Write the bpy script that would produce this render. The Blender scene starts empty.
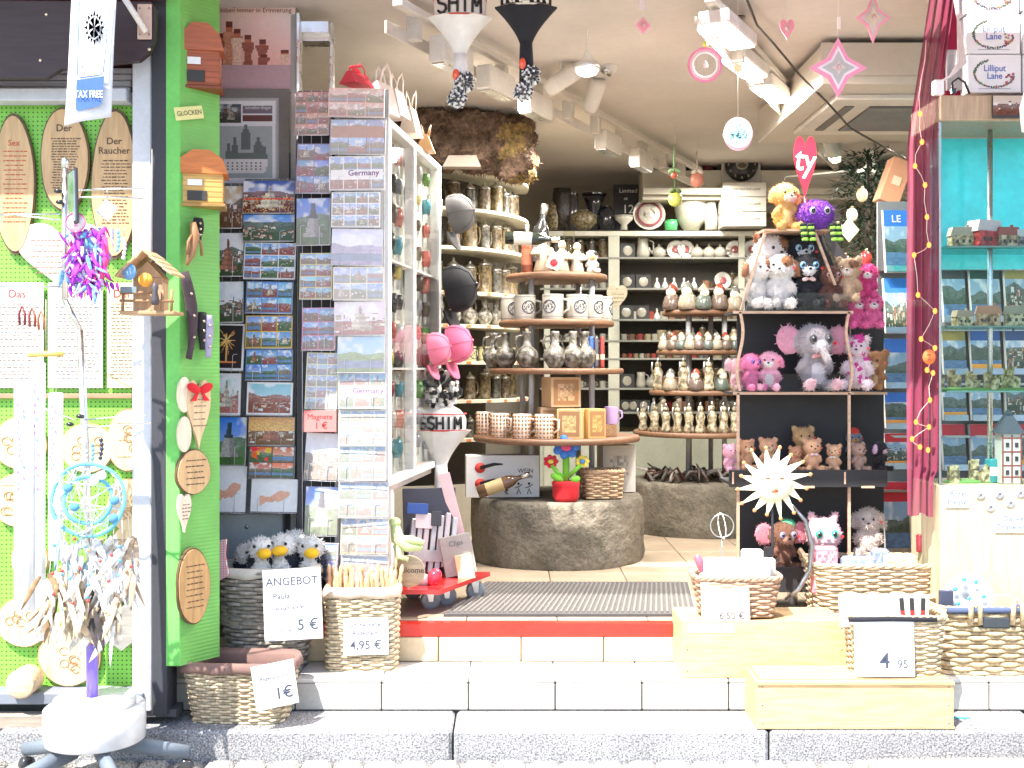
import bpy, math, random
import numpy as np
from mathutils import Vector, Matrix, Euler
R = math.radians
random.seed(7)
rng = np.random.default_rng(11)
sc = bpy.context.scene
C = sc.collection
F = 1150.0; HX = 512.0; HY = 370.0; ZE = 1.55
def W(px, py, D):                       # a point that the photograph shows at px,py and that stands D metres away
    return Vector(((px-HX)*D/F, D, ZE-(py-HY)*D/F))
# ------------------------------------------------------------------ camera, sky, sun, exposure
cd = bpy.data.cameras.new('camera'); cam = bpy.data.objects.new('camera', cd); C.objects.link(cam)
cam.location = (0, 0, ZE); cam.rotation_euler = (R(90), 0, 0)
cd.sensor_width = 36; cd.lens = F/1024*36; cd.shift_y = -14/1024; cd.clip_end = 500; cd.clip_start = .05
sc.camera = cam
wd = bpy.data.worlds.new('World'); sc.world = wd; wd.use_nodes = True
nt = wd.node_tree; nt.nodes.clear()
sky = nt.nodes.new('ShaderNodeTexSky'); sky.sky_type = 'NISHITA'; sky.sun_disc = False
sky.sun_elevation = R(56); sky.sun_rotation = R(215)
bg = nt.nodes.new('ShaderNodeBackground'); bg.inputs['Strength'].default_value = .15
wo = nt.nodes.new('ShaderNodeOutputWorld')
nt.links.new(sky.outputs[0], bg.inputs[0]); nt.links.new(bg.outputs[0], wo.inputs[0])
sd = bpy.data.lights.new('sun', 'SUN'); sun = bpy.data.objects.new('sun', sd); C.objects.link(sun)
sd.energy = 4.9; sd.angle = R(.5); sd.color = (1, .95, .88)
sun.rotation_euler = Vector((math.sin(R(35))*math.cos(R(56)), math.cos(R(35))*math.cos(R(56)), -math.sin(R(56)))).to_track_quat('-Z', 'Y').to_euler()
sun.location = (-3, -3, 8)
sc.view_settings.view_transform = 'Standard'; sc.view_settings.look = 'None'
sc.view_settings.exposure = 1.3; sc.view_settings.gamma = 1
def area(name, loc, sx, sy, power, rot=(0, 0, 0), col=(1, .95, .88)):
    l = bpy.data.lights.new(name, 'AREA'); l.shape = 'RECTANGLE'; l.size = sx; l.size_y = sy; l.energy = power; l.color = col
    o = bpy.data.objects.new(name, l); C.objects.link(o); o.location = loc; o.rotation_euler = rot; return o
# the shop's own lit lamps (fixtures further down), then fill lights added without fixtures
LAMPS = [(.98, 5.2), (1.16, 5.75), (1.42, 6.3), (1.72, 6.95)]
for q, (lx, ly) in enumerate(LAMPS):
    area('lamp_and_fill_light', (lx, ly, 3.045), .12, .4, 28, (0, 0, R(-28)))
area('lamp_and_fill_light', (.45, 7.7, 3.02), .14, .5, 28, (0, 0, R(-25)))  # this and the next three: added interior fill, no lit fixture here
area('lamp_and_fill_light', (-.05, 6.3, 3.02), .14, .5, 31, (0, 0, R(-25)))
area('lamp_and_fill_light', (1.5, 8.8, 3.02), .14, .5, 14, (0, 0, R(-25)))
area('lamp_and_fill_light', (2.6, 7.0, 2.9), .14, .5, 10, (0, 0, R(-25)))
# ------------------------------------------------------------------ materials
_m = {}
def M(kind):
    if kind in _m: return _m[kind]
    m = bpy.data.materials.new(kind); m.use_nodes = True; _m[kind] = m
    n = m.node_tree.nodes; L = m.node_tree.links; b = n['Principled BSDF']; out = n['Material Output']
    at = n.new('ShaderNodeAttribute'); at.attribute_name = 'Col'
    tc = n.new('ShaderNodeTexCoord'); oi = n.new('ShaderNodeObjectInfo')
    off = n.new('ShaderNodeVectorMath'); off.operation = 'ADD'
    cmb = n.new('ShaderNodeCombineXYZ'); mu = n.new('ShaderNodeMath'); mu.operation = 'MULTIPLY'; mu.inputs[1].default_value = 37
    L.new(oi.outputs['Random'], mu.inputs[0]); L.new(mu.outputs[0], cmb.inputs[0]); L.new(mu.outputs[0], cmb.inputs[2])
    L.new(tc.outputs['Object'], off.inputs[0]); L.new(cmb.outputs[0], off.inputs[1])
    def noise(scale, detail=4, stretch=None, rough=.6):
        t = n.new('ShaderNodeTexNoise'); t.inputs['Scale'].default_value = scale; t.inputs['Detail'].default_value = detail; t.inputs['Roughness'].default_value = rough
        if stretch:
            mp = n.new('ShaderNodeMapping'); mp.inputs['Scale'].default_value = stretch; L.new(off.outputs[0], mp.inputs[0]); L.new(mp.outputs[0], t.inputs[0])
        else: L.new(off.outputs[0], t.inputs[0])
        return t.outputs[0]
    def remap(s, a, c, lo=.3, hi=.7):
        r = n.new('ShaderNodeMapRange'); r.inputs[1].default_value = lo; r.inputs[2].default_value = hi; r.inputs[3].default_value = a; r.inputs[4].default_value = c; L.new(s, r.inputs[0]); return r.outputs[0]
    def mult(cs, f):
        x = n.new('ShaderNodeVectorMath'); x.operation = 'SCALE'; L.new(cs, x.inputs[0]); L.new(f, x.inputs['Scale']); return x.outputs[0]
    def bump(h, st, dist=.01):
        u = n.new('ShaderNodeBump'); u.inputs['Strength'].default_value = st; u.inputs['Distance'].default_value = dist; L.new(h, u.inputs['Height']); L.new(u.outputs[0], b.inputs['Normal'])
    def mm(op, x, y):
        t = n.new('ShaderNodeMath'); t.operation = op
        for i, v in enumerate((x, y)):
            if v is None: continue
            if isinstance(v, (int, float)): t.inputs[i].default_value = v
            else: L.new(v, t.inputs[i])
        return t.outputs[0]
    col = at.outputs['Color']; ro = .6
    if kind == 'matte':
        col = mult(mult(col, remap(noise(6), .9, 1.08)), remap(noise(60, 3), .94, 1.05)); bump(noise(90), .15, .003); ro = .7
    elif kind == 'print': ro = .38; col = mult(col, remap(noise(40), .95, 1.05))
    elif kind == 'paper': ro = .6; col = mult(col, remap(noise(9), .95, 1.03)); bump(noise(14, 2), .25, .006)
    elif kind == 'gloss':
        ro = .18; col = mult(col, remap(noise(18), .88, 1.1)); b.inputs['Coat Weight'].default_value = .4
    elif kind == 'ceramic':                       # painted relief stoneware
        ro = .28; v = n.new('ShaderNodeTexVoronoi'); v.inputs['Scale'].default_value = 34; L.new(off.outputs[0], v.inputs[0])
        r_ = n.new('ShaderNodeValToRGB'); e = r_.color_ramp.elements; e[0].position = .38; e[0].color = (.12, .1, .07, 1); e[1].position = .6; e[1].color = (1.25, 1.2, 1.05, 1)
        e2 = r_.color_ramp.elements.new(.5); e2.color = (.75, .62, .38, 1)
        L.new(noise(42, 5), r_.inputs[0])
        mx = n.new('ShaderNodeMix'); mx.data_type = 'RGBA'; mx.blend_type = 'MULTIPLY'; mx.inputs[0].default_value = .9
        L.new(col, mx.inputs[6]); L.new(r_.outputs[0], mx.inputs[7]); col = mx.outputs[2]; bump(noise(60, 4), .7, .008)
    elif kind == 'metal':
        ro = .3; b.inputs['Metallic'].default_value = 1; L.new(remap(noise(20), .2, .45), b.inputs['Roughness'])
    elif kind == 'cloth':
        ro = .95; b.inputs['Sheen Weight'].default_value = .04; col = mult(col, remap(noise(14), .88, 1.06)); bump(noise(400, 2), .4, .002)
    elif kind == 'fur':
        ro = 1; b.inputs['Sheen Weight'].default_value = .1; col = mult(mult(col, remap(noise(220, 3), .86, 1.07)), remap(noise(25), .9, 1.06)); bump(noise(260, 3), .8, .006)
    elif kind == 'wood':
        ro = .5; g = noise(7, 6, (1.2, 9, 9)); col = mult(col, remap(g, .72, 1.15)); bump(g, .2, .002)
    elif kind == 'woodv':
        ro = .55; g = noise(7, 6, (9, 9, .9)); col = mult(col, remap(g, .75, 1.12)); bump(g, .2, .002)
    elif kind == 'wicker':
        ro = .65; col = mult(col, remap(noise(70, 3), .55, 1.2)); bump(noise(150), .5, .003)
    elif kind == 'stone':                         # old weathered trough stone
        ro = .9; col = mult(mult(col, remap(noise(5, 8, None, .7), .55, 1.35)), remap(noise(60, 4), .75, 1.2))
        mo = remap(noise(3, 4), 0, .65, .5, .72); mx = n.new('ShaderNodeMix'); mx.data_type = 'RGBA'; L.new(mo, mx.inputs[0]); L.new(col, mx.inputs[6]); mx.inputs[7].default_value = (.045, .05, .025, 1); col = mx.outputs[2]
        bump(noise(16, 8), .9, .03)
    elif kind == 'granite':
        ro = .85; v = n.new('ShaderNodeTexVoronoi'); v.inputs['Scale'].default_value = 130; L.new(off.outputs[0], v.inputs[0])
        col = mult(mult(col, remap(noise(140, 2), .35, 1.5, .35, .65)), remap(noise(4, 5), .75, 1.15)); bump(noise(110, 3), .8, .006)
    elif kind == 'tile':
        ro = .4; col = mult(mult(col, remap(noise(3.5, 7, None, .7), .74, 1.08)), remap(noise(50, 3), .92, 1.05)); bump(noise(30), .12, .003)
    elif kind == 'plaster': ro = .9; col = mult(mult(col, remap(noise(1.3, 5), .88, 1.06)), remap(noise(25, 4), .96, 1.03)); bump(noise(70, 4), .2, .004)
    elif kind == 'pegboard':
        ro = .5; s = n.new('ShaderNodeSeparateXYZ'); L.new(tc.outputs['Object'], s.inputs[0])
        fx = mm('SUBTRACT', mm('FRACT', mm('MULTIPLY', s.outputs[0], 56), None), .5); fz = mm('SUBTRACT', mm('FRACT', mm('MULTIPLY', s.outputs[2], 56), None), .5)
        d = mm('ADD', mm('MULTIPLY', fx, fx), mm('MULTIPLY', fz, fz)); k = mm('GREATER_THAN', d, .035)
        k2 = mm('ADD', mm('MULTIPLY', k, .85), .15); col = mult(mult(col, k2), remap(noise(3), .88, 1.08))
    elif kind == 'corrugated':
        ro = .55; s = n.new('ShaderNodeSeparateXYZ'); L.new(tc.outputs['Object'], s.inputs[0])
        w = mm('SINE', mm('MULTIPLY', s.outputs[2], 420), None); bump(w, .14, .002); col = mult(mult(col, remap(noise(5), .82, 1.1)), remap(noise(1.4), .85, 1.1))
    elif kind == 'gingham':
        s = n.new('ShaderNodeSeparateXYZ'); L.new(tc.outputs['Object'], s.inputs[0])
        a1 = mm('GREATER_THAN', mm('SINE', mm('MULTIPLY', s.outputs[0], 900), None), 0); a2 = mm('GREATER_THAN', mm('SINE', mm('MULTIPLY', s.outputs[2], 900), None), 0)
        mx = n.new('ShaderNodeMix'); mx.data_type = 'RGBA'; L.new(mm('MULTIPLY', mm('ADD', a1, a2), .5), mx.inputs[0]); mx.inputs[6].default_value = (.8, .75, .75, 1); L.new(col, mx.inputs[7]); col = mx.outputs[2]; ro = .9
    elif kind == 'shaggy':
        ro = 1; col = mult(mult(col, remap(noise(26, 6), .35, 1.5)), remap(noise(5), .7, 1.2)); bump(noise(45, 6), 1, .03)
    elif kind == 'sheer':                         # thin curtain cloth that lets some light through
        tr = n.new('ShaderNodeBsdfTransparent'); mx = n.new('ShaderNodeMixShader'); mx.inputs[0].default_value = .86
        b.inputs['Roughness'].default_value = .8; c2 = mult(col, remap(noise(5, 3, (14, 14, .8)), .7, 1.15)); L.new(c2, b.inputs['Base Color']); b.inputs['Sheen Weight'].default_value = .4
        L.new(tr.outputs[0], mx.inputs[1]); L.new(b.outputs[0], mx.inputs[2]); L.new(mx.outputs[0], out.inputs[0]); return m
    elif kind in ('glass', 'clear'):
        tr = n.new('ShaderNodeBsdfTransparent'); gl = n.new('ShaderNodeBsdfGlossy'); gl.inputs['Roughness'].default_value = .03
        fr = n.new('ShaderNodeFresnel'); fr.inputs[0].default_value = 1.45; mx = n.new('ShaderNodeMixShader'); L.new(col, tr.inputs[0])
        L.new(mm('MULTIPLY', fr.outputs[0], .28 if kind == 'glass' else .4), mx.inputs[0]); L.new(tr.outputs[0], mx.inputs[1]); L.new(gl.outputs[0], mx.inputs[2]); L.new(mx.outputs[0], out.inputs[0]); return m
    elif kind == 'emit':
        e = n.new('ShaderNodeEmission'); e.inputs[1].default_value = 1; L.new(col, e.inputs[0]); L.new(e.outputs[0], out.inputs[0]); return m
    b.inputs['Roughness'].default_value = ro if kind != 'metal' else .3
    L.new(col, b.inputs['Base Color'])
    return m
# ------------------------------------------------------------------ mesh builder
_txt = {}
def text_geo(s, bold=False):
    key = (s, bold)
    if key in _txt: return _txt[key]
    cu = bpy.data.curves.new('t', 'FONT'); cu.body = s; cu.size = 1; cu.align_x = 'CENTER'; cu.resolution_u = 3; cu.offset = .008 if bold else 0
    o = bpy.data.objects.new('t', cu); me = o.to_mesh()
    g = ([tuple(v.co) for v in me.vertices], [tuple(p.vertices) for p in me.polygons])
    o.to_mesh_clear(); bpy.data.objects.remove(o); bpy.data.curves.remove(cu)
    _txt[key] = g; return g
class MB:
    def __init__(s, kind='matte', col=(.5, .5, .5)):
        s.v = []; s.f = []; s.fk = []; s.fc = []; s.sm = []; s.k = kind; s.c = col; s.M = Matrix(); s.smooth = False
    def at(s, x=0, y=0, z=0, rx=0, ry=0, rz=0, sc=1):
        s.M = Matrix.Translation((x, y, z)) @ Euler((R(rx), R(ry), R(rz))).to_matrix().to_4x4() @ Matrix.Scale(sc, 4); return s
    def col(s, r, g=None, b=None): s.c = (r, g, b) if g is not None else r; return s
    def add(s, vs, fs, smooth=None, cols=None):
        o = len(s.v); Mx = s.M
        s.v += [tuple(Mx @ Vector(p)) for p in vs]
        for i, f in enumerate(fs):
            s.f.append(tuple(a+o for a in f)); s.fk.append(s.k); s.fc.append(cols[i] if cols is not None else s.c); s.sm.append(s.smooth if smooth is None else smooth)
        return s
    def box(s, x, y, z, sx, sy, sz, bev=0):        # x,y,z = centre
        a, b, c = sx/2, sy/2, sz/2
        if not bev:
            vs = [(x+i*a, y+j*b, z+k*c) for i in (-1, 1) for j in (-1, 1) for k in (-1, 1)]
            return s.add(vs, [(0, 1, 3, 2), (4, 6, 7, 5), (0, 4, 5, 1), (2, 3, 7, 6), (0, 2, 6, 4), (1, 5, 7, 3)], False)
        e = min(bev, a*.9, b*.9, c*.9); vs = []; idx = {}
        for i in (-1, 1):
            for j in (-1, 1):
                for k in (-1, 1):
                    for ax, p in enumerate(((x+i*a, y+j*(b-e), z+k*(c-e)), (x+i*(a-e), y+j*b, z+k*(c-e)), (x+i*(a-e), y+j*(b-e), z+k*c))):
                        idx[i, j, k, ax] = len(vs); vs.append(p)
        I = lambda i, j, k, ax: idx[i, j, k, ax]; fs = []
        for q in (-1, 1):
            fs.append([I(q, -1, -1, 0), I(q, 1, -1, 0), I(q, 1, 1, 0), I(q, -1, 1, 0)][::q]); fs.append([I(-1, q, -1, 1), I(-1, q, 1, 1), I(1, q, 1, 1), I(1, q, -1, 1)][::q]); fs.append([I(-1, -1, q, 2), I(1, -1, q, 2), I(1, 1, q, 2), I(-1, 1, q, 2)][::q])
            for p in (-1, 1):
                fs.append([I(q, p, -1, 0), I(q, p, 1, 0), I(q, p, 1, 1), I(q, p, -1, 1)][::-q*p]); fs.append([I(q, -1, p, 0), I(q, 1, p, 0), I(q, 1, p, 2), I(q, -1, p, 2)][::q*p]); fs.append([I(-1, q, p, 1), I(1, q, p, 1), I(1, q, p, 2), I(-1, q, p, 2)][::-q*p])
                for t in (-1, 1): fs.append([I(q, p, t, 0), I(q, p, t, 1), I(q, p, t, 2)][::q*p*t])
        return s.add(vs, [tuple(f) for f in fs], False)
    def lathe(s, prof, x=0, y=0, z=0, n=16, sx=1, sy=1, cols=None, cap=True):
        vs = []; fs = []; cl = []
        for (r, h) in prof:
            for i in range(n):
                t = 2*math.pi*i/n; vs.append((x+r*sx*math.cos(t), y+r*sy*math.sin(t), z+h))
        for j in range(len(prof)-1):
            for i in range(n):
                fs.append((j*n+i, j*n+(i+1) % n, (j+1)*n+(i+1) % n, (j+1)*n+i)); cl.append(cols[j] if cols else s.c)
        if cap:
            fs.append(tuple(range(n))[::-1]); cl.append(cols[0] if cols else s.c); fs.append(tuple((len(prof)-1)*n+i for i in range(n))); cl.append(cols[-1] if cols else s.c)
        return s.add(vs, fs, True, cl)
    def ell(s, c, r, rot=(0, 0, 0), n=12, m=8):
        rm = Euler(rot).to_matrix(); vs = []; fs = []; c = Vector(c); r = (r, r, r) if isinstance(r, (int, float)) else r
        for j in range(m+1):
            p = math.pi*j/m
            for i in range(n):
                t = 2*math.pi*i/n; vs.append(tuple(c + rm @ Vector((r[0]*math.sin(p)*math.cos(t), r[1]*math.sin(p)*math.sin(t), -r[2]*math.cos(p)))))
        for j in range(m):
            for i in range(n): fs.append((j*n+i, j*n+(i+1) % n, (j+1)*n+(i+1) % n, (j+1)*n+i))
        return s.add(vs, fs, True)
    def tube(s, pts, r, n=6, closed=False, cols=None, flat=1):
        pts = [Vector(p) for p in pts]; N = len(pts); rr = r if isinstance(r, (list, tuple)) else [r]*N; vs = []; fs = []; cl = []; prev = None
        for i, p in enumerate(pts):
            if closed: t = pts[(i+1) % N]-pts[i-1]
            else: t = pts[min(i+1, N-1)]-pts[max(i-1, 0)]
            t = t.normalized() if t.length > 1e-9 else Vector((0, 0, 1))
            ref = prev if prev is not None else (Vector((0, 0, 1)) if abs(t.z) < .9 else Vector((1, 0, 0)))
            u = (ref - t*ref.dot(t)); u = u.normalized() if u.length > 1e-6 else t.orthogonal().normalized(); w = t.cross(u); prev = u
            for k in range(n):
                a = 2*math.pi*(k+.5)/n; vs.append(tuple(p + u*math.cos(a)*rr[i] + w*math.sin(a)*rr[i]*flat))
        M_ = N if closed else N-1
        for i in range(M_):
            for k in range(n):
                j = (i+1) % N; fs.append((i*n+k, i*n+(k+1) % n, j*n+(k+1) % n, j*n+k)); cl.append(cols[i] if cols else s.c)
        if not closed: fs += [tuple(range(n))[::-1], tuple((N-1)*n+k for k in range(n))]; cl += [s.c, s.c]
        return s.add(vs, fs, True, cl)
    def prism(s, pts, t, y=0):                     # outline in the x-z plane, thickness t along y (front at y - t/2)
        n = len(pts); vs = [(p[0], y-t/2, p[1]) for p in pts]+[(p[0], y+t/2, p[1]) for p in pts]
        fs = [tuple(range(n)), tuple(range(2*n-1, n-1, -1))]+[((i+1) % n, i, i+n, (i+1) % n+n) for i in range(n)]
        ar = sum(pts[i][0]*pts[(i+1) % n][1]-pts[(i+1) % n][0]*pts[i][1] for i in range(n))
        if ar < 0: fs = [f[::-1] for f in fs]
        return s.add(vs, fs, False)
    def slab(s, pts, t, z=0):                      # outline in the x-y plane, thickness t along z (bottom at z)
        n = len(pts); vs = [(p[0], p[1], z) for p in pts]+[(p[0], p[1], z+t) for p in pts]
        return s.add(vs, [tuple(range(n))[::-1], tuple(range(n, 2*n))]+[(i, (i+1) % n, (i+1) % n+n, i+n) for i in range(n)], False)
    def pic(s, A, w, h, x=0, y=0, z=0, bend=0):     # printed picture, array rows top-down, centred in x, bottom at z, facing -y
        H, Wd = A.shape[:2]; vs = []
        for j in range(H+1):
            for i in range(Wd+1):
                u = i/Wd-.5; vs.append((x+u*w, y+bend*(4*u*u-1), z+h*(1-j/H)))
        fs = []; cl = []
        for j in range(H):
            for i in range(Wd):
                a = j*(Wd+1)+i; fs.append((a+Wd+1, a+Wd+2, a+1, a)); cl.append(tuple(A[j, i]))
        return s.add(vs, fs, False, cl)
    def text(s, t, size, x=0, y=0, z=0, bold=False, sx=1):   # stands in the x-z plane facing -y
        V, Fs = text_geo(t, bold); return s.add([(x+a*size*sx, y, z+b*size) for a, b, _ in V], Fs, False)
    def build(s, name, parent=None):
        me = bpy.data.meshes.new(name); me.from_pydata(s.v, [], s.f)
        ks = []
        for k in s.fk:
            if k not in ks: ks.append(k)
        for k in ks: me.materials.append(M(k))
        me.polygons.foreach_set('material_index', [ks.index(k) for k in s.fk]); me.polygons.foreach_set('use_smooth', s.sm)
        ca = me.color_attributes.new('Col', 'FLOAT_COLOR', 'CORNER')
        n = np.array([len(f) for f in s.f]); cc = np.ones((len(s.f), 4), dtype=np.float32); cc[:, :3] = np.array(s.fc, dtype=np.float32)
        ca.data.foreach_set('color', np.repeat(cc, n, axis=0).ravel())
        me.update()
        o = bpy.data.objects.new(name, me); C.objects.link(o)
        if parent is not None: o.parent = parent
        return o
def tag(o, label, cat, group=None):
    o['label'] = label; o['category'] = cat
    if group: o['group'] = group
    return o
def thing(name, label, cat, loc=(0, 0, 0), rz=0, group=None, sc_=1, rot=None):
    o = bpy.data.objects.new(name, None); C.objects.link(o); o.location = loc; o.rotation_euler = rot or (0, 0, R(rz)); o.scale = (sc_,)*3; o.empty_display_size = .05
    return tag(o, label, cat, group)
def place(o, loc, rz=0, sc_=1): o.location = loc; o.rotation_euler = (0, 0, R(rz)); o.scale = (sc_,)*3; return o
def dup(root, loc, rz=0, label=None, group=None, sc_=1, rot=None):
    def cp(o, par):
        c = o.copy(); C.objects.link(c)
        if par is not None: c.parent = par
        for ch in o.children: cp(ch, c)
        return c
    r = cp(root, None); r.location = loc; r.rotation_euler = rot or (0, 0, R(rz)); r.scale = (sc_,)*3 if isinstance(sc_, (int, float)) else sc_
    if label: r['label'] = label
    if group: r['group'] = group
    return r
def struct(name, mb): o = mb.build(name); o['kind'] = 'structure'; return o
ORD = ['first', 'second', 'third', 'fourth', 'fifth', 'sixth', 'seventh', 'eighth', 'ninth', 'tenth', 'eleventh', 'twelfth', 'thirteenth', 'fourteenth', 'fifteenth', 'sixteenth', 'seventeenth', 'eighteenth', 'nineteenth', 'twentieth']
# ------------------------------------------------------------------ printed pictures (numpy arrays, linear colour)
def lin(r, g, b): return np.array([((c/255) ** 2.2) for c in (r, g, b)])
def fill(h, w, c): A = np.zeros((h, w, 3)); A[:] = c; return A
def snoise(h, w, n, g):                         # smooth random field
    a = g.random((n+2, n+2)); y = np.linspace(0, n, h)[:, None]; x = np.linspace(0, n, w)[None]; yi = y.astype(int); xi = x.astype(int); fy = y-yi; fx = x-xi
    fy = fy*fy*(3-2*fy); fx = fx*fx*(3-2*fx)
    return (a[yi, xi]*(1-fy)*(1-fx)+a[yi+1, xi]*fy*(1-fx)+a[yi, xi+1]*(1-fy)*fx+a[yi+1, xi+1]*fy*fx)
def view(h, w, sky_c=(110, 160, 220), land=(70, 110, 50), kind='town', seed=None):
    g = np.random.default_rng(seed if seed is not None else rng.integers(1e9)); A = fill(h, w, lin(*sky_c)); v = (np.arange(h)/max(1, h-1))[:, None, None]
    A = A*(1-v*.5)+np.array([.75, .78, .8])*v*.5
    cl = np.clip((snoise(h, w, 4, g)*.6+snoise(h, w, 8, g)*.4-.5)*3.5, 0, .8)[..., None]; A = A*(1-cl)+.82*cl
    ln = lin(*land)*np.array([1, .85, 1.0]); hz = h*(.34+.22*g.random())
    for q, (dk, hf) in enumerate(((1.0, 0), (.75, .12), (.5, .28))):
        tp = hz+h*hf+h*.16*(snoise(1, w, 3+q, g)[0]-.5); c = ln*(1-.45*(1-q*.5))+np.array([.16, .19, .2])*(.45*(1-q*.5)); tx = .45+1.1*(snoise(h, w, 9, g)*.5+.5*g.random((h, w)))
        for i in range(w): t = max(0, int(tp[i])); A[t:, i] = c*tx[t:, i, None]*(1.2-.2*q)
    if kind in ('town', 'tower'):
        for _ in range(max(4, w*h//45)):
            x, y0, bw, bh = g.integers(0, w), min(h-1, int(h*(.5+.45*g.random()))), g.integers(1, max(2, w//9)+1), g.integers(1, max(2, h//8)+1)
            c = [lin(225, 215, 190), lin(200, 180, 150), lin(150, 120, 95), lin(235, 235, 230), lin(170, 150, 130)][g.integers(5)]*(.6+.4*g.random()); A[max(0, y0-bh):y0, x:x+bw] = c; A[max(0, y0-bh-1):max(0, y0-bh), x:x+bw] = lin(130, 60, 45)*(.6+.7*g.random())
            if bw > 2 and bh > 1: A[y0-1, min(x+1, w-1)] = lin(60, 60, 70)
    if kind == 'river':
        a, b = int(h*.7), int(h*.92); A[a:b] = lin(95, 125, 160)*(.7+.6*snoise(b-a, w, 7, g)[..., None])
    if kind == 'tower':
        x = w/2+w*.1*(g.random()-.5); c = [lin(205, 195, 175), lin(120, 125, 120), lin(165, 110, 85)][g.integers(3)]
        for j in range(int(h*.14), int(h*.86)):
            u = (j/h-.14)/.72; ww = w*(.015+.05*u+.05*(u > .3)+.06*(u > .62)+.08*(u > .85)); cc = c*(.55+.2*((j//2) % 2)) if u < .3 else c*(.8+.3*((j//3) % 2))
            a, b = max(0, int(x-ww)), min(w, int(x+ww)+1); A[j, a:b] = cc*(.75+.5*g.random((b-a, 1))); A[j, min(w-1, int(x)):b] *= .72
    if kind == 'flower':
        for _ in range(9):
            x, y, r = g.integers(0, w), g.integers(0, h), g.integers(1, max(2, h//5)+1); A[max(0, y-r):y+r, max(0, x-r):x+r] = [lin(235, 90, 20), lin(240, 190, 40), lin(220, 30, 40)][g.integers(3)]*(.6+.6*g.random())
    return np.clip(A, 0, .9)
def multi(h, w, rows, cols, border=(240, 240, 240), sky_c=(110, 160, 220), wash=0, title=None, kinds=('town', 'river', 'tower')):
    A = fill(h, w, lin(*border))
    for r in range(rows):
        for c in range(cols):
            y0, y1 = int(r*h/rows)+1, int((r+1)*h/rows); x0, x1 = int(c*w/cols)+1, int((c+1)*w/cols)
            if c == cols-1: x1 = w-1
            if r == rows-1: y1 = h-1
            sk = tuple(np.clip(np.array(sky_c)+rng.integers(-14, 14, 3)+rng.integers(-25, 25), 0, 255)); A[y0:y1, x0:x1] = view(y1-y0, x1-x0, sk, [(70, 110, 50), (120, 110, 70), (150, 80, 60)][rng.integers(3)], kinds[rng.integers(len(kinds))])
    if title is not None: y0, y1, c = title; A[int(y0*h):int(y1*h), 2:w-2] = lin(*c)
    return A*(1-wash)+wash*.8
def hand(h, w):
    A = fill(h, w, lin(238, 238, 240)); s = lin(225, 165, 135)
    for j in range(h):
        for i in range(w):
            u, v = i/w-.5, j/h-.55
            if abs(v+u*.35) < .11+.05*math.sin(u*14) and abs(u) < .33: A[j, i] = s*(.85+.25*rng.random())
            if (u+.1)**2*6+(v-.08)**2*20 < .09: A[j, i] = s*(.8+.2*rng.random())
    return A
def firework(h, w):
    A = fill(h, w, lin(235, 235, 235)); A[2:-2, 2:-2] = lin(30, 18, 14)
    for _ in range(26):
        a = rng.random()*6.28; l = rng.random()*h*.33
        for t in np.linspace(0, 1, 12):
            y, x = int(h*.35+math.sin(a)*l*t), int(w/2+math.cos(a)*l*t*.8)
            if 2 < y < h-3 and 2 < x < w-3: A[y, x] = lin(250, 210-60*t, 130-60*t)
    for y in range(int(h*.35), int(h*.85)): A[y, w//2-1:w//2+1] = lin(230, 160, 90)
    A[int(h*.82):int(h*.86), w//5:4*w//5] = lin(220, 130, 70); return A
def night(h, w):
    A = view(h, w, (40, 70, 150), (110, 30, 20), 'tower'); A[int(h*.55):int(h*.6)] = lin(210, 50, 30)
    for _ in range(w*h//14): A[rng.integers(h//2, h), rng.integers(0, w)] = lin(250, 190, 90)
    return A
# ================================================================== the setting
ZG = .04; ZK = .15; ZT = .274; ZF = .446      # street, kerb top, tread, shop floor
def ray_plane(px, py, P, th):                  # where the line of sight meets a vertical board through P whose face is turned by th degrees
    n = Vector((math.sin(R(th)), -math.cos(R(th)), 0)); d = Vector(((px-HX)/F, 1, -(py-HY)/F)); o = Vector((0, 0, ZE))
    t = (Vector(P)-o).dot(n)/d.dot(n); return o+d*t
mb = MB('granite', (.3, .29, .27)); mb.box(0, 20, ZG-.07, 400, 420, .1); struct('ground', mb)
# cobbled street right in front of the kerb, one sheet of domed setts
mb = MB('granite', (.42, .4, .37))
for j in range(18):
    for i in range(46):
        x = -2.75+i*.125+(.06 if j % 2 else 0)+random.uniform(-.006, .006); y = 4.41-j*.115; c = random.uniform(.85, 1.12)
        mb.col(.42*c, .4*c, .37*c); mb.box(x, y, ZG-.045, .112+random.uniform(-.006, .006), .104, .09+random.uniform(-.006, .006), .016)
struct('cobblestones', mb)
# kerb of big granite blocks
mb = MB('granite', (.34, .34, .345)); xs = [-4.2, -3.1, -2.0, -.23, 1.0, 2.1, 3.2, 4.3]
for a, b in zip(xs, xs[1:]): 
    c = random.uniform(.93, 1.05); mb.col(.34*c, .34*c, .35*c); mb.box((a+b)/2, 4.6, ZK/2-.04, b-a-.008, .27, ZK+.08, .012)
struct('kerb', mb)
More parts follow.
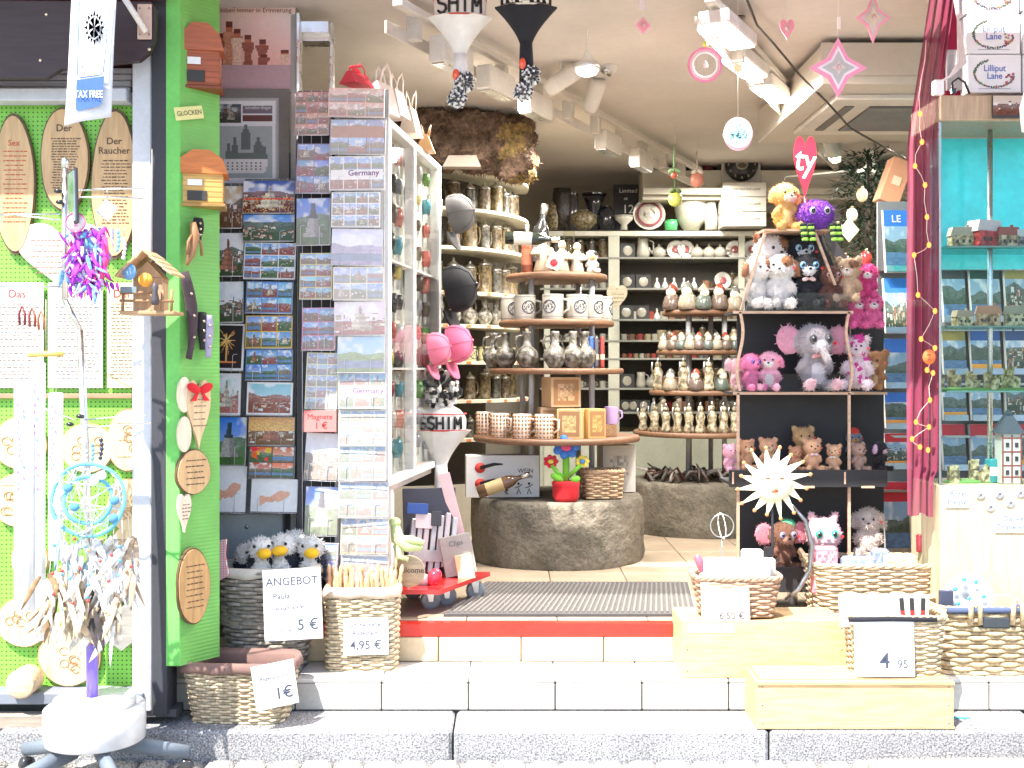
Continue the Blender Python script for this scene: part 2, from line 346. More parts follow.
# tiled steps: riser, tread, riser, red threshold
mb = MB('tile', (.62, .61, .58))
mb.col(.18, .18, .17).box(0, 5.1, ZT/2-.02, 8, .7, ZT+.02)
def tiles(x0, x1, w, off, y0, y1, z0, z1, c, bev=.004):
    x = x0+off-w
    while x < x1:
        a, b = max(x, x0), min(x+w, x1)
        if b-a > .03: k = random.uniform(.95, 1.04); mb.col(c[0]*k, c[1]*k, c[2]*k); mb.box((a+b)/2, (y0+y1)/2, (z0+z1)/2, b-a-.005, y1-y0, z1-z0, bev)
        x += w
tiles(-1.45, 3.9, .357, .2, 4.727, 4.742, ZK+.002, ZT-.014, (.56, .53, .48))
tiles(-1.45, 3.9, .357, .2, 4.73, 5.02, ZT-.012, ZT+.004, (.68, .66, .62))
tiles(-1.45, 3.9, .36, .05, 5.008, 5.02, ZT+.006, .386, (.62, .49, .32))
struct('steps', mb)
mb = MB('tile', (.5, .42, .32))
mb.col(.2, .17, .13).box(1, 7.85, ZF/2-.02, 6.4, 5.66, ZF-.0)
for j in range(15):
    for i in range(16): k = random.uniform(.95, 1.04); mb.col(.42*k, .33*k, .235*k); mb.box(-2.0+i*.4, 5.25+j*.38, ZF-.01, .396, .376, .03, .002)
struct('floor', mb)
shop = thing('shop_building', 'souvenir shop with wide open front, beige ceiling and deep interior', 'shop', (0, 5.2, ZF))
def wpart(name, m, parent=shop):               # parts written in world coordinates
    m2 = m; off = parent.location; rz = parent.rotation_euler.z
    T = (Matrix.Translation(off) @ Matrix.Rotation(rz, 4, 'Z')).inverted()
    m2.v = [tuple(T @ Vector(p)) for p in m2.v]; return m2.build(name, parent)
mb = MB('gloss', (.62, .03, .02)); mb.box(.15, 5.03, .418, 2.5, .045, .062, .006); wpart('threshold_strip', mb)
mb = MB('plaster', (.62, .57, .51)); mb.box(1.0, 7.9, 3.25, 6.6, 5.6, .08); wpart('ceiling', mb)
mb = MB('plaster', (.46, .42, .34)); mb.box(1.0, 10.64, 1.8, 6.4, .1, 2.9); wpart('back_wall', mb)
mb = MB('plaster', (.5, .46, .4)); mb.box(-2.06, 7.9, 1.8, .1, 5.4, 2.76); wpart('side_wall', mb)
mb = MB('plaster', (.45, .4, .33)); mb.box(4.1, 7.9, 1.8, .1, 5.4, 2.76); wpart('side_wall', mb)
mb = MB('plaster', (.5, .47, .42)); mb.box(0.3, 5.12, 3.62, 9.5, .16, .8); mb.box(0.3, 5.12, 4.8, 9.5, .2, 1.5); wpart('facade', mb)
mb = MB('cloth', (.5, .12, .1)); mb.slab([(-6, 4.08), (5, 4.08), (5, 4.9), (-6, 4.9)], .05, 3.15); wpart('canopy', mb)
mb = MB('plaster', (.55, .5, .43)); mb.box(2.6, 6.5, 3.08, 2.1, 1.5, .2, .004); mb.box(2.6, 5.735, 3.1, 2.12, .02, .16); wpart('ceiling_bulkhead', mb)
mb = MB('plaster', (.5, .46, .37)); mb.box(2.4, 9.4, 3.04, 2.7, .28, .24, .005); mb.box(2.4, 9.22, 2.98, 2.7, .06, .05); wpart('ceiling_beam', mb)
# posterboard wall between the green panel and the doorway
mb = MB('matte', (.16, .155, .15)); mb.box(-1.37, 5.34, 1.8, .66, .06, 2.76); mb.k = 'matte'; mb.col(.4, .38, .37).box(-1.345, 5.295, 2.25, .035, .03, 1.9); mb.col(.42, .4, .38).box(-1.0, 5.29, 1.8, .03, .05, 2.76, .004); mb.col(.08, .08, .08).box(-1.04, 5.3, 1.5, .05, .02, 2.1); wpart('window_wall', mb)
mb = MB('metal', (.75, .73, .7)); mb.box(-.975, 5.27, 1.8, .018, .06, 2.76, .003); mb.box(-.845, 5.4, 1.8, .018, .04, 2.76, .003); mb.box(-.91, 5.36, 3.1, .13, .1, .06); mb.box(-.91, 5.3, 3.12, .14, .08, .05); wpart('door_frame', mb)
mb = MB('glass', (.93, .94, .93)); mb.box(-.91, 5.33, 1.85, .12, .008, 2.4); wpart('door_glass', mb)
# facade left of the shop, behind the display case
mb = MB('plaster', (.09, .035, .04)); mb.box(-2.9, 4.95, 2.1, 3.2, .3, 3.0); wpart('red_brown_wall', mb)
# opposite street front: only seen as light, so left open; a low dark void under the case
# ---------------- floor mat
t = thing('door_mat', 'wide grey ribbed doormat lying inside the red threshold', 'doormat', ((.2), 5.52, ZF+.006))
mb = MB('cloth', (.075, .07, .07)); A = [(-.505, -.4), (.62, -.4), (.70, .38), (-.335, .38)]
mb.slab(A, .012, 0); mb.build('base', t)
mb = MB('cloth', (.15, .135, .12))
for i in range(44):
    u = (i+.5)/44; xa = -.5+u*1.11; xb = -.33+u*1.02
    mb.add([(xa-.0065, -.37, .0125), (xa+.0065, -.37, .0125), (xb+.006, .36, .0125), (xb-.006, .36, .0125), (xa-.004, -.37, .018), (xa+.004, -.37, .018), (xb+.004, .36, .018), (xb-.004, .36, .018)], [(4, 5, 6, 7), (0, 1, 5, 4), (2, 3, 7, 6), (1, 2, 6, 5), (3, 0, 4, 7)])
mb.build('ribs', t)
# ---------------- ceiling tracks and fluorescent lamps
def track(name, label, pts, group=None):
    t = thing(name, label, 'cable tray', pts[0])
    a, b = Vector(pts[0]), Vector(pts[1]); d = b-a; L = d.length; rz = math.degrees(math.atan2(d.y, d.x)); t.rotation_euler = (0, 0, R(rz))
    mb = MB('matte', (.62, .57, .5)); mb.box(L/2, 0, .03, L, .05, .035, .004); mb.box(L/2, .06, -.07, L, .012, .06, .003); mb.build('rail', t)
    for i in range(int(L/.45)):
        mb = MB('matte', (.58, .54, .47)); mb.box(.2+i*.45, .03, -.03, .05, .06, .11, .004); mb.build('bracket', t)
    return t
track('cable_tray', 'long pale cable tray running across the left side of the ceiling', [(-.5, 5.0, 3.12), (1.5, 9.2, 3.12)])
track('cable_tray', 'pale cable tray carrying the lit lamps at the right of the ceiling', [(.85, 4.95, 3.12), (2.5, 8.6, 3.12)])
def fluoro(loc, rz, label, w=.14, L=.44, cat='ceiling lamp', lit=(9, 8.2, 7), sag=.05):
    t = thing('ceiling_lamp', label, cat, loc, rz, 'lit box lamps along the ceiling tray')
    mb = MB('matte', (.68, .65, .6)); mb.box(0, 0, 0, w, L, .06, .006); mb.box(0, 0, .05, .04, L*.6, .05); mb.build('housing', t)
    mb = MB('emit', lit); mb.box(0, 0, -.033, w*.82, L*.92, .01); mb.build('diffuser', t)
names = ['nearest', 'second nearest', 'third', 'fourth']
for (lx, ly), nm in zip(LAMPS, names): fluoro((lx, ly, 3.09), -28, nm+' lit white box lamp along the right ceiling tray')
def boxlamp(loc, rz, label):
    t = thing('box_lamp', label, 'ceiling lamp', loc, rz, 'unlit box lamps under the left tray')
    mb = MB('matte', (.66, .62, .55)); mb.box(0, 0, .01, .08, .3, .12, .006); mb.build('housing', t)
    mb = MB('metal', (.6, .58, .55)); mb.box(0, 0, -.053, .065, .27, .008); mb.build('louvre', t)
for i, (lx, ly) in enumerate([(-.28, 5.35), (-.08, 5.85), (.13, 6.35), (.62, 7.4), (.9, 8.0)]):
    boxlamp((lx, ly, 3.0), -25, ORD[i]+' beige box lamp from the front under the left ceiling tray')
for i, (lx, ly, ee) in enumerate([(.45, 7.7, 3), (-.05, 6.3, 3), (1.5, 8.8, 3), (2.6, 7.0, 2.9)]):
    pass
def spot(loc, rz, tilt, label, lit=False):
    t = thing('spotlight', label, 'spotlight', loc, rz)
    mb = MB('matte', (.6, .56, .5)); mb.box(0, 0, .14, .05, .09, .05, .004); mb.tube([(0, 0, .13), (0, 0, .02)], .012, 8); mb.build('bracket', t)
    mb = MB('matte', (.62, .58, .52)); mb.at(0, 0, 0, tilt, 0, 0); mb.lathe([(.035, -.1), (.045, -.08), (.05, .08), (.042, .1)], n=14); mb.build('lamp_head', t)
    mb = MB('emit' if lit else 'metal', (6, 4.5, 3) if lit else (.5, .5, .5)); mb.at(0, 0, 0, tilt, 0, 0); mb.lathe([(.034, -.104), (.034, -.101)], n=14); mb.build('bulb', t)
spot(W(562, 80, 6.2)+Vector((0, 0, .0)), 70, 60, 'beige spotlight turned sideways under the tray, left of the hanging lamp')
spot(W(594, 95, 6.6), 20, 40, 'beige spotlight pointing down behind the hanging lamp')
spot(W(833, 148, 7.6), -30, 50, 'lit beige spotlight above the dark tree corner', True)
spot(W(600, 62, 6.0)+Vector((.1, .3, .1)), 130, 35, 'small beige spotlight on the tray right of the hanging lamp')
area('spotlight_light', tuple(W(833, 160, 7.6)), .08, .08, 6, (R(35), 0, R(-30)))
# camera-like sensor hanging from tray
t = thing('security_camera', 'small dark security camera hanging beside the brightest ceiling lamp', 'camera', W(740, 22, 5.4)+Vector((0, 0, .02)))
mb = MB('gloss', (.03, .03, .03)); mb.lathe([(.022, .0), (.026, .01), (.026, .05), (.018, .055)], n=12); mb.build('cap', t)
mb = MB('metal', (.6, .6, .6)); mb.lathe([(.015, -.07), (.024, -.06), (.022, -.03), (.026, 0)], n=12); mb.build('body', t)
# hanging glass-shade pendant
t = thing('pendant_lamp', 'white pendant lamp with silver rim hanging on a thin cord', 'lamp', W(587, 70, 5.6))
mb = MB('matte', (.8, .78, .72)); mb.lathe([(.008, .09), (.02, .07), (.03, .045), (.058, .03)], n=18, cap=False); mb.build('cone', t)
mb = MB('metal', (.8, .8, .8)); mb.lathe([(.06, .03), (.064, .015), (.06, 0)], n=24); mb.build('rim', t)
mb = MB('emit', (3, 2.8, 2.6)); mb.lathe([(.058, 0), (.045, -.02), (.02, -.03), (0.001, -.032)], n=20); mb.build('bulb', t)
mb = MB('matte', (.7, .7, .66)); mb.tube([(0, 0, .09), (0, 0, .45)], .003, 5); mb.build('cord', t)
# air conditioner in the bulkhead
t = thing('air_conditioner', 'flat ceiling air conditioner with dark grille at upper right', 'air conditioner', (2.15, 6.4, 2.975))
mb = MB('matte', (.62, .58, .52)); mb.box(0, 0, -.01, .95, .9, .03, .006); mb.build('frame', t)
mb = MB('matte', (.12, .11, .1)); mb.box(.05, 0, -.028, .6, .6, .012)
for i in range(22): mb.col(.3, .28, .25).box(.05, -.28+i*.0265, -.036, .6, .006, .006)
mb.build('grille', t)
mb = MB('matte', (.16, .15, .14)); mb.box(-.36, 0, -.028, .05, .6, .008); mb.build('vent_slot', t)
t = thing('cable', 'long dark cable sagging from the lamps towards the tree corner', 'cable', W(745, 0, 5.0))
pts = [(744, -8, 5.0), (757, 25, 5.3), (775, 45, 5.6), (800, 75, 5.8), (828, 103, 6), (850, 128, 6.2), (880, 145, 6.4), (905, 158, 6.6)]
mb = MB('gloss', (.03, .03, .03)); mb.tube([W(*p)-t.location for p in pts], .006, 6); mb.build('cord', t)
# ceiling fan arm shapes at upper right back
t = thing('ceiling_fan', 'pale ceiling fan with long blades at the back right', 'fan', W(872, 172, 7.8))
mb = MB('matte', (.45, .42, .35)); mb.lathe([(.09, -.03), (.11, 0), (.05, .04), (.02, .3)], n=18); mb.build('motor', t)
for a in (25, 140, 265):
    mb = MB('matte', (.36, .34, .29)); mb.at(0, 0, .01, 8, 0, a).slab([(.08, -.03), (.6, -.065), (.65, 0), (.6, .065), (.08, .03)], .012); mb.build('blade', t)

# ================================================================== left: display case with pegboard
case = thing('display_case', 'tall outdoor display case with green pegboard, grey frame and brown valance', 'display case', (-2.0, 4.6, .27))
def cx(px, D=4.6): return (px-512)*D/F
def cz(py, D=4.6): return ZE-(py-HY)*D/F
mb = MB('pegboard', (.22, .58, .07)); mb.box((-2.75+cx(134))/2, 4.62, (cz(97)+cz(688))/2, cx(134)+2.75, .02, cz(97)-cz(688)); wpart('pegboard', mb, case)
mb = MB('matte', (.62, .64, .68))
mb.box(cx(143, 4.53), 4.56, (cz(60)+cz(705))/2, .075, .09, cz(60)-cz(705), .004); mb.col(.6, .62, .66).box((-2.75+cx(133))/2, 4.56, cz(95, 4.53), cx(133)+2.75, .09, .05, .004)
wpart('frame', mb, case)
mb = MB('matte', (.045, .045, .055)); mb.box(cx(159, 4.5), 4.57, (3.1+cz(708))/2, .06, .14, 3.1-cz(708), .004); mb.col(.2, .22, .26).box((-2.75+cx(151))/2, 4.55, cz(699, 4.5), cx(151)+2.75, .1, .045, .004); mb.col(.08, .08, .09).box(cx(110, 4.5), 4.58, cz(708), .5, .1, .03); wpart('outer_frame', mb, case)
mb = MB('wood', (.2, .12, .07)); mb.box((-2.75+cx(133))/2, 4.598, cz(689), cx(133)+2.75, .03, .02, .002); mb.col(.36, .24, .14).box((-2.75+cx(133))/2, 4.6, cz(396), cx(133)+2.75, .025, .02, .002); wpart('ledge', mb, case)
mb = MB('matte', (.55, .5, .53))
for i in range(4): mb.col(.5-.03*(i % 2), .47, .5).box((-2.75+cx(133))/2, 4.57+.01*i, cz(88-i*7, 4.53), cx(133)+2.75, .02, .024, .003)
wpart('shutter_slats', mb, case)
P = [(-2.8, cz(80, 4.42)), (cx(48, 4.42), cz(79, 4.42)), (cx(62, 4.42), cz(70, 4.42)), (cx(140, 4.42), cz(62, 4.42)), (cx(150, 4.42), cz(54, 4.42)), (cx(156, 4.42), cz(40, 4.42)), (cx(157, 4.42), cz(10, 4.42)), (cx(152, 4.42), cz(3, 4.42)), (-2.8, cz(0, 4.42))]
mb = MB('wood', (.038, .02, .022)); mb.prism(P, .03, 4.42); wpart('valance', mb, case)
mb = MB('matte', (.5, .05, .06)); mb.box(-2.1, 4.44, cz(-3, 4.42)+.06, 1.5, .03, .12); wpart('red_trim', mb, case)
for (a, b) in ((46, 14), (149, 49), (40, 60)):
    mb = MB('metal', (.7, .6, .45)); mb.at(cx(a, 4.4), 4.403, cz(b, 4.4)).ell((0, 0, 0), (.007, .004, .007), n=8, m=5); wpart('screw', mb, case)
# support wood and dark space under the case
t = thing('timber_block', 'weathered timber lying in the gap under the display case', 'timber', (-2.0, 4.55, .04))
mb = MB('wood', (.3, .24, .18)); mb.box(.0, 0, .05, 1.0, .1, .07, .006); mb.build('beam', t)
mb = MB('wood', (.36, .3, .24)); mb.box(-.1, -.02, .13, .7, .05, .06, .006); mb.build('plank', t)
# green side panel turned 53 degrees
GP = (-1.299, 4.5, .4); GT = 53
t = thing('green_panel', 'bright green grooved side panel beside the shop window', 'signboard', GP, GT)
mb = MB('corrugated', (.17, .47, .1)); mb.box(.098, .02, 1.32, .196, .03, 2.66); mb.build('board', t)
mb = MB('matte', (.22, .6, .12)); wm = MB('matte', (.17, .56, .12)); wm.box(-1.328, 4.515, 1.72, .058, .03, 2.66, .004); wpart('post', wm, t)
def G(px, py, off=.012): return ray_plane(px, py, (GP[0]+.8*off, GP[1]-.6*off, 0), GT)
# ---------------- plaques and boards
def textlines(m, w, x0, z0, z1, n, col=(.09, .06, .04), y=-.001, ragged=.25, h=.0035, seed=1):
    g = random.Random(seed); m.col(*col)
    for i in range(n):
        z = z0+(z1-z0)*i/max(1, n-1); ww = w*(1-g.random()*ragged); x = x0-ww/2
        while x < x0+ww/2: 
            l = g.uniform(.006, .02); m.box(x+l/2, y, z, min(l, .018), .001, h*g.uniform(.8, 1.2)); x += l+.004
def oval(rx, rz_, n=34, jit=.03, seed=0):
    g = random.Random(seed); p = g.random()*6
    return [(rx*math.cos(2*math.pi*i/n)*(1+jit*math.sin(3*2*math.pi*i/n+p)+g.uniform(-jit, jit)*.4), rz_*math.sin(2*math.pi*i/n)*(1+jit*math.cos(2*2*math.pi*i/n+p))) for i in range(n)]
def slice_plaque(loc, rz, rx, rzz, label, col=(.62, .40, .2), head=None, lines=8, bark=(.13, .075, .04), group='wooden slice plaques', seed=1, hcol=(.1, .06, .04), art=None, name='wood_slice_plaque'):
    t = thing(name, label, 'plaque', loc, rz, group)
    o = oval(rx, rzz, seed=seed); mb = MB('woodv', bark); mb.prism([(a*1.05, b*1.03) for a, b in o], .014, .002); mb.build('bark_rim', t)
    mb = MB('woodv', col); mb.prism([(a*.985, b*.985) for a, b in o], .02, 0); mb.build('slice', t)
    m = MB('matte', hcol); z = rzz*.55
    if head:
        for i, hd in enumerate(head): m.col(*hcol).text(hd, rx*.42, 0, -.0115, z-i*rx*.42, True)
        z -= rx*.42*len(head)-.01
    if lines: textlines(m, rx*1.15, 0, z, -rzz*.55, lines, y=-.0112, seed=seed, col=hcol if art is None else (.3, .2, .12))
    if art:
        g = random.Random(seed)
        for _ in range(6): a, b = g.uniform(-.5, .5)*rx, g.uniform(-.5, .4)*rzz; m.col(*art); m.lathe([(.012, 0), (.014, .001)], 0, 0, 0, n=10) if 0 else m.tube([(a+.018*math.cos(k), -.0115, b+.016*math.sin(k)) for k in np.linspace(0, 5.5, 9)], .0016, 4)
    if m.v: m.build('lettering', t)
    return t
D = 4.59
slice_plaque(W(15, 184, D), 0, .078, .275, 'tall oval wooden plaque with red heading, leftmost on the green pegboard', head=['Sex'], lines=16, hcol=(.5, .09, .04), seed=3)
slice_plaque(W(65, 160, D), 0, .094, .205, 'tall oval wooden plaque, middle of three, partly behind the banner', head=['Der', 'Gatte'][:1], lines=20, seed=4)
slice_plaque(W(115, 184, D), 0, .09, .285, 'tall oval wooden plaque headed Der Raucher beside the white frame', head=['Der', 'Raucher'], lines=20, seed=5)
# papers / scroll boards
def heart_pts(w, h, n=40):
    r = []
    for i in range(n):
        a = 2*math.pi*i/n; x = 16*math.sin(a)**3; z = 13*math.cos(a)-5*math.cos(2*a)-2*math.cos(3*a)-math.cos(4*a); r.append((x/16*w/2, (z+2.5)/14.5*h/2))
    return r
t = thing('heart_plaque', 'pale heart-shaped wooden plaque with small text under the middle oval plaques', 'plaque', W(62, 258, D))
mb = MB('wood', (.72, .6, .5)); mb.prism(heart_pts(.36, .28), .015); mb.build('board', t)
m = MB('matte'); textlines(m, .26, 0, .07, -.06, 7, y=-.0085, seed=8, col=(.3, .15, .12)); m.build('lettering', t)
posters = [(-10, 45, 'white text poster at the left edge of the pegboard', (.85, .8, .7)), (47, 104, 'white text poster with red heading, middle of the pegboard', (.86, .83, .76)), (106, 139, 'yellowed verse poster with red heading beside the white frame', (.8, .66, .42))]
for i, (a, b, l, c) in enumerate(posters):
    t = thing('verse_poster', l, 'poster', W((a+b)/2, 388, D), 0, 'verse posters on the pegboard'); w = (b-a)*.004; h = .42
    mb = MB('paper', c); mb.box(0, 0, h/2, w-.01, .006, h, .001); mb.build('sheet', t)
    m = MB('matte', (.6, .05, .05)); m.text(['', 'Adler', 'Der'][i] or 'Das', .045, 0, -.0045, h*.86, True); textlines(m, w*.75, 0, h*.8, .04, 22, y=-.0045, seed=i+20, col=(.12, .09, .08), h=.003); m.build('lettering', t)
# round plates lower on the pegboard
pl = [(20, 443, 26, 25, 'with drawn faces, left column under the wooden rail'), (18, 500, 24, 27, 'with a floral border, left column, second from the rail'), (88, 448, 26, 25, 'with a small gold emblem right of the white tubes'), (128, 440, 20, 30, 'with red cartoon, top right next to the frame'),
      (128, 505, 20, 25, 'plain pale, right column, second from the rail'), (128, 556, 20, 30, 'pale, right column, third from the rail'), (24, 622, 26, 24, 'with one small figure, low at the left edge'), (95, 600, 26, 34, 'behind the brown feathers'), (70, 655, 30, 30, 'low centre, largest and partly hidden by the purple pole'), (30, 560, 18, 20, 'left, half hidden behind the white tubes')]
for i, (a, b, rx, rz_, l) in enumerate(pl):
    slice_plaque(W(a, b, D+.002*(i % 3)), 0, rx*.004, rz_*.004, 'round wooden breakfast board '+l, col=(.74, .56, .34), lines=3 if i % 2 else 0, bark=(.45, .3, .15), group='round wooden boards on the pegboard', seed=30+i, art=(.5, .25, .12), name='breakfast_board')
t = thing('star_plaque', 'pale rhombus-shaped wooden plaque low on the pegboard near the frame', 'plaque', W(122, 628, 4.585)); mb = MB('wood', (.8, .72, .6)); mb.prism([(-.12, 0), (0, -.09), (.1, -.01), (.02, .1)], .012); mb.build('board', t)
t = thing('wood_cylinder', 'short pale wooden disc standing out at the lower left of the pegboard', 'wooden disc', W(24, 682, 4.5)); mb = MB('wood', (.75, .55, .36)); mb.at(0, 0, 0, 90, 0, 0).lathe([(.05, -.06), (.056, -.055), (.056, .035), (.05, .04)], n=24); mb.build('disc', t)
# plaques on the green panel
t = slice_plaque(G(193, 472), GT, .078, .085, 'round bark-edged slice with writing, on the green panel', lines=5, seed=50)
t = slice_plaque(G(193, 586), GT, .075, .148, 'long bark-edged oval slice low on the green panel', lines=8, seed=51, col=(.55, .32, .13))
def heart_tall(loc, label, w, h, col, bow=False, n='heart_plaque'):
    t = thing(n, label, 'plaque', loc, GT, 'hearts on the green panel')
    mb = MB('woodv', col); mb.prism(heart_pts(w, h), .014); mb.build('board', t)
    m = MB('matte'); textlines(m, w*.5, 0, h*.22, -h*.15, 5, y=-.008, seed=int(h*1000), col=(.2, .12, .1), h=.0035); m.build('lettering', t)
    if bow:
        m = MB('cloth', (.7, .02, .03)); 
        for s in (-1, 1): m.ell((s*.03, -.014, h*.38), (.034, .012, .018), (0, -s*.4, 0)); m.prism([(0, h*.38), (s*.045, h*.2), (s*.02, h*.2)], .004, -.014)
        m.build('ribbon_bow', t)
heart_tall(G(198, 415), 'long wooden heart with a red ribbon bow on the green panel', .115, .28, (.72, .52, .3), True)
heart_tall(G(184, 513), 'small pale wooden heart below the round slice on the green panel', .06, .15, (.78, .62, .48))
t = thing('hanging_tags', 'two pale oval wooden tags hanging one under the other on the green panel', 'wooden tags', G(184, 410), GT)
for i in (0, 1):
    mb = MB('woodv', (.78, .66, .5)); mb.prism(oval(.032, .07, 24, .01), .01); mb.v = [(a, b, c-.155*i+.06) for a, b, c in mb.v]; mb.build('tag', t)
# price sticker
t = thing('paper_note', 'yellow paper note with black lettering stuck to the green panel', 'note', G(189, 113), GT)
mb = MB('paper', (.75, .72, .3)); mb.at(0, 0, 0, 0, -14, 0).box(0, 0, 0, .135, .003, .05); mb.build('sheet', t)
mb = MB('matte', (.06, .06, .06)); mb.at(0, 0, 0, 0, -14, 0).text('GLOCKEN', .026, 0, -.003, -.008); mb.build('lettering', t)
# bird house / music box hanging
def mailhouse(loc, rz, label, col, roofc, w=.13, d=.16, h=.1):
    t = thing('wooden_birdhouse', label, 'birdhouse', loc, rz, 'orange wooden birdhouses')
    mb = MB('wood', col); mb.box(0, 0, h/2, w, d, h, .003)
    for i in range(6): mb.col(*[c*.75 for c in col]).box(0, 0, .008+i*h/6, w+.003, d+.003, .002)
    mb.build('body', t)
    mb = MB('wood', roofc)
    prof = [(-w*.62, h*.98), (-w*.5, h*1.45), (-w*.2, h*1.75), (w*.2, h*1.75), (w*.5, h*1.45), (w*.62, h*.98)]
    mb.prism(prof, d*1.15); 
    mb.build('roof', t)
    mb = MB('wood', [c*.6 for c in col]); mb.box(0, 0, -.006, w*1.12, d*1.1, .012, .002); mb.build('base', t)
    mb = MB('matte', (.8, .8, .8)); mb.box(-w*.15, -d/2-.004, h*.68, w*.34, .002, h*.2); mb.build('price_sticker', t)
    mb = MB('matte', (.04, .04, .04)); mb.box(-w*.1, -d/2-.004, h*.25, w*.45, .004, h*.32, .001); mb.build('plate', t)
    return t
mailhouse(W(198, 78, 4.55)+Vector((.0, .05, -.03)), 10, 'red brown wooden birdhouse cut by the top of the green panel', (.38, .09, .03), (.42, .11, .04), .15, .12, .14)
mailhouse(W(199, 204, 4.55)+Vector((0, .05, .0)), 12, 'orange birdhouse with ribbed roof and price sticker on the green panel', (.62, .36, .1), (.6, .18, .04), .165, .14, .12)
# carved masks / knives hanging on green panel
def strap(loc, label, col, h, w=.03, rz=GT, curve=.02, name='leather_strap', cat='strap'):
    t = thing(name, label, cat, loc, rz)
    pts = [(curve*math.sin(k*2.6), -.008, -h*k) for k in np.linspace(0, 1, 9)]
    mb = MB('cloth', col); mb.tube(pts, [w*.5*(.6+.5*math.sin(math.pi*min(1, k+.15))) for k in np.linspace(0, 1, 9)], 8, flat=.35); mb.build('body', t)
    for i in range(3): mb = MB('metal', (.6, .5, .4)); mb.ell(tuple(Vector(pts[2+2*i])+Vector((0, -w*.25, 0))), .006, n=8, m=5); mb.build('stud', t)
strap(G(183, 272), 'dark curved carved hiking-stick holder on the green panel', (.06, .04, .05), .34, .05, curve=.04, name='drinking_horn', cat='horn')
strap(G(207, 315), 'purple patterned belt strap hanging near the postcards', (.35, .33, .5), .17, .045, curve=.0, name='belt', cat='belt')
strap(G(201, 312), 'black card holder strap hanging on the green panel', (.015, .015, .015), .15, .045, curve=0, name='wallet_strap', cat='strap')
strap(G(197, 218), 'black narrow pouch hanging below the orange birdhouse', (.012, .012, .012), .09, .05, curve=0, name='pouch', cat='pouch')
t = thing('cuckoo_clock_weight', 'brown woven pine-cone pendant with orange beads hanging from a metal dial', 'pendant', W(209, 218, 4.7))
mb = MB('metal', (.6, .62, .55)); mb.at(0, -.02, 0, 90, 0, 0).lathe([(.03, 0), (.03, .008), (.022, .012), (.012, .012), (.008, .016)], n=20); mb.build('dial', t)
mb = MB('wicker', (.17, .09, .07))
for i in range(9): mb.ell((0, 0, -.06-i*.022), (.024, .02, .016), n=10, m=5)
mb.build('cone', t)
for i, (a, b) in enumerate([(.012, -.27), (-.01, -.285), (.02, -.29)]): mb = MB('gloss', (.8, .2, .03)); mb.ell((a, -.01, b), .013, n=10, m=6); mb.build('bead', t)
t = thing('wooden_figure', 'small brown carved figure with twigs hanging below the orange birdhouse', 'carving', G(193, 240, .03), GT)
mb = MB('woodv', (.35, .18, .08)); mb.tube([(0, 0, .07), (.01, 0, .02), (-.01, 0, -.06), (-.03, 0, -.1)], [.012, .02, .016, .006], 8); mb.build('body', t)
for s in (-1, 1): mb = MB('woodv', (.3, .15, .07)); mb.tube([(0, 0, .03), (s*.03, -.01, -.01), (s*.035, -.01, -.06)], .006, 6); mb.build('twig', t)
t = thing('wooden_chain', 'orange carved wooden chain hanging beside the red birdhouse', 'chain', W(211, 45, 4.6))
for i in range(7): mb = MB('gloss', (.55, .13, .04)); mb.tube([(.012*math.cos(a), .006*math.sin(a)*(i % 2), -.02-i*.024+.016*math.sin(a)) for a in np.linspace(0, 5.4, 8)], .006, 6, True); mb.build('link', t)
t = thing('umbrella_figure', 'dark folded miniature umbrella hanging above the orange birdhouse', 'ornament', W(201, 120, 4.62))
mb = MB('cloth', (.07, .03, .05)); mb.lathe([(.003, .0), (.01, -.03), (.024, -.1), (.02, -.12)], n=10); mb.build('canopy', t); mb = MB('woodv', (.4, .2, .1)); mb.ell((0, 0, .02), (.006, .006, .03)); mb.build('handle', t)
# ---------------- hanging wooden birdhouse with tags in front of case
t = thing('feeder_house', 'small rustic wooden feeder house with planked roof and round tags', 'feeder house', W(152, 315, 4.3)); k = 4.3/1150
mb = MB('wood', (.5, .3, .16)); mb.box(0, 0, .006, 54*k, .13, .014, .003); mb.build('floor_board', t)
mb = MB('woodv', (.55, .35, .2)); mb.box(-.01, .02, .075, .11, .08, .13, .002); mb.prism([(-.065, .14), (.045, .14), (-.01, .2)], .08, .02); mb.build('walls', t)
mb = MB('wood', (.66, .42, .24))
for s in (-1, 1):
    for i in range(4):
        a = Vector((0, 0, .235)); d = Vector((s*.86, 0, -.62 if s > 0 else -.95)).normalized(); p = a+d*(.02+i*.033)
        m2 = MB(); mb.at(p.x-.01, 0, p.z, 0, math.degrees(math.atan2(-d.z, d.x)) if s > 0 else math.degrees(math.atan2(-d.z, d.x)), 0).box(0, 0, -.003*i, .042, .17, .009, .002)
mb.build('roof', t)
mb = MB('woodv', (.36, .2, .1))
for a in (-.09, .055, .09): mb.tube([(a, -.06, .01), (a+.003, -.06, .09)], .006, 6)
mb.tube([(-.1, -.06, .05), (.1, -.062, .048)], .006, 6); mb.tube([(-.1, -.06, .078), (.02, -.062, .08)], .006, 6); mb.build('railing', t)
for (a, b, c, nm) in ((-.06, .155, (.2, .4, .65), 'blue'), (.0, .125, (.9, .4, .05), 'orange')):
    mb = MB('paper', c); mb.at(a, -.075, b, 90, 0, 0).lathe([(.026, 0), (.026, .003)], n=20, sy=1.2 if nm == 'blue' else 1); mb.k = 'matte'; o = mb.build('round_tag', t); o['label'] = nm+' round paper tag'
mb = MB('matte', (.2, .26, .28)); mb.box(-.065, -.07, .09, .06, .004, .022); mb.build('name_plate', t)
mb = MB('matte', (.5, .45, .4)); mb.tube([(0, 0, .23), (0, 0, .62)], .0015, 4); mb.build('string', t)
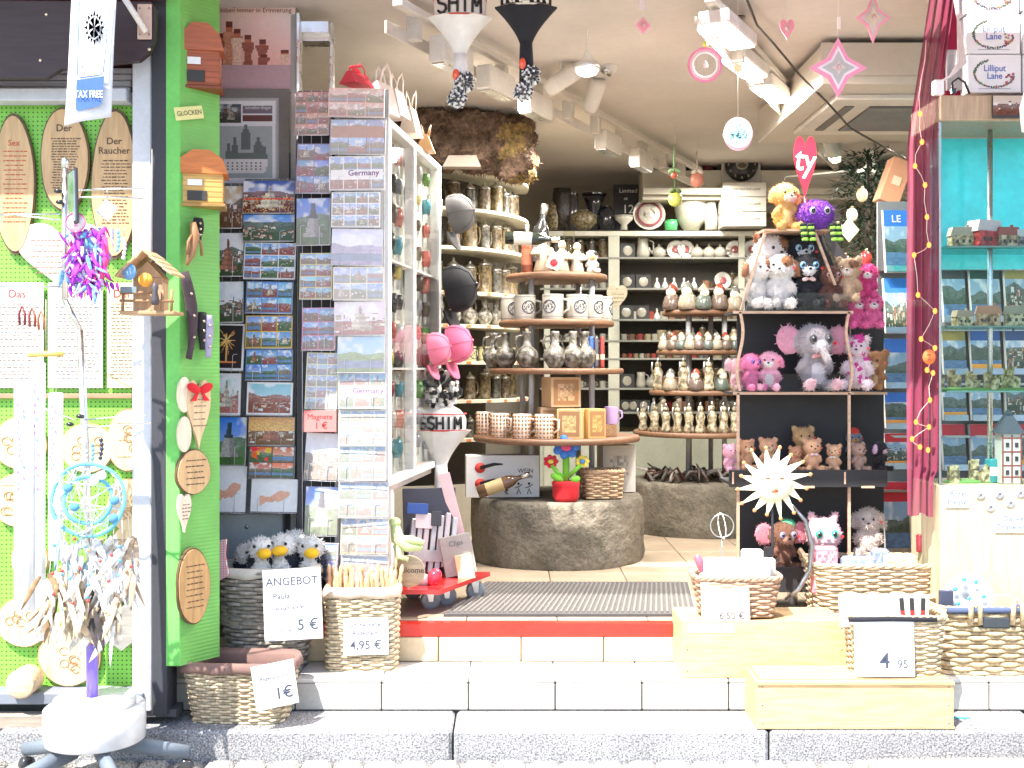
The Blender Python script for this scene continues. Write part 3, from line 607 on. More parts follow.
t = thing('wall_clock_keyring', 'small carved dark figure standing on the feeder house porch', 'figurine', W(155, 305, 4.22)); mb = MB('woodv', (.08, .07, .08)); mb.lathe([(.012, 0), (.016, .02), (.01, .05), (.014, .065), (.004, .085)], n=10); mb.build('body', t)
# ---------------- tax free banner
t = thing('hanging_banner', 'white and blue TAX FREE banner with a starry emblem hanging at top left', 'banner', W(94, -10, 4.2)); k = 4.2/1150
mb = MB('matte', (.78, .78, .82)); NX, NZ = 10, 20; vs = []
for j in range(NZ+1):
    for i in range(NX+1):
        u, v = i/NX, j/NZ; xl = 72-8*v; xr = 117-7*v; x = xl+(xr-xl)*u; y = -10+(134+2-10*u)*v; vs.append(((x-94)*k, .012*math.sin(u*5+v*3)*v, -(y+10)*k))
mb.k = 'cloth'; mb.add(vs, [((j+1)*(NX+1)+i, (j+1)*(NX+1)+i+1, j*(NX+1)+i+1, j*(NX+1)+i) for j in range(NZ) for i in range(NX)], True)
o = mb.build('cloth', t); md = o.modifiers.new('thick', 'SOLIDIFY'); md.thickness = .002
def bx_(px, py, y=-.016): return ((px-94)*k, y, -(py+10)*k)
m = MB('matte', (.05, .13, .4)); mb = m
q = [bx_(78, 81), bx_(106, 77), bx_(103, 104), bx_(101, 107), bx_(79, 112), bx_(77, 110)]; m.add(q+[(a, b+.002, c) for a, b, c in q], [(5, 4, 3, 2, 1, 0)])
pts = [bx_(81, 3), bx_(79, 76), bx_(81, 79), bx_(102, 76), bx_(105, 73), bx_(112, 3)]; m.tube(pts, .0022, 4)
cx_, cy_ = 96, 29
for i in range(16):
    a = 2*math.pi*i/16; r0, r1 = (8, 14) ; e = .2; p = [bx_(cx_+7*math.sin(a-e), cy_+12*math.cos(a-e), -.017), bx_(cx_+10*math.sin(a), cy_+(19 if i % 2 == 0 else 16)*math.cos(a), -.017), bx_(cx_+7*math.sin(a+e), cy_+12*math.cos(a+e), -.017)]
    m.add(p, [(0, 1, 2)]); m.add(p, [(2, 1, 0)])
m.col(.25, .33, .5)
for i in range(6): a = i*1.05; p = [bx_(cx_+6*math.sin(a), cy_+11*math.cos(a), -.0175), bx_(cx_+6*math.sin(a+.8), cy_+11*math.cos(a+.8), -.0175), bx_(cx_, cy_, -.0175)]; m.add(p, [(0, 1, 2)]); m.add(p, [(2, 1, 0)])
m.col(.1, .16, .35); x, y, z = bx_(93, 71, -.026); m.text('Global Blue', .028, x, y, z, True, .76); m.col(.8, .82, .88); x, y, z = bx_(91, 99, -.024); m.text('TAX FREE', .038, x, y, z, True, .62)
m.build('print', t)
mb = MB('matte', (.75, .72, .68)); a = W(118, -12, 4.3)-t.location; b = W(146, 32, 4.38)-t.location; mb.tube([a, b], .012, 8); mb.build('rod', t)
t2 = thing('wall_bracket', 'pale rectangular mounting plate screwed to the brown valance', 'bracket', W(145, 22, 4.4)); mb = MB('matte', (.62, .45, .36)); mb.box(0, -.004, 0, .055, .006, .135, .002); mb.build('plate', t2)
for s in (-1, 1):
    for q in (-1, 1): mb = MB('metal', (.3, .25, .2)); mb.ell((s*.018, -.008, q*.05), (.004, .003, .004), n=8, m=4); mb.build('screw', t2)
# ---------------- posters on the window wall
PW = 5.27
def W2(px, py, D=PW): return W(px, py, D)
H_, W_ = 72, 62; A = np.zeros((H_, W_, 3))
for j in range(H_):
    for i in range(W_):
        u, v = i/W_, j/H_
        c = lin(225-20*v, 195-55*v+10*(1-u), 190-60*v) if v < .74 else lin(150+40*v, 125+30*v, 130+30*v)
        A[j, i] = c*(.62+.45*u if v < .74 else .8)
figs = [(.08, .46, .8), (.2, .36, .95), (.3, .42, .9), (.43, .48, .8), (.6, .52, .75), (.62, .66, .7), (.87, .62, .72)]
for (fx, top, _) in figs:
    for j in range(int(H_*top), int(H_*.76)):
        t_ = (j/H_-top)/(.76-top); hw = .035 if t_ < .18 else .05+.02*math.sin(t_*7); c = lin(95, 45, 35) if t_ < .1 else (lin(160, 90, 65) if t_ < .2 else [lin(170, 115, 90), lin(130, 75, 60), lin(195, 160, 140)][int(fx*17) % 3])
        for i in range(int(W_*(fx-hw)), int(W_*(fx+hw))+1):
            if 0 <= i < W_: A[j, i] = c*(.8+.4*rng.random())
def fine(A, s=2): return A
t = thing('advert_poster', 'pinkish advertising poster of carved family figurines above the castle poster', 'poster', W2(254, 92), 0)
mb = MB('print', (.3, .2, .2)); w = 83*PW/F; h = 108*PW/F; mb.box(0, .006, h/2, w+.008, .01, h+.008, .001); mb.pic(np.clip(A*1.45, 0, .9), w, h, 0, -.002, 0); mb.build('sheet', t)
m = MB('matte', (.25, .1, .1)); m.text('Alltägliche Momente', .033, -.02, -.004, h*.79); m.text('bleiben immer in Erinnerung', .03, .0, -.004, h*.735); m.build('lettering', t)
A = fill(60, 40, lin(170, 165, 160)); A[1:59, 1:39] = lin(205, 203, 205)
A[3:15, 3:17] = view(12, 14, (90, 95, 100), (90, 95, 80), 'tower')*.6; A[4:9, 18:37] = lin(110, 100, 110); A[10:14, 18:37] = lin(95, 60, 55)
A[17:50, 3:37] = lin(150, 155, 155)
for (x, y0, y1, ww) in ((20, 16, 32, 3), (13, 24, 36, 2), (28, 24, 36, 3), (9, 28, 38, 2), (32, 30, 40, 2)):
    for y in range(y0, y1): q = max(1, int(ww*min(1, (y-y0)/6+.2))); A[y, x-q:x+q] = lin(95, 100, 100)
for y in range(34, 47): A[y, 6+abs(y-40)//3:34-abs(y-40)//3] = lin(205, 200, 195) if y > 37 else lin(100, 105, 100)
for y in range(40, 45, 2): A[y, 8:32:3] = lin(90, 90, 90)
t = thing('castle_poster', 'grey framed poster of a model castle below the figurine poster', 'poster', W2(248, 198, 5.25))
mb = MB('matte', (.22, .2, .18)); mb.box(-.0, .008, .25, .375, .012, .5, .002); mb.build('backing', t)
mb = MB('print', (.5, .5, .5)); mb.pic(np.clip(A*1.35, 0, .85), .285, .43, -.01, -.001, .02); mb.k = 'matte'; mb.col(.4, .4, .42).box(-.01, .0025, .235, .3, .006, .445); mb.build('sheet', t)
m = MB('matte', (.75, .75, .75)); m.text('Schreiber-Bogen', .021, .047, -.004, .405, True, .85); m.col(.3, .3, .3).text('Schloss Burg', .017, .0, -.004, .03, False, 1.3); m.build('lettering', t)
# grey meter box under the cards
t = thing('metal_box', 'grey metal cabinet door under the left postcards', 'metal box', W(249, 600, 5.25))
mb = MB('matte', (.42, .44, .43)); mb.box(0, 0, .19, .32, .08, .42, .006); mb.build('body', t)
for a, b in ((0, .34), (.04, .26)): mb = MB('metal', (.5, .5, .48)); mb.ell((a, -.043, b), (.01, .006, .01), n=10, m=6); mb.build('lock', t)
# ================================================================== postcards
def wire_rack(loc, label, w, h, rz=0, cols=2, back=(.04, .04, .045), n=8):
    t = thing('postcard_rack', label, 'postcard rack', loc, rz, 'wire postcard racks')
    if back: mb = MB('matte', back); mb.box(0, .03, h/2, w, .012, h, .002); mb.build('back_panel', t)
    mb = MB('gloss', (.7, .7, .7))
    for i in range(cols): x = -w/2+w*(i+.5)/cols; mb.tube([(x-.02, .012, 0), (x-.02, .012, h)], .0022, 5); mb.tube([(x+.02, .012, 0), (x+.02, .012, h)], .0022, 5)
    mb.build('wires', t)
    return t
def card(px0, px1, py0, py1, D, A, label, tilt=0, name='postcard', group='postcards in the racks', pocket=True, rz=0, texts=()):
    w = (px1-px0)*D/F; h = (py1-py0)*D/F
    t = thing(name, label, 'postcard', W((px0+px1)/2, py1, D), rz, group)
    t.rotation_euler = (R(-7), R(tilt), R(rz+random.uniform(-2, 2)))
    mb = MB('print', (.75, .74, .72)); mb.box(0, .005, h/2, w, .008, h); mb.pic(A, w-.002, h-.002, 0, 0, .001, random.uniform(.0, .002)); mb.v = [(a, b-.0015 if i >= 8 else b, c) for i, (a, b, c) in enumerate(mb.v)]; mb.build('card_stack', t)
    if texts:
        m = MB('matte')
        for (s, sz, x, z, c, b) in texts: m.col(*c).text(s, sz, x*w, -.0045, z*h, b)
        m.build('lettering', t)
    if pocket:
        m = MB('gloss', (.72, .72, .74)); z0 = -.004; hh = h*random.uniform(.3, .4)
        for s in (-.28, .28): m.tube([(s*w-.012, -.009, z0), (s*w-.012, -.01, hh), (s*w-.006, -.011, hh+.006), (s*w+.008, -.011, hh+.006)], .0013, 4)
        m.tube([(-w*.5, -.009, z0), (w*.5, -.009, z0)], .0015, 4); m.build('pocket_wire', t)
    return t
V = lambda k, s=(110, 160, 220), l=(70, 110, 50): (lambda h, w: view(h, w, s, l, k))
def bordered(f, c=(235, 232, 225)):
    def g(h, w): A = fill(h, w, lin(*c)); A[2:-2, 2:-2] = f(h-4, w-4); return A
    return g
def monument(h, w):
    A = view(h, w, (40, 120, 215), (70, 120, 50), 'x'); 
    for y in range(int(h*.12), int(h*.85)):
        v = (y/h-.12)/.73; q = [.05, .07, .12, .16, .2, .28][min(5, int(v*6))]; x = w/2
        a = max(0, int(x-q*w)); b = min(w, int(x+q*w)+1); A[y, a:b] = ((lin(50, 75, 80) if v < .42 else lin(170, 168, 160))*(.6+.6*rng.random((b-a, 1)))); A[y, int(x+q*w*.3):b] *= .6
    return A
def sunset(h, w):
    A = view(h, w, (120, 110, 150), (120, 90, 40), 'tower')
    for y in range(h//2): A[y] = lin(240, 190-60*abs(y/h-.3), 110)*(.5+.9*rng.random((w, 1))*(y/h+.3))
    return A
def MU(r, c, **k): return lambda h, w: multi(h, w, r, c, **k)
c1 = [(211, 242, 185, 228, V('town', (200, 170, 130), (110, 80, 40)), 'brown aerial village postcard, top of the leftmost card column'),
      (209, 243, 232, 276, V('tower', (215, 225, 235), (60, 90, 45)), 'white pavilion postcard with blue roof, second in the leftmost card column'),
      (211, 243, 281, 322, V('town', (200, 210, 215), (60, 80, 40)), 'green street scene postcard, third in the leftmost card column'),
      (208, 243, 323, 370, firework, 'dark firework postcard with a white border'),
      (212, 240, 373, 415, bordered(V('tower', (190, 210, 200), (190, 130, 110))), 'old-fashioned monument postcard with cream border, under the firework card'),
      (210, 245, 417, 465, monument, 'deep blue sky monument postcard, second lowest in the leftmost card column'),
      (210, 245, 466, 512, hand, 'white postcard with a drawn hand, lowest in the leftmost card column')]
c2 = [(243, 294, 180, 213, night, 'red and blue night view postcard, top of the second card column'),
      (243, 294, 214, 241, V('town', (80, 140, 215), (60, 90, 50)), 'wide blue panorama postcard, second in the second card column'),
      (243, 295, 242, 279, MU(3, 3, border=(235, 232, 225)), 'cream-bordered postcard of nine small views, third in the second card column'),
      (245, 292, 281, 313, MU(2, 3, border=(90, 130, 190)), 'blue-bordered postcard of six views, directly above the yellow one'),
      (245, 292, 315, 348, MU(2, 3, border=(235, 170, 30)), 'yellow-bordered postcard of six small views'),
      (245, 292, 349, 380, MU(2, 3, border=(80, 120, 185)), 'blue-bordered postcard of six views, directly below the yellow one'),
      (246, 292, 382, 415, bordered(V('town', (140, 190, 200), (150, 90, 60))), 'white-bordered postcard of an old street, second card column'),
      (248, 294, 417, 445, sunset, 'golden sunset landscape postcard, second card column'),
      (248, 294, 446, 478, MU(2, 2, border=(60, 60, 60), sky_c=(220, 110, 40), kinds=('flower', 'river')), 'orange flower and blue river postcard, second lowest of the second column'),
      (250, 297, 479, 512, hand, 'wide white postcard with drawn hands, lowest in the second card column')]
c3 = [(294, 329, 90, 135, MU(4, 3, border=(190, 110, 90), sky_c=(200, 140, 120)), 'red brick-coloured postcard of many views, top of the third card column'),
      (295, 330, 142, 193, MU(3, 2, border=(110, 80, 130)), 'purple-bordered postcard of six views, third card column'),
      (296, 330, 197, 245, monument, 'tall blue sky monument postcard near the top of the third card column'),
      (299, 332, 252, 299, MU(4, 2, border=(220, 200, 90), sky_c=(130, 190, 220)), 'yellow river map postcard, third card column'),
      (301, 335, 307, 350, MU(3, 2, border=(220, 120, 160)), 'pink-bordered postcard, third card column'),
      (304, 337, 352, 409, MU(5, 3, border=(225, 225, 150), wash=.25), 'tall pale yellow postcard, just above the red magnet sign'),
      (303, 337, 433, 480, V('town', (215, 215, 225), (110, 120, 90)), 'pale street postcard, just below the red magnet sign'),
      (304, 337, 487, 535, monument, 'blue monument postcard low in the third card column'),
      (306, 337, 543, 578, MU(2, 2, border=(170, 140, 200)), 'lilac-bordered card at the bottom of the third card column')]
c4 = [(328, 384, 87, 117, MU(2, 3, border=(230, 160, 150), sky_c=(210, 170, 160)), 'salmon-coloured postcard of six views, top of the fourth card column'),
      (329, 385, 118, 154, MU(2, 3, border=(40, 40, 70), title=(.2, .55, (150, 90, 60))), 'dark navy crest postcard in the fourth card column'),
      (329, 385, 155, 190, MU(2, 4, border=(235, 230, 225), title=(.4, .7, (240, 238, 235))), 'postcard reading Germany near the top of the fourth card column'),
      (331, 380, 191, 227, MU(3, 4, border=(240, 240, 240)), 'white-bordered postcard of twelve views, fourth card column'),
      (331, 382, 228, 265, V('river', (200, 200, 235), (170, 170, 200)), 'pale blue hazy river postcard, fourth card column'),
      (333, 384, 266, 300, MU(2, 3, border=(240, 220, 180), wash=.15), 'cream postcard of six views, fourth card column'),
      (334, 385, 301, 335, V('tower', (220, 200, 220), (170, 80, 80)), 'pinkish church tower postcard, fourth card column'),
      (337, 384, 336, 372, V('river', (130, 190, 235), (110, 170, 70)), 'green meadow and blue sky postcard, fourth card column'),
      (338, 386, 373, 408, MU(2, 3, border=(200, 220, 235), title=(.35, .7, (240, 240, 240)), wash=.15), 'pale postcard reading Germany in the lower half of the fourth column'),
      (338, 386, 410, 445, MU(3, 4, border=(230, 235, 200), wash=.25), 'pale washed-out yellow-green postcard, fourth card column'),
      (338, 386, 446, 480, MU(2, 4, border=(220, 235, 225), wash=.2), 'pale mint postcard of eight views, fourth card column'),
      (338, 388, 482, 517, MU(2, 3, border=(235, 190, 190), wash=.2), 'pale rose-bordered postcard, fourth card column'),
      (340, 388, 518, 554, MU(2, 3, border=(240, 200, 140), wash=.1), 'orange-bordered postcard, second lowest of the fourth column'),
      (340, 388, 556, 590, MU(2, 3, border=(235, 235, 240), wash=.25), 'white-bordered postcard at the foot of the fourth column')]
wire_rack(W(226, 514, 5.2), 'narrow wire rack holding the leftmost postcard column', .16, 1.5, back=(.2, .21, .2))
wire_rack(W(270, 514, 5.2), 'wire rack holding the second postcard column beside the dark gap', .235, 1.52, back=(.25, .26, .25))
wire_rack(W(316, 590, 5.1), 'narrow wire rack holding the third postcard column', .17, 2.22, back=(.06, .06, .07))
wire_rack(W(361, 590, 5.06), 'wire rack holding the fourth and brightest postcard column', .24, 2.21, cols=3, back=(.45, .45, .45))
for lst, D, gx in ((c1, 5.14, 1.6), (c2, 5.13, 1.6), (c3, 5.02, 1.7), (c4, 4.98, 1.7)):
    for i, (a, b, c, d, f, lab) in enumerate(lst):
        A = f(int((d-c)*1.15), int((b-a)*1.15)); tx = ()
        if lst is c4 and i > 7: A = A*.5+np.array([.14, .13, .12])  # sunlit lower cards: print darkened against the sun, pale light still mixed in
        elif lst is c4: A = A*.62+np.array([.36, .3, .26])  # bright pinkish light on this column, mixed into the print colours
        elif lst is c3: A = A*.72+np.array([.2, .16, .16])  # weaker share of the same pinkish light put into these prints
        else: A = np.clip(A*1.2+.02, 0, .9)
        if lst is c4 and i in (2, 8): tx = (('Germany', .036, .12, .42, (.25, .1, .25), True),)
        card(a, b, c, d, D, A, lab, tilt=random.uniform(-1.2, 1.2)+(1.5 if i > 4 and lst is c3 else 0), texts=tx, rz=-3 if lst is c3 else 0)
t = thing('magnet_sign', 'small red card reading Magnete 1 euro between the third column postcards', 'sign', W(320, 432, 4.99))
mb = MB('paper', (.85, .22, .2)); mb.box(0, 0, .047, .142, .004, .094, .001); mb.build('card', t)
mb = MB('matte', (.3, .03, .03)); mb.text('Magnete', .032, 0, -.003, .056); mb.text('1 €', .04, .005, -.003, .015, True); mb.build('lettering', t)
t = thing('rack_post', 'black upright post between the second and third postcard columns', 'post', W(302, 585, 5.16)); mb = MB('gloss', (.02, .02, .022)); mb.box(0, 0, 1.0, .045, .03, 2.0, .004); mb.build('post', t); mb = MB('metal', (.6, .6, .6))
for i in range(9): mb.ell((.0, -.018, .35+i*.2), .006, n=8, m=5)
mb.build('studs', t)
# paper bags on the rack top
for i, (px, py, w, h, c, l) in enumerate([(357, 86, 20, 20, (.7, .06, .08), 'red paper bag lying behind the white bags on the rack top'), (383, 115, 22, 50, (.78, .66, .6), 'tallest white paper carrier bag on top of the cabinet'), (397, 118, 18, 44, (.75, .62, .55), 'white paper carrier bag, second on top of the cabinet'), (411, 136, 18, 44, (.8, .68, .56), 'cream paper carrier bag, third on top of the cabinet'), (426, 152, 14, 26, (.55, .32, .15), 'small brown gift bag last on top of the cabinet')]):
    D = 5.1+i*.2; t = thing('paper_bag', l, 'paper bag', W(px, py, D), 60+i*7, 'paper bags on the cabinet'); k = D/1150; ww = w*k*1.6; hh = h*k
    mb = MB('paper', c); mb.add([(-ww/2, -.045, 0), (ww/2, -.045, 0), (ww/2, .045, 0), (-ww/2, .045, 0), (-ww*.42, -.012, hh*.62), (ww*.42, -.012, hh*.62), (ww*.42, .012, hh*.62), (-ww*.42, .012, hh*.62)], [(0, 1, 5, 4), (1, 2, 6, 5), (2, 3, 7, 6), (3, 0, 4, 7), (3, 2, 1, 0), (4, 5, 6, 7)], False); mb.build('bag', t)
    mb = MB('paper', [x*1.05 for x in c]); 
    for y in (-.012, .012): mb.tube([(-ww*.3, y, hh*.6), (-ww*.22, y*1.5, hh*.85), (0, y*2, hh), (ww*.22, y*1.5, hh*.85), (ww*.3, y, hh*.6)], .009, 6, flat=.3)
    mb.build('handle', t)
# ================================================================== tall glass cabinet seen along its face
CP0 = W(388, 487, 5.08); CP1 = Vector((-.395, 6.27, CP0.z)); dv = (CP1-CP0); CT = math.degrees(math.atan2(dv.y, dv.x)); CL = math.hypot(dv.x, dv.y); CH = ZE+252*5.1/1150-CP0.z
cab = thing('glass_cabinet', 'tall white glass display cabinet full of pocket knives left of the doorway', 'display cabinet', CP0, CT)
mb = MB('matte', (.8, .78, .76))
for (a, b) in ((0, .05), (CL*.44, .045), (CL-.03, .05)): mb.box(a+b/2, .02, CH/2, b, .05, CH, .004)
for z in (0, CH-.03): mb.box(CL/2, .02, z+.015, CL, .045, .035, .004)
mb.build('frame', cab)
mb = MB('matte', (.8, .78, .7)); mb.box(CL/2, .075, CH/2, CL, .02, CH); mb.box(CL/2, .11, .012, CL, .18, .02); mb.box(CL/2, .11, CH-.01, CL, .18, .02); mb.box(.008, .11, CH/2, .014, .18, CH); mb.box(CL-.008, .11, CH/2, .014, .18, CH); mb.build('case_body', cab)
for (a, b) in ((.05, CL*.44), (CL*.44+.045, CL-.03)): mb = MB('glass', (.94, .95, .95)); mb.box((a+b)/2, .0, CH/2, b-a, .004, CH-.06); mb.build('glass_door', cab)
for i in (1, 2): mb = MB('matte', (.75, .73, .7)); mb.box(CL/2, .035, CH*(.02+.3*i), CL-.04, .05, .01); mb.build('shelf', cab)
for z in (.35, .9, 1.4): mb = MB('metal', (.7, .68, .65)); mb.box(CL+.006, .0, z, .015, .03, .09, .003); mb.build('hinge', cab)
cols_ = [(.05, .04, .04), (.3, .03, .03), (.1, .07, .05), (.02, .02, .02), (.45, .1, .08), (.06, .25, .3), (.55, .42, .1), (.2, .2, .22), (.1, .25, .06), (.4, .4, .38)]
kn = ['black', 'dark red', 'brown', 'jet black', 'bright red', 'teal', 'yellow', 'steel grey', 'green', 'silver']
def knife_proto(ci, L):
    t = thing('pocket_knife', 'x', 'pocket knife'); mb = MB('gloss', cols_[ci]); mb.tube([(0, 0, 0), (.004, 0, -L*.3), (0, 0, -L*.6)], [.019, .023, .015], 8); mb.build('handle', t)
    mb = MB('metal', (.65, .65, .65)); mb.prism([(-.013, -L*.58), (.013, -L*.58), (.011, -L*.9), (-.004, -L), (-.013, -L*.85)], .014, 0); mb.build('blade', t); return t
rows = 11; first = {}
rk = random.Random(5)
for side in (0, 1):
    for c in range(3):
        for r in range(rows):
            u = ([.1, .25, .4] if side == 0 else [.62, .84, 1.05])[c]+rk.uniform(-.02, .02)
            if u > CL-.08: u = CL-.09
            z = CH-.07-r*(CH-.12)/rows; ci = rk.randrange(10); th = R(CT)
            p = CP0+Vector((math.cos(th)*u-math.sin(th)*.045, math.sin(th)*u+math.cos(th)*.045, z))
            lab = '%s pocket knife, %s down in %s row of the %s cabinet door' % (kn[ci], ORD[r], ['near', 'middle', 'far'][c], ['near', 'far'][side])
            if ci not in first: first[ci] = knife_proto(ci, .125); o = first[ci]; place(o, p, CT); o['label'] = lab; o['group'] = 'pocket knives in the cabinet'
            else: dup(first[ci], p, CT, lab, 'pocket knives in the cabinet', rk.uniform(.75, 1.25))
# lower white side panel below cabinet and literature rack
t = thing('side_cupboard', 'white panel of a low cupboard under the glass cabinet', 'cupboard', (CP0.x-.02, CP0.y+.06, ZF), CT)
mb = MB('matte', (.68, .67, .66)); mb.box(.12, .1, .28, .3, .16, .57, .004); mb.build('carcass', t); mb = MB('matte', (.8, .77, .73)); mb.box(.13, .012, .28, .035, .03, .57, .003); mb.box(.6, .03, .56, 1.0, .04, .03, .003); mb.build('frame_post', t)
t = thing('brochure_holder', 'slanted acrylic holder packed with grey sleeves on the red dolly', 'brochure holder', W(432, 575, 5.5), 12)
mb = MB('matte', (.05, .05, .07)); mb.at(0, .06, .2, -12, 0, 0).box(0, 0, 0, .26, .012, .42, .002); mb.build('back_board', t)
for i in range(7):
    mb = MB('plastic' if 0 else 'gloss', (.5+.03*(i % 3), .48, .48)); mb.at(-.1+i*.033, 0, .14+.012*(i % 3), -14, 8, 0).box(0, 0, 0, .024, .05, .26, .003); mb.build('sleeve', t)
for (x, z, c, w, h) in ((-.07, .32, (.03, .08, .3), .1, .05), (-.04, .26, (.7, .6, .6), .08, .07), (.02, .27, (.05, .05, .06), .05, .07)): mb = MB('paper', c); mb.at(x, -.005, z, -14, 4, 0).box(0, 0, 0, w, .008, h, .001); mb.build('booklet', t)
mb = MB('matte', (.42, .42, .41)); mb.at(-.02, -.045, .1, -14, 4, 0).box(0, 0, 0, .16, .006, .055); mb.build('front_strip', t)
t = thing('brochure_strip', 'tall pink bookmark card leaning at the right of the brochure holder', 'card', W(452, 530, 5.6), 5); mb = MB('paper', (.75, .5, .5)); mb.at(0, 0, .12, -8, -14, 0).box(0, 0, 0, .055, .006, .32, .001); mb.build('card', t)
t = thing('cardboard_display', 'grey sloping cardboard display box with dark lettering on the dolly', 'display box', W(458, 575, 5.45), 8)
mb = MB('matte', (.34, .31, .28)); mb.at(0, .02, .09, -12, -10, 0).box(0, 0, 0, .15, .06, .19, .002); mb.build('box', t); mb = MB('matte', (.1, .1, .1)); mb.at(0, .02, .09, -12, -10, 0).text('Clips', .034, 0, -.0335, .045); mb.build('lettering', t)
mb = MB('matte', (.8, .52, .3)); mb.at(.03, -.02, .04, -12, -10, 0).box(0, 0, 0, .08, .03, .12, .002); mb.build('orange_box', t)
# ---------------- red dolly
t = thing('dolly', 'low red platform dolly on grey castors carrying brochures', 'dolly', W(432, 595, 5.4)); cz_ = ZF-t.location.z
mb = MB('gloss', (.6, .03, .03)); mb.slab([(-.3, -.28), (.06, -.28), (.27, .18), (-.12, .18)], .02, cz_+.105); mb.build('platform', t)
for (x, y) in ((-.18, -.24), (.0, -.1), (.07, -.02), (.2, .12), (-.1, .14)):
    w = MB('metal', (.7, .7, .7)); w.box(x, y, cz_+.1, .06, .06, .01, .002); w.prism([(x-.02, cz_+.1), (x+.02, cz_+.1), (x+.014, cz_+.04), (x-.006, cz_+.04)], .004, y-.02); w.prism([(x-.02, cz_+.1), (x+.02, cz_+.1), (x+.014, cz_+.04), (x-.006, cz_+.04)], .004, y+.02); fk = w.build('castor', t)
    w = MB('gloss', (.25, .27, .3)); w.at(x, y, cz_+.047, 90, 0, 20).lathe([(.028, -.012), (.045, -.012), (.047, -.006), (.047, .006), (.045, .012), (.028, .012)], n=20); w.k = 'matte'; w.build('wheel', fk)
t = thing('cloth_tomato', 'bright red stuffed cloth strawberry lying on the dolly', 'cloth ornament', W(434, 582, 5.25)); mb = MB('gloss', (.8, .03, .06)); mb.ell((0, 0, .02), (.034, .034, .045), (0, .5, 0)); mb.build('body', t); mb = MB('cloth', (.8, .7, .68)); mb.ell((-.06, 0, .01), (.05, .03, .03)); mb.build('cloth_rest', t)
t = thing('round_sign', 'round tan Welcome sign hanging in front of the dolly', 'sign', W(409, 578, 5.1)); mb = MB('wood', (.45, .34, .22)); mb.at(0, 0, .03, 90, 0, 0).lathe([(.068, -.006), (.072, 0), (.068, .006)], n=28); mb.build('disc', t); mb = MB('matte', (.1, .07, .05)); mb.text('Welcome', .034, 0, -.0075, .025, True); mb.build('lettering', t)
t = thing('plush_crocodile', 'floppy pale green cloth frog hanging over the shoehorn basket', 'cloth toy', W(404, 545, 5.05)); mb = MB('cloth', (.5, .6, .28)); mb.tube([(-.04, 0, .09), (-.03, 0, .03), (.02, -.01, .0), (.08, -.02, -.01)], [.02, .03, .032, .012], 10); mb.tube([(-.02, 0, .02), (.03, -.03, .03), (.09, -.03, .015)], [.02, .018, .01], 8); mb.tube([(-.03, 0, .0), (-.02, -.01, -.05), (.02, -.02, -.06)], [.02, .015, .01], 8); mb.ell((-.04, 0, .1), (.026, .024, .022)); mb.build('body', t)
# caps and knitted hats hanging at the far end of the cabinet
def cap(loc, rz, label, c, bc=None, s=1, tilt=25):
    t = thing('baseball_cap', label, 'cap', loc, 0, 'caps hanging beside the cabinet', s)
    up = Vector((.95, -.28, .2)).normalized(); fw = Vector((.28, 0, -.95)); fw = (fw-up*fw.dot(up)).normalized(); ya = -fw; xa = ya.cross(up); t.rotation_euler = Matrix((xa, ya, up)).transposed().to_euler()
    mb = MB('cloth', c); mb.lathe([(.095, 0), (.098, .03), (.088, .07), (.06, .1), (.002, .115)], n=20, sx=.85, sy=1, cap=False); mb.build('crown', t)
    mb = MB('cloth', bc or c); pts = [(.075*math.cos(a), -.08-.095*math.sin(a)**.8) for a in np.linspace(0, math.pi, 15)]; mb.slab(pts, .008, -.004); mb.v = [(x, y, z-.9*x*x*4) for x, y, z in mb.v]; mb.build('visor', t)
    mb = MB('gloss', c); mb.ell((0, 0, .116), .008, n=8, m=5); mb.build('button', t); mb = MB('cloth', [x*.55 for x in c])
    for q in range(3): a = q*math.pi/3; mb.tube([(math.cos(a)*r_*.87*sg, math.sin(a)*r_*1.01*sg, h_) for sg, hs in ((-1, 0), (1, 1)) for r_, h_ in ([(.096, .0), (.099, .03), (.088, .07), (.06, .101), (.003, .117)] if sg < 0 else [(.003, .117), (.06, .101), (.088, .07), (.099, .03), (.096, 0)])], .0016, 4)
    mb.build('seams', t)
    return t
k_ = 1150
t = cap(W(452, 215, 6.2), 70, 'grey baseball cap, topmost of the caps beside the cabinet', (.1, .095, .095), tilt=70, s=1.1)
t = cap(W(450, 290, 6.15), 75, 'black baseball cap with pale letters under the grey cap', (.008, .008, .01), tilt=65, s=1.3)
mb = MB('matte', (.8, .78, .76)); mb.at(0, -.098, .035).text('RH', .045, 0, 0, 0, True); mb.build('lettering', t)
t = cap(W(451, 345, 6.1), 70, 'pink baseball cap hanging under the black cap', (.75, .16, .28), tilt=60, s=1.05)
t = cap(W(432, 350, 6.0), 120, 'second pink baseball cap seen through the glass cabinet', (.72, .18, .28), tilt=60, s=.9)
def pompom(m, p, r, c1, c2, seed):
    g = random.Random(seed)
    for i in range(170):
        a, b = g.random()*6.283, math.acos(g.uniform(-1, 1)); d = Vector((math.sin(b)*math.cos(a), math.sin(b)*math.sin(a), math.cos(b))); q = Vector(p)+d*r*g.uniform(.75, 1.05)
        m.c = c1 if g.random() < .5 else c2; o = d.orthogonal().normalized()*r*.16; o2 = d.cross(o).normalized()*r*.16
        m.add([tuple(q+o), tuple(q+o2), tuple(q-o), tuple(q-o2), tuple(Vector(p)+d*r*.4), tuple(q+d*r*.12)], [(0, 1, 5), (1, 2, 5), (2, 3, 5), (3, 0, 5), (1, 0, 4), (2, 1, 4), (3, 2, 4), (0, 3, 4)])
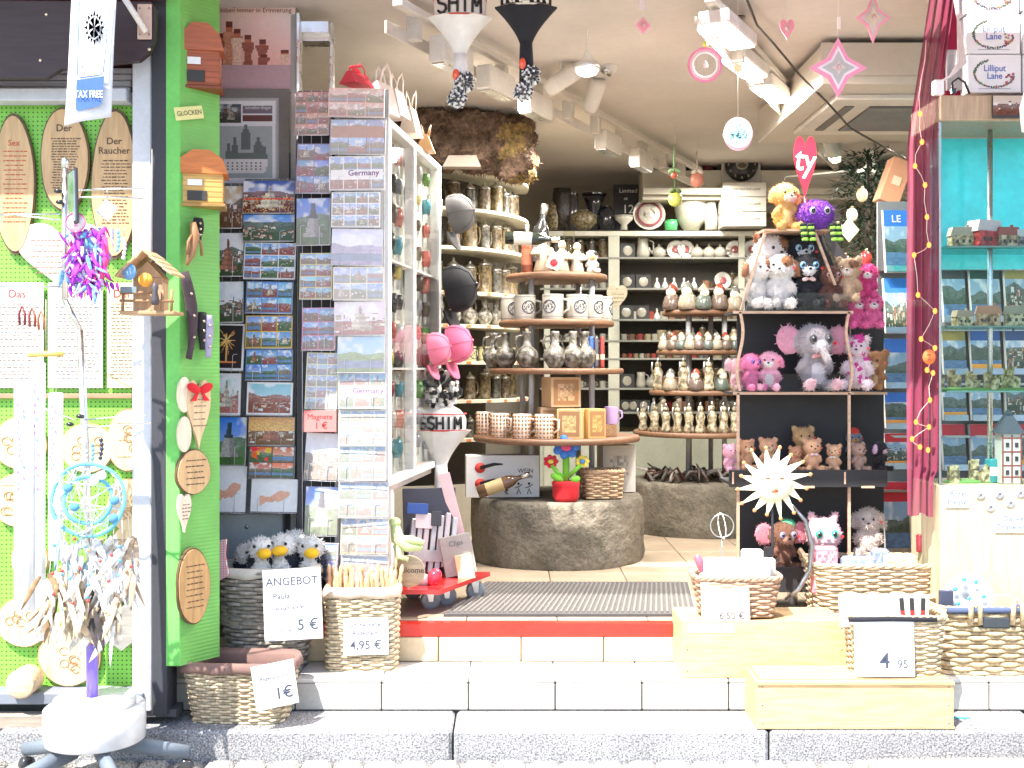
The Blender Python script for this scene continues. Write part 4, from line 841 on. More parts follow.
STROKES = {'S': [[(1, .85), (.7, 1), (.3, 1), (0, .8), (.1, .58), (.9, .42), (1, .2), (.7, 0), (.3, 0), (0, .15)]], 'H': [[(0, 0), (0, 1)], [(1, 0), (1, 1)], [(0, .5), (1, .5)]], 'I': [[(.5, 0), (.5, 1)]], 'M': [[(0, 0), (.05, 1), (.5, .35), (.95, 1), (1, 0)]], 'R': [[(0, 0), (0, 1), (.7, 1), (.95, .75), (.7, .5), (0, .5)], [(.45, .5), (1, 0)]], 'E': [[(1, 0), (0, 0), (0, 1), (1, 1)], [(0, .5), (.8, .5)]], 'N': [[(0, 0), (0, 1), (1, 0), (1, 1)]]}
def knit_hat(name, loc, label, c, c2, txt, s, L=.2, upto=.45, hf=1.0, pr=.05, tagc=None, dark=False, top=True, group='knitted hats with bobbles'):
    t = thing(name, label, 'knitted hat', loc, 0, group, s)
    mb = MB('cloth', c); NA = 28; prof = [(a_, b_*hf) for a_, b_ in [(.002, .2), (.05, .19), (.08, .16), (.1, .12), (.108, .09), (.106, .0)]]
    mb.lathe(prof, n=NA, sy=.6, cap=False)
    # ear flaps taper down into braids
    for sx_ in (-1, 1):
        pass
    vs = []; fs = []; rows_ = 10
    for j in range(rows_+1):
        v = j/rows_; hw = .1*(1-v)**1.5+.03-.006*v; zz = -.16*v-.0
        for y in (-1, 1):
            vs += [(-hw, y*.012*(1-v)-.0, zz), (-hw*.5, y*.05*(1-v)+y*.012, zz), (hw*.5, y*.05*(1-v)+y*.012, zz), (hw, y*.012*(1-v), zz)]
    for j in range(rows_):
        a, b = j*8, (j+1)*8; loop = [0, 1, 2, 3, 7, 6, 5, 4]
        for q in range(8): i0, i1 = loop[q], loop[(q+1) % 8]; fs.append((b+i0, b+i1, a+i1, a+i0))
    mb.add(vs, fs, True); mb.build('hat_body', t)
    mb = MB('cloth', c2); mb.tube([(.106*math.cos(a), .064*math.sin(a), 0) for a in np.linspace(0, 6.283, 29)[:-1]], .004, 5, True); mb.tube([(.108*math.cos(a), .066*math.sin(a), .07) for a in np.linspace(0, 6.283, 29)[:-1]], .003, 5, True); mb.build('band', t)
    if txt:
        mb = MB('matte', (.02, .02, .02) if not dark else (.75, .72, .6)); hz_ = .07*(1 if hf == 1 else .75); n_ = len(txt); cw = .188/n_
        for q, ch in enumerate(txt):
            for st_ in STROKES[ch]:
                P = []
                for (a, b), (c_, d_) in zip(st_, st_[1:]):
                    for f in (0, .34, .67, 1): P.append((a+(c_-a)*f, b+(d_-b)*f))
                mb.tube([((-.094+cw*(q+.14+.72*a)), -.0665*math.sqrt(max(.05, 1-((-.094+cw*(q+.14+.72*a))/.112)**2))-.003, .006+b*hz_) for a, b in P], .0058, 5)
        mb.build('lettering', t)
    for i, dx in enumerate((-.008, .012)):
        b = MB('cloth', c); b.tube([(dx*.3, 0, -.15), (dx, 0, -.22), (dx*1.5, -.004*i, -.16-L+.05*i)], [.024, .02, .016], 9); br = b.build('braid', t)
        b = MB('cloth'); pompom(b, (dx*1.6, -.01*i, -.18-L+.065*i), .041, (.06, .065, .08), (.75, .72, .68), 3+i); b.build('pompom', br)
    if tagc: b = MB('gloss', tagc); b.at(-.015, -.03, -.24, 90, 0, 0).lathe([(.014, 0), (.014, .002)], n=16, sy=1.7); b.build('price_tag', t)
    if top: b = MB('cloth'); pompom(b, (0, 0, .2*hf+pr*.7), pr, (.03, .03, .03), (.75, .72, .68), 9); b.build('top_pompom', t)
    return t
knit_hat('knitted_hat', W(460, 18, 4.7), 'white knitted hat with black letters and speckled bobbles, hanging top centre left', (.78, .74, .68), (.6, .1, .08), 'SHIM', 1.0, .15, tagc=(.8, .12, .05), top=False)
knit_hat('knitted_hat', W(526, 8, 4.7), 'black knitted hat with cream pattern and speckled bobbles, hanging top centre', (.018, .018, .022), (.75, .7, .6), 'RHEIN', .98, .17, tagc=(.85, .12, .06), dark=True, top=False)
t = knit_hat('knitted_hat', W(441, 430, 6.15), 'white knitted hat with large black letters and grey bobble under the pink caps', (.8, .78, .75), (.75, .08, .08), 'SSHIM', 1.25, .38, hf=.55, pr=.085)
# ================================================================== baskets
def rrect(a, b, n, N):
    P = []
    for i in range(N*4):
        t = 2*math.pi*i/(N*4); c, s_ = math.cos(t), math.sin(t); P.append((a*math.copysign(abs(c)**(2/n), c), b*math.copysign(abs(s_)**(2/n), s_)))
    L = [0]; Q = P+[P[0]]
    for i in range(len(P)): L.append(L[-1]+math.dist(Q[i], Q[i+1]))
    out = []; j = 0
    for i in range(N):
        d = L[-1]*i/N
        while L[j+1] < d: j += 1
        u = (d-L[j])/(L[j+1]-L[j]+1e-12); out.append((Q[j][0]+(Q[j+1][0]-Q[j][0])*u, Q[j][1]+(Q[j+1][1]-Q[j][1])*u))
    return out
def basket(name, label, loc, rz, wt, dt, wb, db, h, rows_=14, stakes=22, col=(.5, .38, .22), sq=5, liner=None, handles=False, group='wicker baskets at the shop entrance', amp=.004, rimc=None, body_in=(.16, .1, .05), flat=1.0, hole=False):
    t = thing(name, label, 'basket', loc, rz, group); g = random.Random(int(wt*1000)+rows_); N = stakes*6; r = h/rows_/2*1.12
    mb = MB('wicker', col)
    for j in range(rows_):
        v = (j+.5)/rows_; a = wb/2+(wt-wb)/2*v; b = db/2+(dt-db)/2*v; P = rrect(a, b, sq, N); k = g.uniform(.82, 1.12); mb.c = tuple(x*k for x in col); pts = []; cl = []
        for i, (x, y) in enumerate(P):
            l = math.hypot(x, y); o = amp*math.sin(math.pi*(i/6)*1.0+math.pi*(j % 2)+.0); pts.append((x+x/l*o, y+y/l*o, h*v+g.uniform(-.0008, .0008))); kk = k*(.85+.3*(math.sin(math.pi*i/6+math.pi*(j % 2)) > 0))*g.uniform(.92, 1.06); cl.append(tuple(c*kk for c in col))
        mb.tube(pts, r, 5, True, cl, 1)
    mb.build('weave', t)
    mb = MB('wicker', body_in); prof = rrect(1, 1, sq, 48); vs = []; fs = []
    for (z, a, b) in ((.004, wb/2-.006, db/2-.006), (h-.004, wt/2-.007, dt/2-.007), (h-.004, wt/2-.014, dt/2-.014), (.012, wb/2-.014, db/2-.014)):
        vs += [(x*a, y*b, z) for x, y in prof]
    for q in range(3): fs += [(q*48+i, q*48+(i+1) % 48, q*48+48+(i+1) % 48, q*48+48+i) for i in range(48)]
    fs += [tuple(range(48))[::-1], tuple(range(144, 192))]
    mb.add(vs, fs, False); mb.build('lining_wall', t)
    P = rrect(wt/2+.001, dt/2+.001, sq, 150)
    if liner:
        mb = MB('cloth', liner); NL = 120; P = rrect(1, 1, sq, NL); rings = [(wt/2-.02, dt/2-.02, h*.45, 0), (wt/2-.018, dt/2-.018, h-.01, 0), (wt/2+.002, dt/2+.002, h+.012, .002), (wt/2+.010, dt/2+.010, h-.005, .004), (wt/2+.011, dt/2+.011, h-.03, .006)]
        vs = []; fs = []
        for (a, b, z, wv) in rings:
            for i, (x, y) in enumerate(P): o = 1+wv*4*math.sin(i*.9)*.5; vs.append((x*a*o, y*b*o, z+(.004*math.sin(i*.5) if wv > .003 else 0)))
        for q in range(len(rings)-1): fs += [(q*NL+i, q*NL+(i+1) % NL, (q+1)*NL+(i+1) % NL, (q+1)*NL+i) for i in range(NL)]
        mb.add(vs, [f[::-1] for f in fs], True); o = mb.build('cloth_liner', t); md = o.modifiers.new('thick', 'SOLIDIFY'); md.thickness = .003; md.offset = 0
    else:
        mb = MB('wicker', rimc or col)
        for ph in (0, 2.09, 4.19):
            mb.tube([(x*(1+.006/math.hypot(x, y)*math.cos(i*.5+ph)*1), y*(1+.006/math.hypot(x, y)*math.cos(i*.5+ph)), h+.006*math.sin(i*.5+ph)) for i, (x, y) in enumerate(P)], .0065, 6, True)
        mb.build('rim', t)
    if handles:
        for s in (-1, 1):
            mb = MB('wicker', col); xx = s*(wt/2+.0); mb.tube([(xx, -.05, h), (xx+s*.02, -.045, h+.035), (xx+s*.025, 0, h+.05), (xx+s*.02, .045, h+.035), (xx, .05, h)], .009, 8); mb.build('handle', t)
    return t
def sign(loc, rz, w, h, label, lines, tilt=-6, roll=0, col=(.66, .66, .65), group='white price signs on the baskets', name='price_sign', string=True):
    t = thing(name, label, 'price sign', loc, 0, group); t.rotation_euler = (R(tilt), R(roll), R(rz))
    mb = MB('paper', col); mb.box(0, 0, h/2, w, .003, h, .0008); mb.build('card', t)
    mb = MB('matte', (.05, .06, .1))
    for (s, sz, x, z, b) in lines: mb.text(s, sz, x, -.0025, z, b)
    if lines: mb.build('lettering', t)
    return t
# 1 euro basket
D = 4.64
basket('wicker_basket', 'open empty wicker basket with brown cloth liner and 1 euro sign on the kerb', (cx(242, D), D, ZK), -4, .44, .25, .36, .19, .235, 21, 26, (.56, .45, .3), liner=(.22, .13, .11))
p = W(278, 707, 4.46); sign(p, 20, .165, .17, 'tilted white sign reading 1 euro on the brown-lined basket', [('Regenponcho', .02, 0, .11, False), ('1€', .062, .03, .03, True)], roll=-7)
# tall angebot basket
D = 5.0
basket('wicker_basket', 'tall grey willow basket with cream liner filled with bird toys', (cx(270, D), D-.03, ZT), 0, .44, .3, .31, .22, .43, 26, 18, (.36, .32, .27), sq=2.6, liner=(.6, .56, .48), amp=.006)
sign(W(294, 640, 4.74), 2, .24, .29, 'large white sign reading Angebot Paula 5 euro on the tall grey basket', [('ANGEBOT', .046, 0, .225, True), ('Paula', .034, -.045, .17, True), ('anstatt je 9,90', .021, -.01, .125, True), ('nur noch je', .022, -.06, .035, False), ('5 €', .062, .06, .04, True)], roll=-3)
mb = MB('gloss', (.85, .45, .03)); mb.at(W(311, 620, 4.76).x, 4.765, W(311, 620, 4.76).z, 90, 0, 0).lathe([(.024, 0), (.024, .002)], n=20); tag(mb.build('round_sticker'), 'round orange sale sticker on the Angebot Paula sign', 'sticker')
# shoehorn basket
D = 4.95
basket('wicker_basket', 'straight-sided wicker basket packed with wooden shoehorns marked 4,95 euro', (cx(363, D), D, ZT), 2, .305, .2, .29, .19, .345, 28, 20, (.62, .5, .33), sq=7, liner=(.72, .55, .42))
sign(W(366, 655, 4.83), 3, .19, .155, 'white sign reading Schuhanzieher Ruedesheim 4,95 euro on the shoehorn basket', [('Schuhanzieher', .024, 0, .118, True), ('Rüdesheim', .025, 0, .083, True), ('4,95 €', .05, 0, .025, True)], roll=-1)
sh = thing('wooden_shoehorn', 'slim wooden shoehorn with turned handle, standing in the 4,95 euro basket', 'shoehorn', (0, 0, 0), 0, 'wooden shoehorns in the basket')
mb = MB('woodv', (.72, .46, .26)); mb.lathe([(.005, .0), (.006, .1), (.009, .13), (.006, .15), (.01, .17), (.006, .19), (.01, .21), (.007, .225), (.001, .235)], n=9); mb.build('handle', sh)
mb = MB('woodv', (.76, .52, .32)); mb.ell((0, 0, -.02), (.012, .005, .05)); mb.build('blade', sh)
g = random.Random(2); n_ = 0
for j in range(4):
    for i in range(10):
        p = (cx(363, D)-.13+i*.029+g.uniform(-.005, .005), D-.07+j*.045, ZT+.175+g.uniform(-.012, .03)+j*.008)
        rot = (R(g.uniform(-10, 10)), R(g.uniform(-10, 10)), R(g.uniform(0, 360)))
        if n_ == 0: sh.location = p; sh.rotation_euler = rot
        else: dup(sh, p, rot=rot, group='wooden shoehorns in the basket')
        n_ += 1
# gingham oven glove on the green panel
t = thing('gingham_cloth', 'red and white gingham cloth heart hanging between green panel and tall basket', 'cloth heart', W(217, 575, 4.8)); mb = MB('gingham', (.6, .08, .15)); mb.prism([(-.045, 0), (-.03, .11), (-.045, .16), (0, .14), (.04, .15), (.035, .08), (.05, 0), (.0, -.03)], .02); mb.build('cloth', t)
mb = MB('cloth', (.7, .6, .55)); mb.tube([(0, 0, .14), (.005, 0, .25), (-.005, 0, .34)], .004, 5); mb.build('loop', t)
t = thing('wooden_ruler', 'long pale wooden rod hanging behind the gingham cloth', 'rod', W(212, 600, 5.05)); mb = MB('woodv', (.65, .5, .33)); mb.box(0, 0, .34, .022, .008, .62, .002); mb.build('rod', t)
# ---------------- wooden crates right
def crate(label, x0, x1, y0, y1, z0, z1, txt=None, col=(.66, .47, .24), name='wooden_crate', lip=True):
    t = thing(name, label, 'crate', ((x0+x1)/2, (y0+y1)/2, z0), 0, 'pale wooden crates on the steps'); w, d, h = x1-x0, y1-y0, z1-z0
    mb = MB('wood', col); mb.box(0, -d/2+.008, h/2, w, .016, h, .002); mb.build('front_board', t)
    mb = MB('wood', [c*.97 for c in col]); 
    for s in (-1, 1): mb.box(s*(w/2-.008), .008, h/2-.002, .016, d-.018, h-.004, .002)
    mb.box(0, d/2-.008, h/2-.002, w-.034, .016, h-.004, .002); mb.build('side_boards', t)
    mb = MB('wood', [c*.9 for c in col]); mb.box(0, .002, h-.014 if lip else h-.003, w-.034, d-.034, .016, .002); mb.build('top_board', t)
    mb = MB('metal', (.4, .38, .34))
    for s in (-1, 1):
        for z in (.12, .5, .88): mb.at(s*(w/2-.02), -d/2-.001, h*z, 90, 0, 0).lathe([(.0035, 0), (.0035, .001)], n=8)
    mb.build('nails', t)
    return t
c_ = crate('pale wooden crate under the pink wicker basket, upper of two crates', cx(682, 4.75), cx(846, 4.75), 4.745, 5.04, ZT+.006, .515)
mb = MB('paper', (.85, .85, .9)); mb.box(-.22, -.149, .205, .19, .002, .035); o = mb.build('label_strip', c_); mb = MB('matte', (.15, .2, .4)); textlines(mb, .16, -.22, .214, .196, 3, y=-.1505, seed=2, col=(.2, .25, .5)); mb.build('lettering', c_)
c_ = crate('long low wooden crate standing on the kerb under the 4 95 basket', cx(756, 4.5), cx(952, 4.5), 4.48, 4.718, ZK+.002, .338, lip=False)
mb = MB('wood', (.55, .38, .2)); mb.box(0, -.122, .178, .77, .01, .012, .001); mb.box(0, -.121, .006, .77, .01, .01, .001); mb.build('edge_strip', c_)
# 6,50 basket
D = 4.88
basket('wicker_basket', 'small reddish wicker basket with 6,50 euro sign on the upper crate', (cx(735, D), D-.0, .517), 0, .36, .21, .29, .17, .165, 13, 18, (.56, .36, .24))
sign(W(726, 622, 4.75), 0, .2, .16, 'cream sign reading nur 6,50 euro on the small reddish basket', [('nur', .026, -.06, .012, False), ('6,50 €', .04, .025, .012, True)], tilt=-10, col=(.85, .7, .5))
for i, (px, py, w, h, c, l) in enumerate([(737, 592, 66, 34, (.65, .72, .85), 'pale blue packet, biggest item in the small reddish basket'), (760, 588, 30, 30, (.75, .76, .7), 'pale rounded packet at the right in the small reddish basket'), (752, 565, 22, 16, (.6, .65, .68), 'clear packet upright at the back of the reddish basket')]):
    t = thing('wrapped_packet', l, 'packet', W(px, py, 4.86+i*.04), 0, 'wrapped packets in the reddish basket'); k = 4.9/1150; mb = MB('print'); mb.c = c; mb.box(0, 0, h*k/2, w*k, .04, h*k, .008); mb.build('wrapper', t); mb = MB('paper', (.5, .6, .8)); mb.box(0, -.0215, h*k*.55, w*k*.6, .002, h*k*.3); mb.build('printed_label', t)
for i, (px, py, c, l) in enumerate([(704, 555, (.75, .12, .18), 'pink handled brush leaning in the reddish basket'), (716, 562, (.5, .25, .12), 'brown toy figure leaning in the reddish basket'), (728, 560, (.75, .45, .35), 'pink toy pig head looking out of the reddish basket')]):
    t = thing('wooden_utensil' if i < 1 else 'small_toy', l, 'utensil' if i < 1 else 'toy', W(px, py+22, 4.9)); t.rotation_euler = (0, R(-18+i*14), 0); mb = MB('gloss', c); mb.lathe([(.012, -.06), (.014, 0), (.008, .02), (.016, .05), (.017, .09), (.002, .1)], n=12); mb.build('body', t); mb = MB('matte', (.75, .6, .5)); mb.ell((0, 0, -.0), (.02, .02, .025)); mb.build('head', t)
# big basket (right middle)
D = 5.1
basket('wicker_basket', 'wide pale wicker basket full of colourful pouches beside the toy stand', (cx(876, D), D+.12, .45), 0, .56, .32, .5, .28, .235, 17, 28, (.66, .5, .32), handles=True)
for i, (px, py, w, h, c, l) in enumerate([(824, 574, 26, 44, (.75, .25, .3), 'pink striped pouch at the left in the wide basket'), (858, 574, 34, 34, (.32, .4, .75), 'blue printed pouch in the middle of the wide basket'), (900, 574, 34, 36, (.5, .65, .35), 'green and yellow pouch at the right in the wide basket'), (880, 570, 18, 38, (.25, .3, .6), 'narrow blue pouch behind the others in the wide basket')]):
    t = thing('printed_pouch', l, 'pouch', W(px, py+18, 5.14+.03*i), 0, 'printed pouches in the wide basket'); k = 5.1/1150; A = np.array([[np.array(c)*rng.uniform(.6, 1.5)+(.25 if (x+y) % 5 == 0 else 0) for x in range(12)] for y in range(12)]); mb = MB('print', c); mb.box(0, 0, h*k/2, w*k, .05, h*k+.02, .012); mb.pic(A, w*k*.9, h*k*.85, 0, -.027, h*k*.1); mb.build('pouch', t)
# 4 95 basket
D = 4.62
basket('wicker_basket', 'pale wicker basket marked 4 95 standing on the low crate', (cx(893, D), D+.0, .34), 0, .375, .2, .33, .17, .235, 20, 20, (.62, .5, .32))
sign(W(885, 677, 4.497), 0, .235, .225, 'large white sign reading 4 95 on the basket above the low crate', [('4', .085, .0, .035, True), ('95', .045, .07, .035, False)], tilt=-4)
for i in range(9):
    px = 846+i*9.5; t = thing('boxed_pen_set', '%s transparent pen packet from the left in the 4 95 basket' % ORD[i], 'packet', W(px, 622, 4.58+.008*(i % 3)), 0, 'transparent pen packets in the basket'); t.rotation_euler = (R(-6), R(random.uniform(-5, 5)), 0)
    mb = MB('print', (.72, .7, .76)); mb.box(0, 0, .045, .05, .008, .13, .002); mb.build('packet', t); mb = MB('gloss', (.02, .02, .02) if i > 5 else (.55, .45, .6)); mb.box(0, -.006, .07, .018, .004, .05, .001); mb.build('pen_cap', t); mb = MB('gloss', (.65, .03, .03) if i > 5 else (.7, .55, .6)); mb.box(0, -.006, .03, .018, .004, .03, .001); mb.build('pen_body', t)
mb = MB('cloth', (.02, .02, .03)); mb.tube([(cx(850, 4.5), 4.515, .57), (cx(890, 4.5), 4.512, .574), (cx(938, 4.5), 4.515, .57)], .01, 8); tag(mb.build('dark_strap'), 'dark padded strap across the rim of the 4 95 basket', 'strap')
# handled basket far right
D = 4.9
b5 = basket('wicker_basket', 'chunky pale wicker basket with blue rim at the right edge', (cx(994, 4.78), D, .278), 0, .46, .26, .40, .22, .28, 15, 18, (.62, .48, .29), amp=.007)
mb = MB('cloth', (.08, .11, .2)); mb.tube([(-.2, -.135, .275), (0, -.14, .278), (.2, -.135, .275)], .013, 8); mb.build('blue_rim_pad', b5)
for x in (-.09, .085): mb = MB('wicker', (.65, .5, .3)); mb.tube([(x-.02, -.145, .22), (x-.015, -.15, .3), (x, -.13, .325), (x+.02, -.15, .3), (x+.022, -.145, .22)], .011, 8); mb.build('handle', b5)
mb = MB('cloth', (.04, .05, .06)); mb.box(0, -.137, .225, .12, .012, .045, .012); mb.build('handle_hole', b5)
t = thing('ceramic_plate', 'white painted plate with blue patches standing in the blue-rimmed basket', 'plate', W(968, 612, 4.88)); mb = MB('gloss', (.82, .82, .84)); mb.at(0, 0, .05, 82, 0, 0).lathe([(.11, .0), (.115, .006), (.085, -.004), (.001, -.006)], n=32, cap=False); o = mb.build('dish', t); o.modifiers.new('thick', 'SOLIDIFY').thickness = .004
mb = MB('gloss', (.1, .45, .6))
for (a, b) in ((-.06, .06), (-.02, .1), (.03, .09), (.06, .03), (.0, .02), (-.05, 0)): mb.ell((a, -.022+b*.12, b+.04), (.012, .004, .01), n=8, m=5)
mb.build('painted_motif', t)
for i, (px, w, h, c, l) in enumerate([(946, 14, 30, (.05, .06, .1), 'dark folded cloth at the left in the blue-rimmed basket'), (1003, 18, 26, (.8, .68, .3), 'yellow smiling card at the right in the blue-rimmed basket'), (1020, 14, 16, (.1, .12, .3), 'dark blue packet at the right edge of the basket')]):
    t = thing('packet', l, 'packet', W(px, 620, 4.85), 0); k = .0042; mb = MB('print', c); mb.box(0, 0, h*k/2, w*k, .02, h*k, .004); mb.build('wrapper', t)
# hose
mb = MB('matte', (.6, .48, .3)); pts = []; rr = []; N = 230
for i in range(N): u = i/N; pts.append((cx(868, 4.3)+u*1.1, 4.28-.03*math.sin(u*2.5), ZG+.028+.006*math.sin(u*5)+u*.02)); rr.append(.034 if i % 4 < 2 else .027)
mb.tube(pts, rr, 12); tag(mb.build('corrugated_hose'), 'thick beige corrugated hose lying on the cobbles at lower right', 'hose')
mb = MB('paper', (.1, .6, .75)); mb.box(cx(962, 4.62), 4.62, ZK+.004, .06, .02, .002); tag(mb.build('paper_scrap'), 'tiny turquoise scrap of paper on the kerb at the right', 'litter')
# ================================================================== soft toys: one continuous body grown from blobs
def blob(name, blobs, voxel, parent=None, kind='fur', fuzz=500, flen=.012, seed=0, disp=0.0):
    mb = MB(kind)
    for (c, r, rot, col) in blobs: mb.ell(c, r, rot, 14, 10)
    me = bpy.data.meshes.new('tmp'); me.from_pydata(mb.v, [], mb.f); o = bpy.data.objects.new('tmp', me); C.objects.link(o)
    md = o.modifiers.new('r', 'REMESH'); md.mode = 'VOXEL'; md.voxel_size = voxel
    sm_ = o.modifiers.new('s', 'SMOOTH'); sm_.iterations = 2
    dg = bpy.context.evaluated_depsgraph_get(); ev = o.evaluated_get(dg); m2 = ev.to_mesh()
    nv = len(m2.vertices); co = np.empty(nv*3); m2.vertices.foreach_get('co', co); co = co.reshape(-1, 3); no = np.empty(nv*3); m2.vertices.foreach_get('normal', no); no = no.reshape(-1, 3)
    fs = [tuple(p.vertices) for p in m2.polygons]; ev.to_mesh_clear(); bpy.data.objects.remove(o); bpy.data.meshes.remove(me)
    best = np.full(nv, 1e9); colr = np.zeros((nv, 3))
    for (c, r, rot, col) in blobs:
        rr = np.array((r, r, r) if isinstance(r, (int, float)) else r); rm = np.array(Euler(rot).to_matrix()); q = (co-np.array(c)) @ rm / rr
        d = np.linalg.norm(q, axis=1)*1.0+0; k = d < best; best[k] = d[k]; colr[k] = col
    g = np.random.default_rng(seed)
    if disp: co = co+no*(g.random((nv, 1))-.5)*disp
    out = MB(kind); fc = [tuple(colr[f[0]]) for f in fs]
    out.add([tuple(p) for p in co], fs, True, fc)
    vs = []; tf = []; tc = []
    for i in g.integers(0, nv, fuzz):
        p = co[i]; n = no[i]; t = np.cross(n, g.random(3)-.5); t /= (np.linalg.norm(t)+1e-9); dr = n+(g.random(3)-.5)*1.1; dr /= np.linalg.norm(dr); L = flen*(.5+g.random()); w = flen*.22; b = len(vs); u = np.cross(n, t)
        vs += [tuple(p+t*w), tuple(p-t*w*.5+u*w), tuple(p-t*w*.5-u*w), tuple(p+dr*L)]; tf += [(b, b+1, b+3), (b+1, b+2, b+3), (b+2, b, b+3)]; c = tuple(colr[i]*(.85+.35*g.random())); tc += [c, c, c]
    if vs: out.add(vs, tf, False, tc)
    return out.build(name, parent)
def plush(label, loc, h, col, rz=0, belly=None, muzzle=None, ear='round', earcol=None, eye='dot', eyecol=(.01, .01, .01), nose=(.01, .01, .01), head=1.0, patch=None, limbs=None, name='plush_toy', fuzz=450, flen=.05, body=1.0, extra=None, trunk=False, cat='plush toy', roll=0, feet=None, bow=None):
    t = thing(name, label, cat, loc, rz, 'plush toys on the black stand'); t.rotation_euler = (0, R(roll), R(rz))
    bl = belly or col; mz = muzzle or bl; lm = limbs or col; ec = earcol or col; ft = feet or lm; B = []
    hz = h*.70; hr = h*.235*head
    B += [((0, 0, h*.3), (h*.2*body, h*.18*body, h*.28), (0, 0, 0), col), ((0, -h*.07, h*.28), (h*.14*body, h*.13*body, h*.2), (0, 0, 0), bl)]
    B += [((0, -h*.02, hz), (hr*1.08, hr*.95, hr), (0, 0, 0), col), ((0, -h*.02-hr*.75, hz-hr*.25), (hr*.5, hr*.42, hr*.36), (0, 0, 0), mz)]
    for s in (-1, 1):
        B += [((s*h*.2, -h*.08, h*.37), (h*.065, h*.075, h*.15), (.5, s*-.45, 0), lm), ((s*h*.16, -h*.2, h*.085), (h*.085, h*.17, h*.085), (0, 0, s*.35), lm), ((s*h*.2, -h*.33, h*.095), (h*.085, h*.05, h*.095), (0, 0, 0), ft)]
        if ear == 'round': B.append(((s*hr*.85, 0, hz+hr*.8), (hr*.38, hr*.2, hr*.38), (0, 0, 0), ec))
        elif ear == 'floppy': B.append(((s*hr*1.1, -hr*.1, hz-hr*.05), (hr*.28, hr*.35, hr*.7), (0, s*-.25, 0), ec))
        elif ear == 'pointy': B.append(((s*hr*.65, 0, hz+hr*.95), (hr*.24, hr*.16, hr*.45), (0, s*.3, 0), ec))
        elif ear == 'elephant': B.append(((s*hr*1.45, .0, hz+hr*.1), (hr*.75, hr*.16, hr*.85), (0, s*.3, 0), ec))
    if patch: B.append(((hr*.45, -h*.02-hr*.45, hz+hr*.3), (hr*.5, hr*.5, hr*.5), (0, 0, 0), patch))
    if trunk:
        for i in range(5): B.append(((0, -h*.02-hr*(.8+.22*i), hz-hr*(.2+.22*i)), (hr*.24, hr*.24, hr*.26), (0, 0, 0), col))
    if extra: B += extra(h, hz, hr)
    blob('body', B, h/34, t, fuzz=int(fuzz*1.7), flen=h*flen*.75, seed=int(h*1e4))
    ye = -h*.02-hr*.88
    for s in (-1, 1):
        m = MB('gloss')
        if eye == 'big': m.col(*eyecol).ell((s*hr*.45, ye, hz+hr*.12), (hr*.24, hr*.12, hr*.26)); m.col(.01, .01, .01).ell((s*hr*.45, ye-hr*.07, hz+hr*.12), (hr*.14, hr*.07, hr*.16)); m.col(.9, .9, .9).ell((s*hr*.45-hr*.06, ye-hr*.12, hz+hr*.2), hr*.04, n=6, m=4)
        else: m.col(*eyecol).ell((s*hr*.4, ye+hr*.03, hz+hr*.15), hr*.11, n=10, m=6)
        m.build('eye', t)
    if nose: m = MB('gloss', nose); m.ell((0, -h*.02-hr*1.16, hz-hr*.14), (hr*.13, hr*.08, hr*.09), n=10, m=6); m.build('nose', t)
    if bow:
        m = MB('cloth', bow)
        for s in (-1, 1): m.ell((s*h*.06, -h*.2, h*.5), (h*.06, h*.02, h*.035), (0, s*.3, 0), 10, 6)
        m.ell((0, -h*.21, h*.5), h*.018, n=8, m=5); m.build('ribbon_bow', t)
    m = MB('gloss', (.7, .03, .04)); m.at(hr*1.0, ye+hr*.35, hz-hr*.1).prism([(a*.7, b*.7) for a, b in heart_pts(h*.09, h*.09, 14)], .002); m.build('heart_tag', t)
    return t
# ================================================================== toy stand
SD = 5.35; SX = (794-512)*SD/F; sx_ = lambda px, D=SD: (px-512)*D/F; sz = lambda py, D=SD: ZE-(py-HY)*D/F
st = thing('toy_stand', 'tall black plywood toy display stand on castors with red heart sign', 'display stand', (SX, SD, ZF))
BK = (.024, .023, .025); ED = (.62, .4, .27)
mb = MB('matte', BK); yb = 5.52
mb.box(sx_(794, 5.5), yb, (sz(311)+sz(590))/2, sx_(850, yb)-sx_(738, yb), .016, sz(311)-sz(590), .001)
mb.prism([(sx_(745, yb), sz(311)), (sx_(850, yb), sz(311)), (sx_(822, yb), sz(230)), (sx_(766, yb), sz(230))], .016, yb); wpart('back_panel', mb, st)
mb = MB('matte', BK)
mb.prism([(sx_(822, 5.6), sz(230, 5.6)), (sx_(852, 5.6), sz(300, 5.6)), (sx_(878, 5.6), sz(300, 5.6)), (sx_(826, 5.6), sz(228, 5.6))], .012, 5.6)
mb.box(sx_(867, 5.6), 5.6, (sz(300, 5.6)+sz(590, 5.6))/2, sx_(884, 5.6)-sx_(851, 5.6), .012, sz(300, 5.6)-sz(590, 5.6)); wpart('side_wing', mb, st)
def strip(pts, w=.012, D=5.3, d=.012):          # plywood edge: a board edge following px points
    P = [W(a, b, D) for a, b in pts]; m = MB('wood', ED)
    L = [(p.x-w/2, p.z) for p in P]; Rr = [(p.x+w/2, p.z) for p in P]; m.prism(L+Rr[::-1], d, D); return m
wav = lambda x, y0, y1, s: [(x+s*3*math.sin(math.pi*2*k), y0+(y1-y0)*k) for k in np.linspace(0, 1, 13)]
for pts in (wav(740, 312, 391, 1), wav(849, 312, 391, -1), [(738, 393), (738, 470)], [(849, 393), (849, 470)], [(738, 487), (738, 567)], [(849, 487), (849, 567)], [(765, 233), (741, 310)], [(815, 233), (835, 285)], [(740, 232), (742, 232)]):
    if len(pts) == 2 and pts[0][0] == 740: continue
    wpart('board_edge', strip(pts), st)
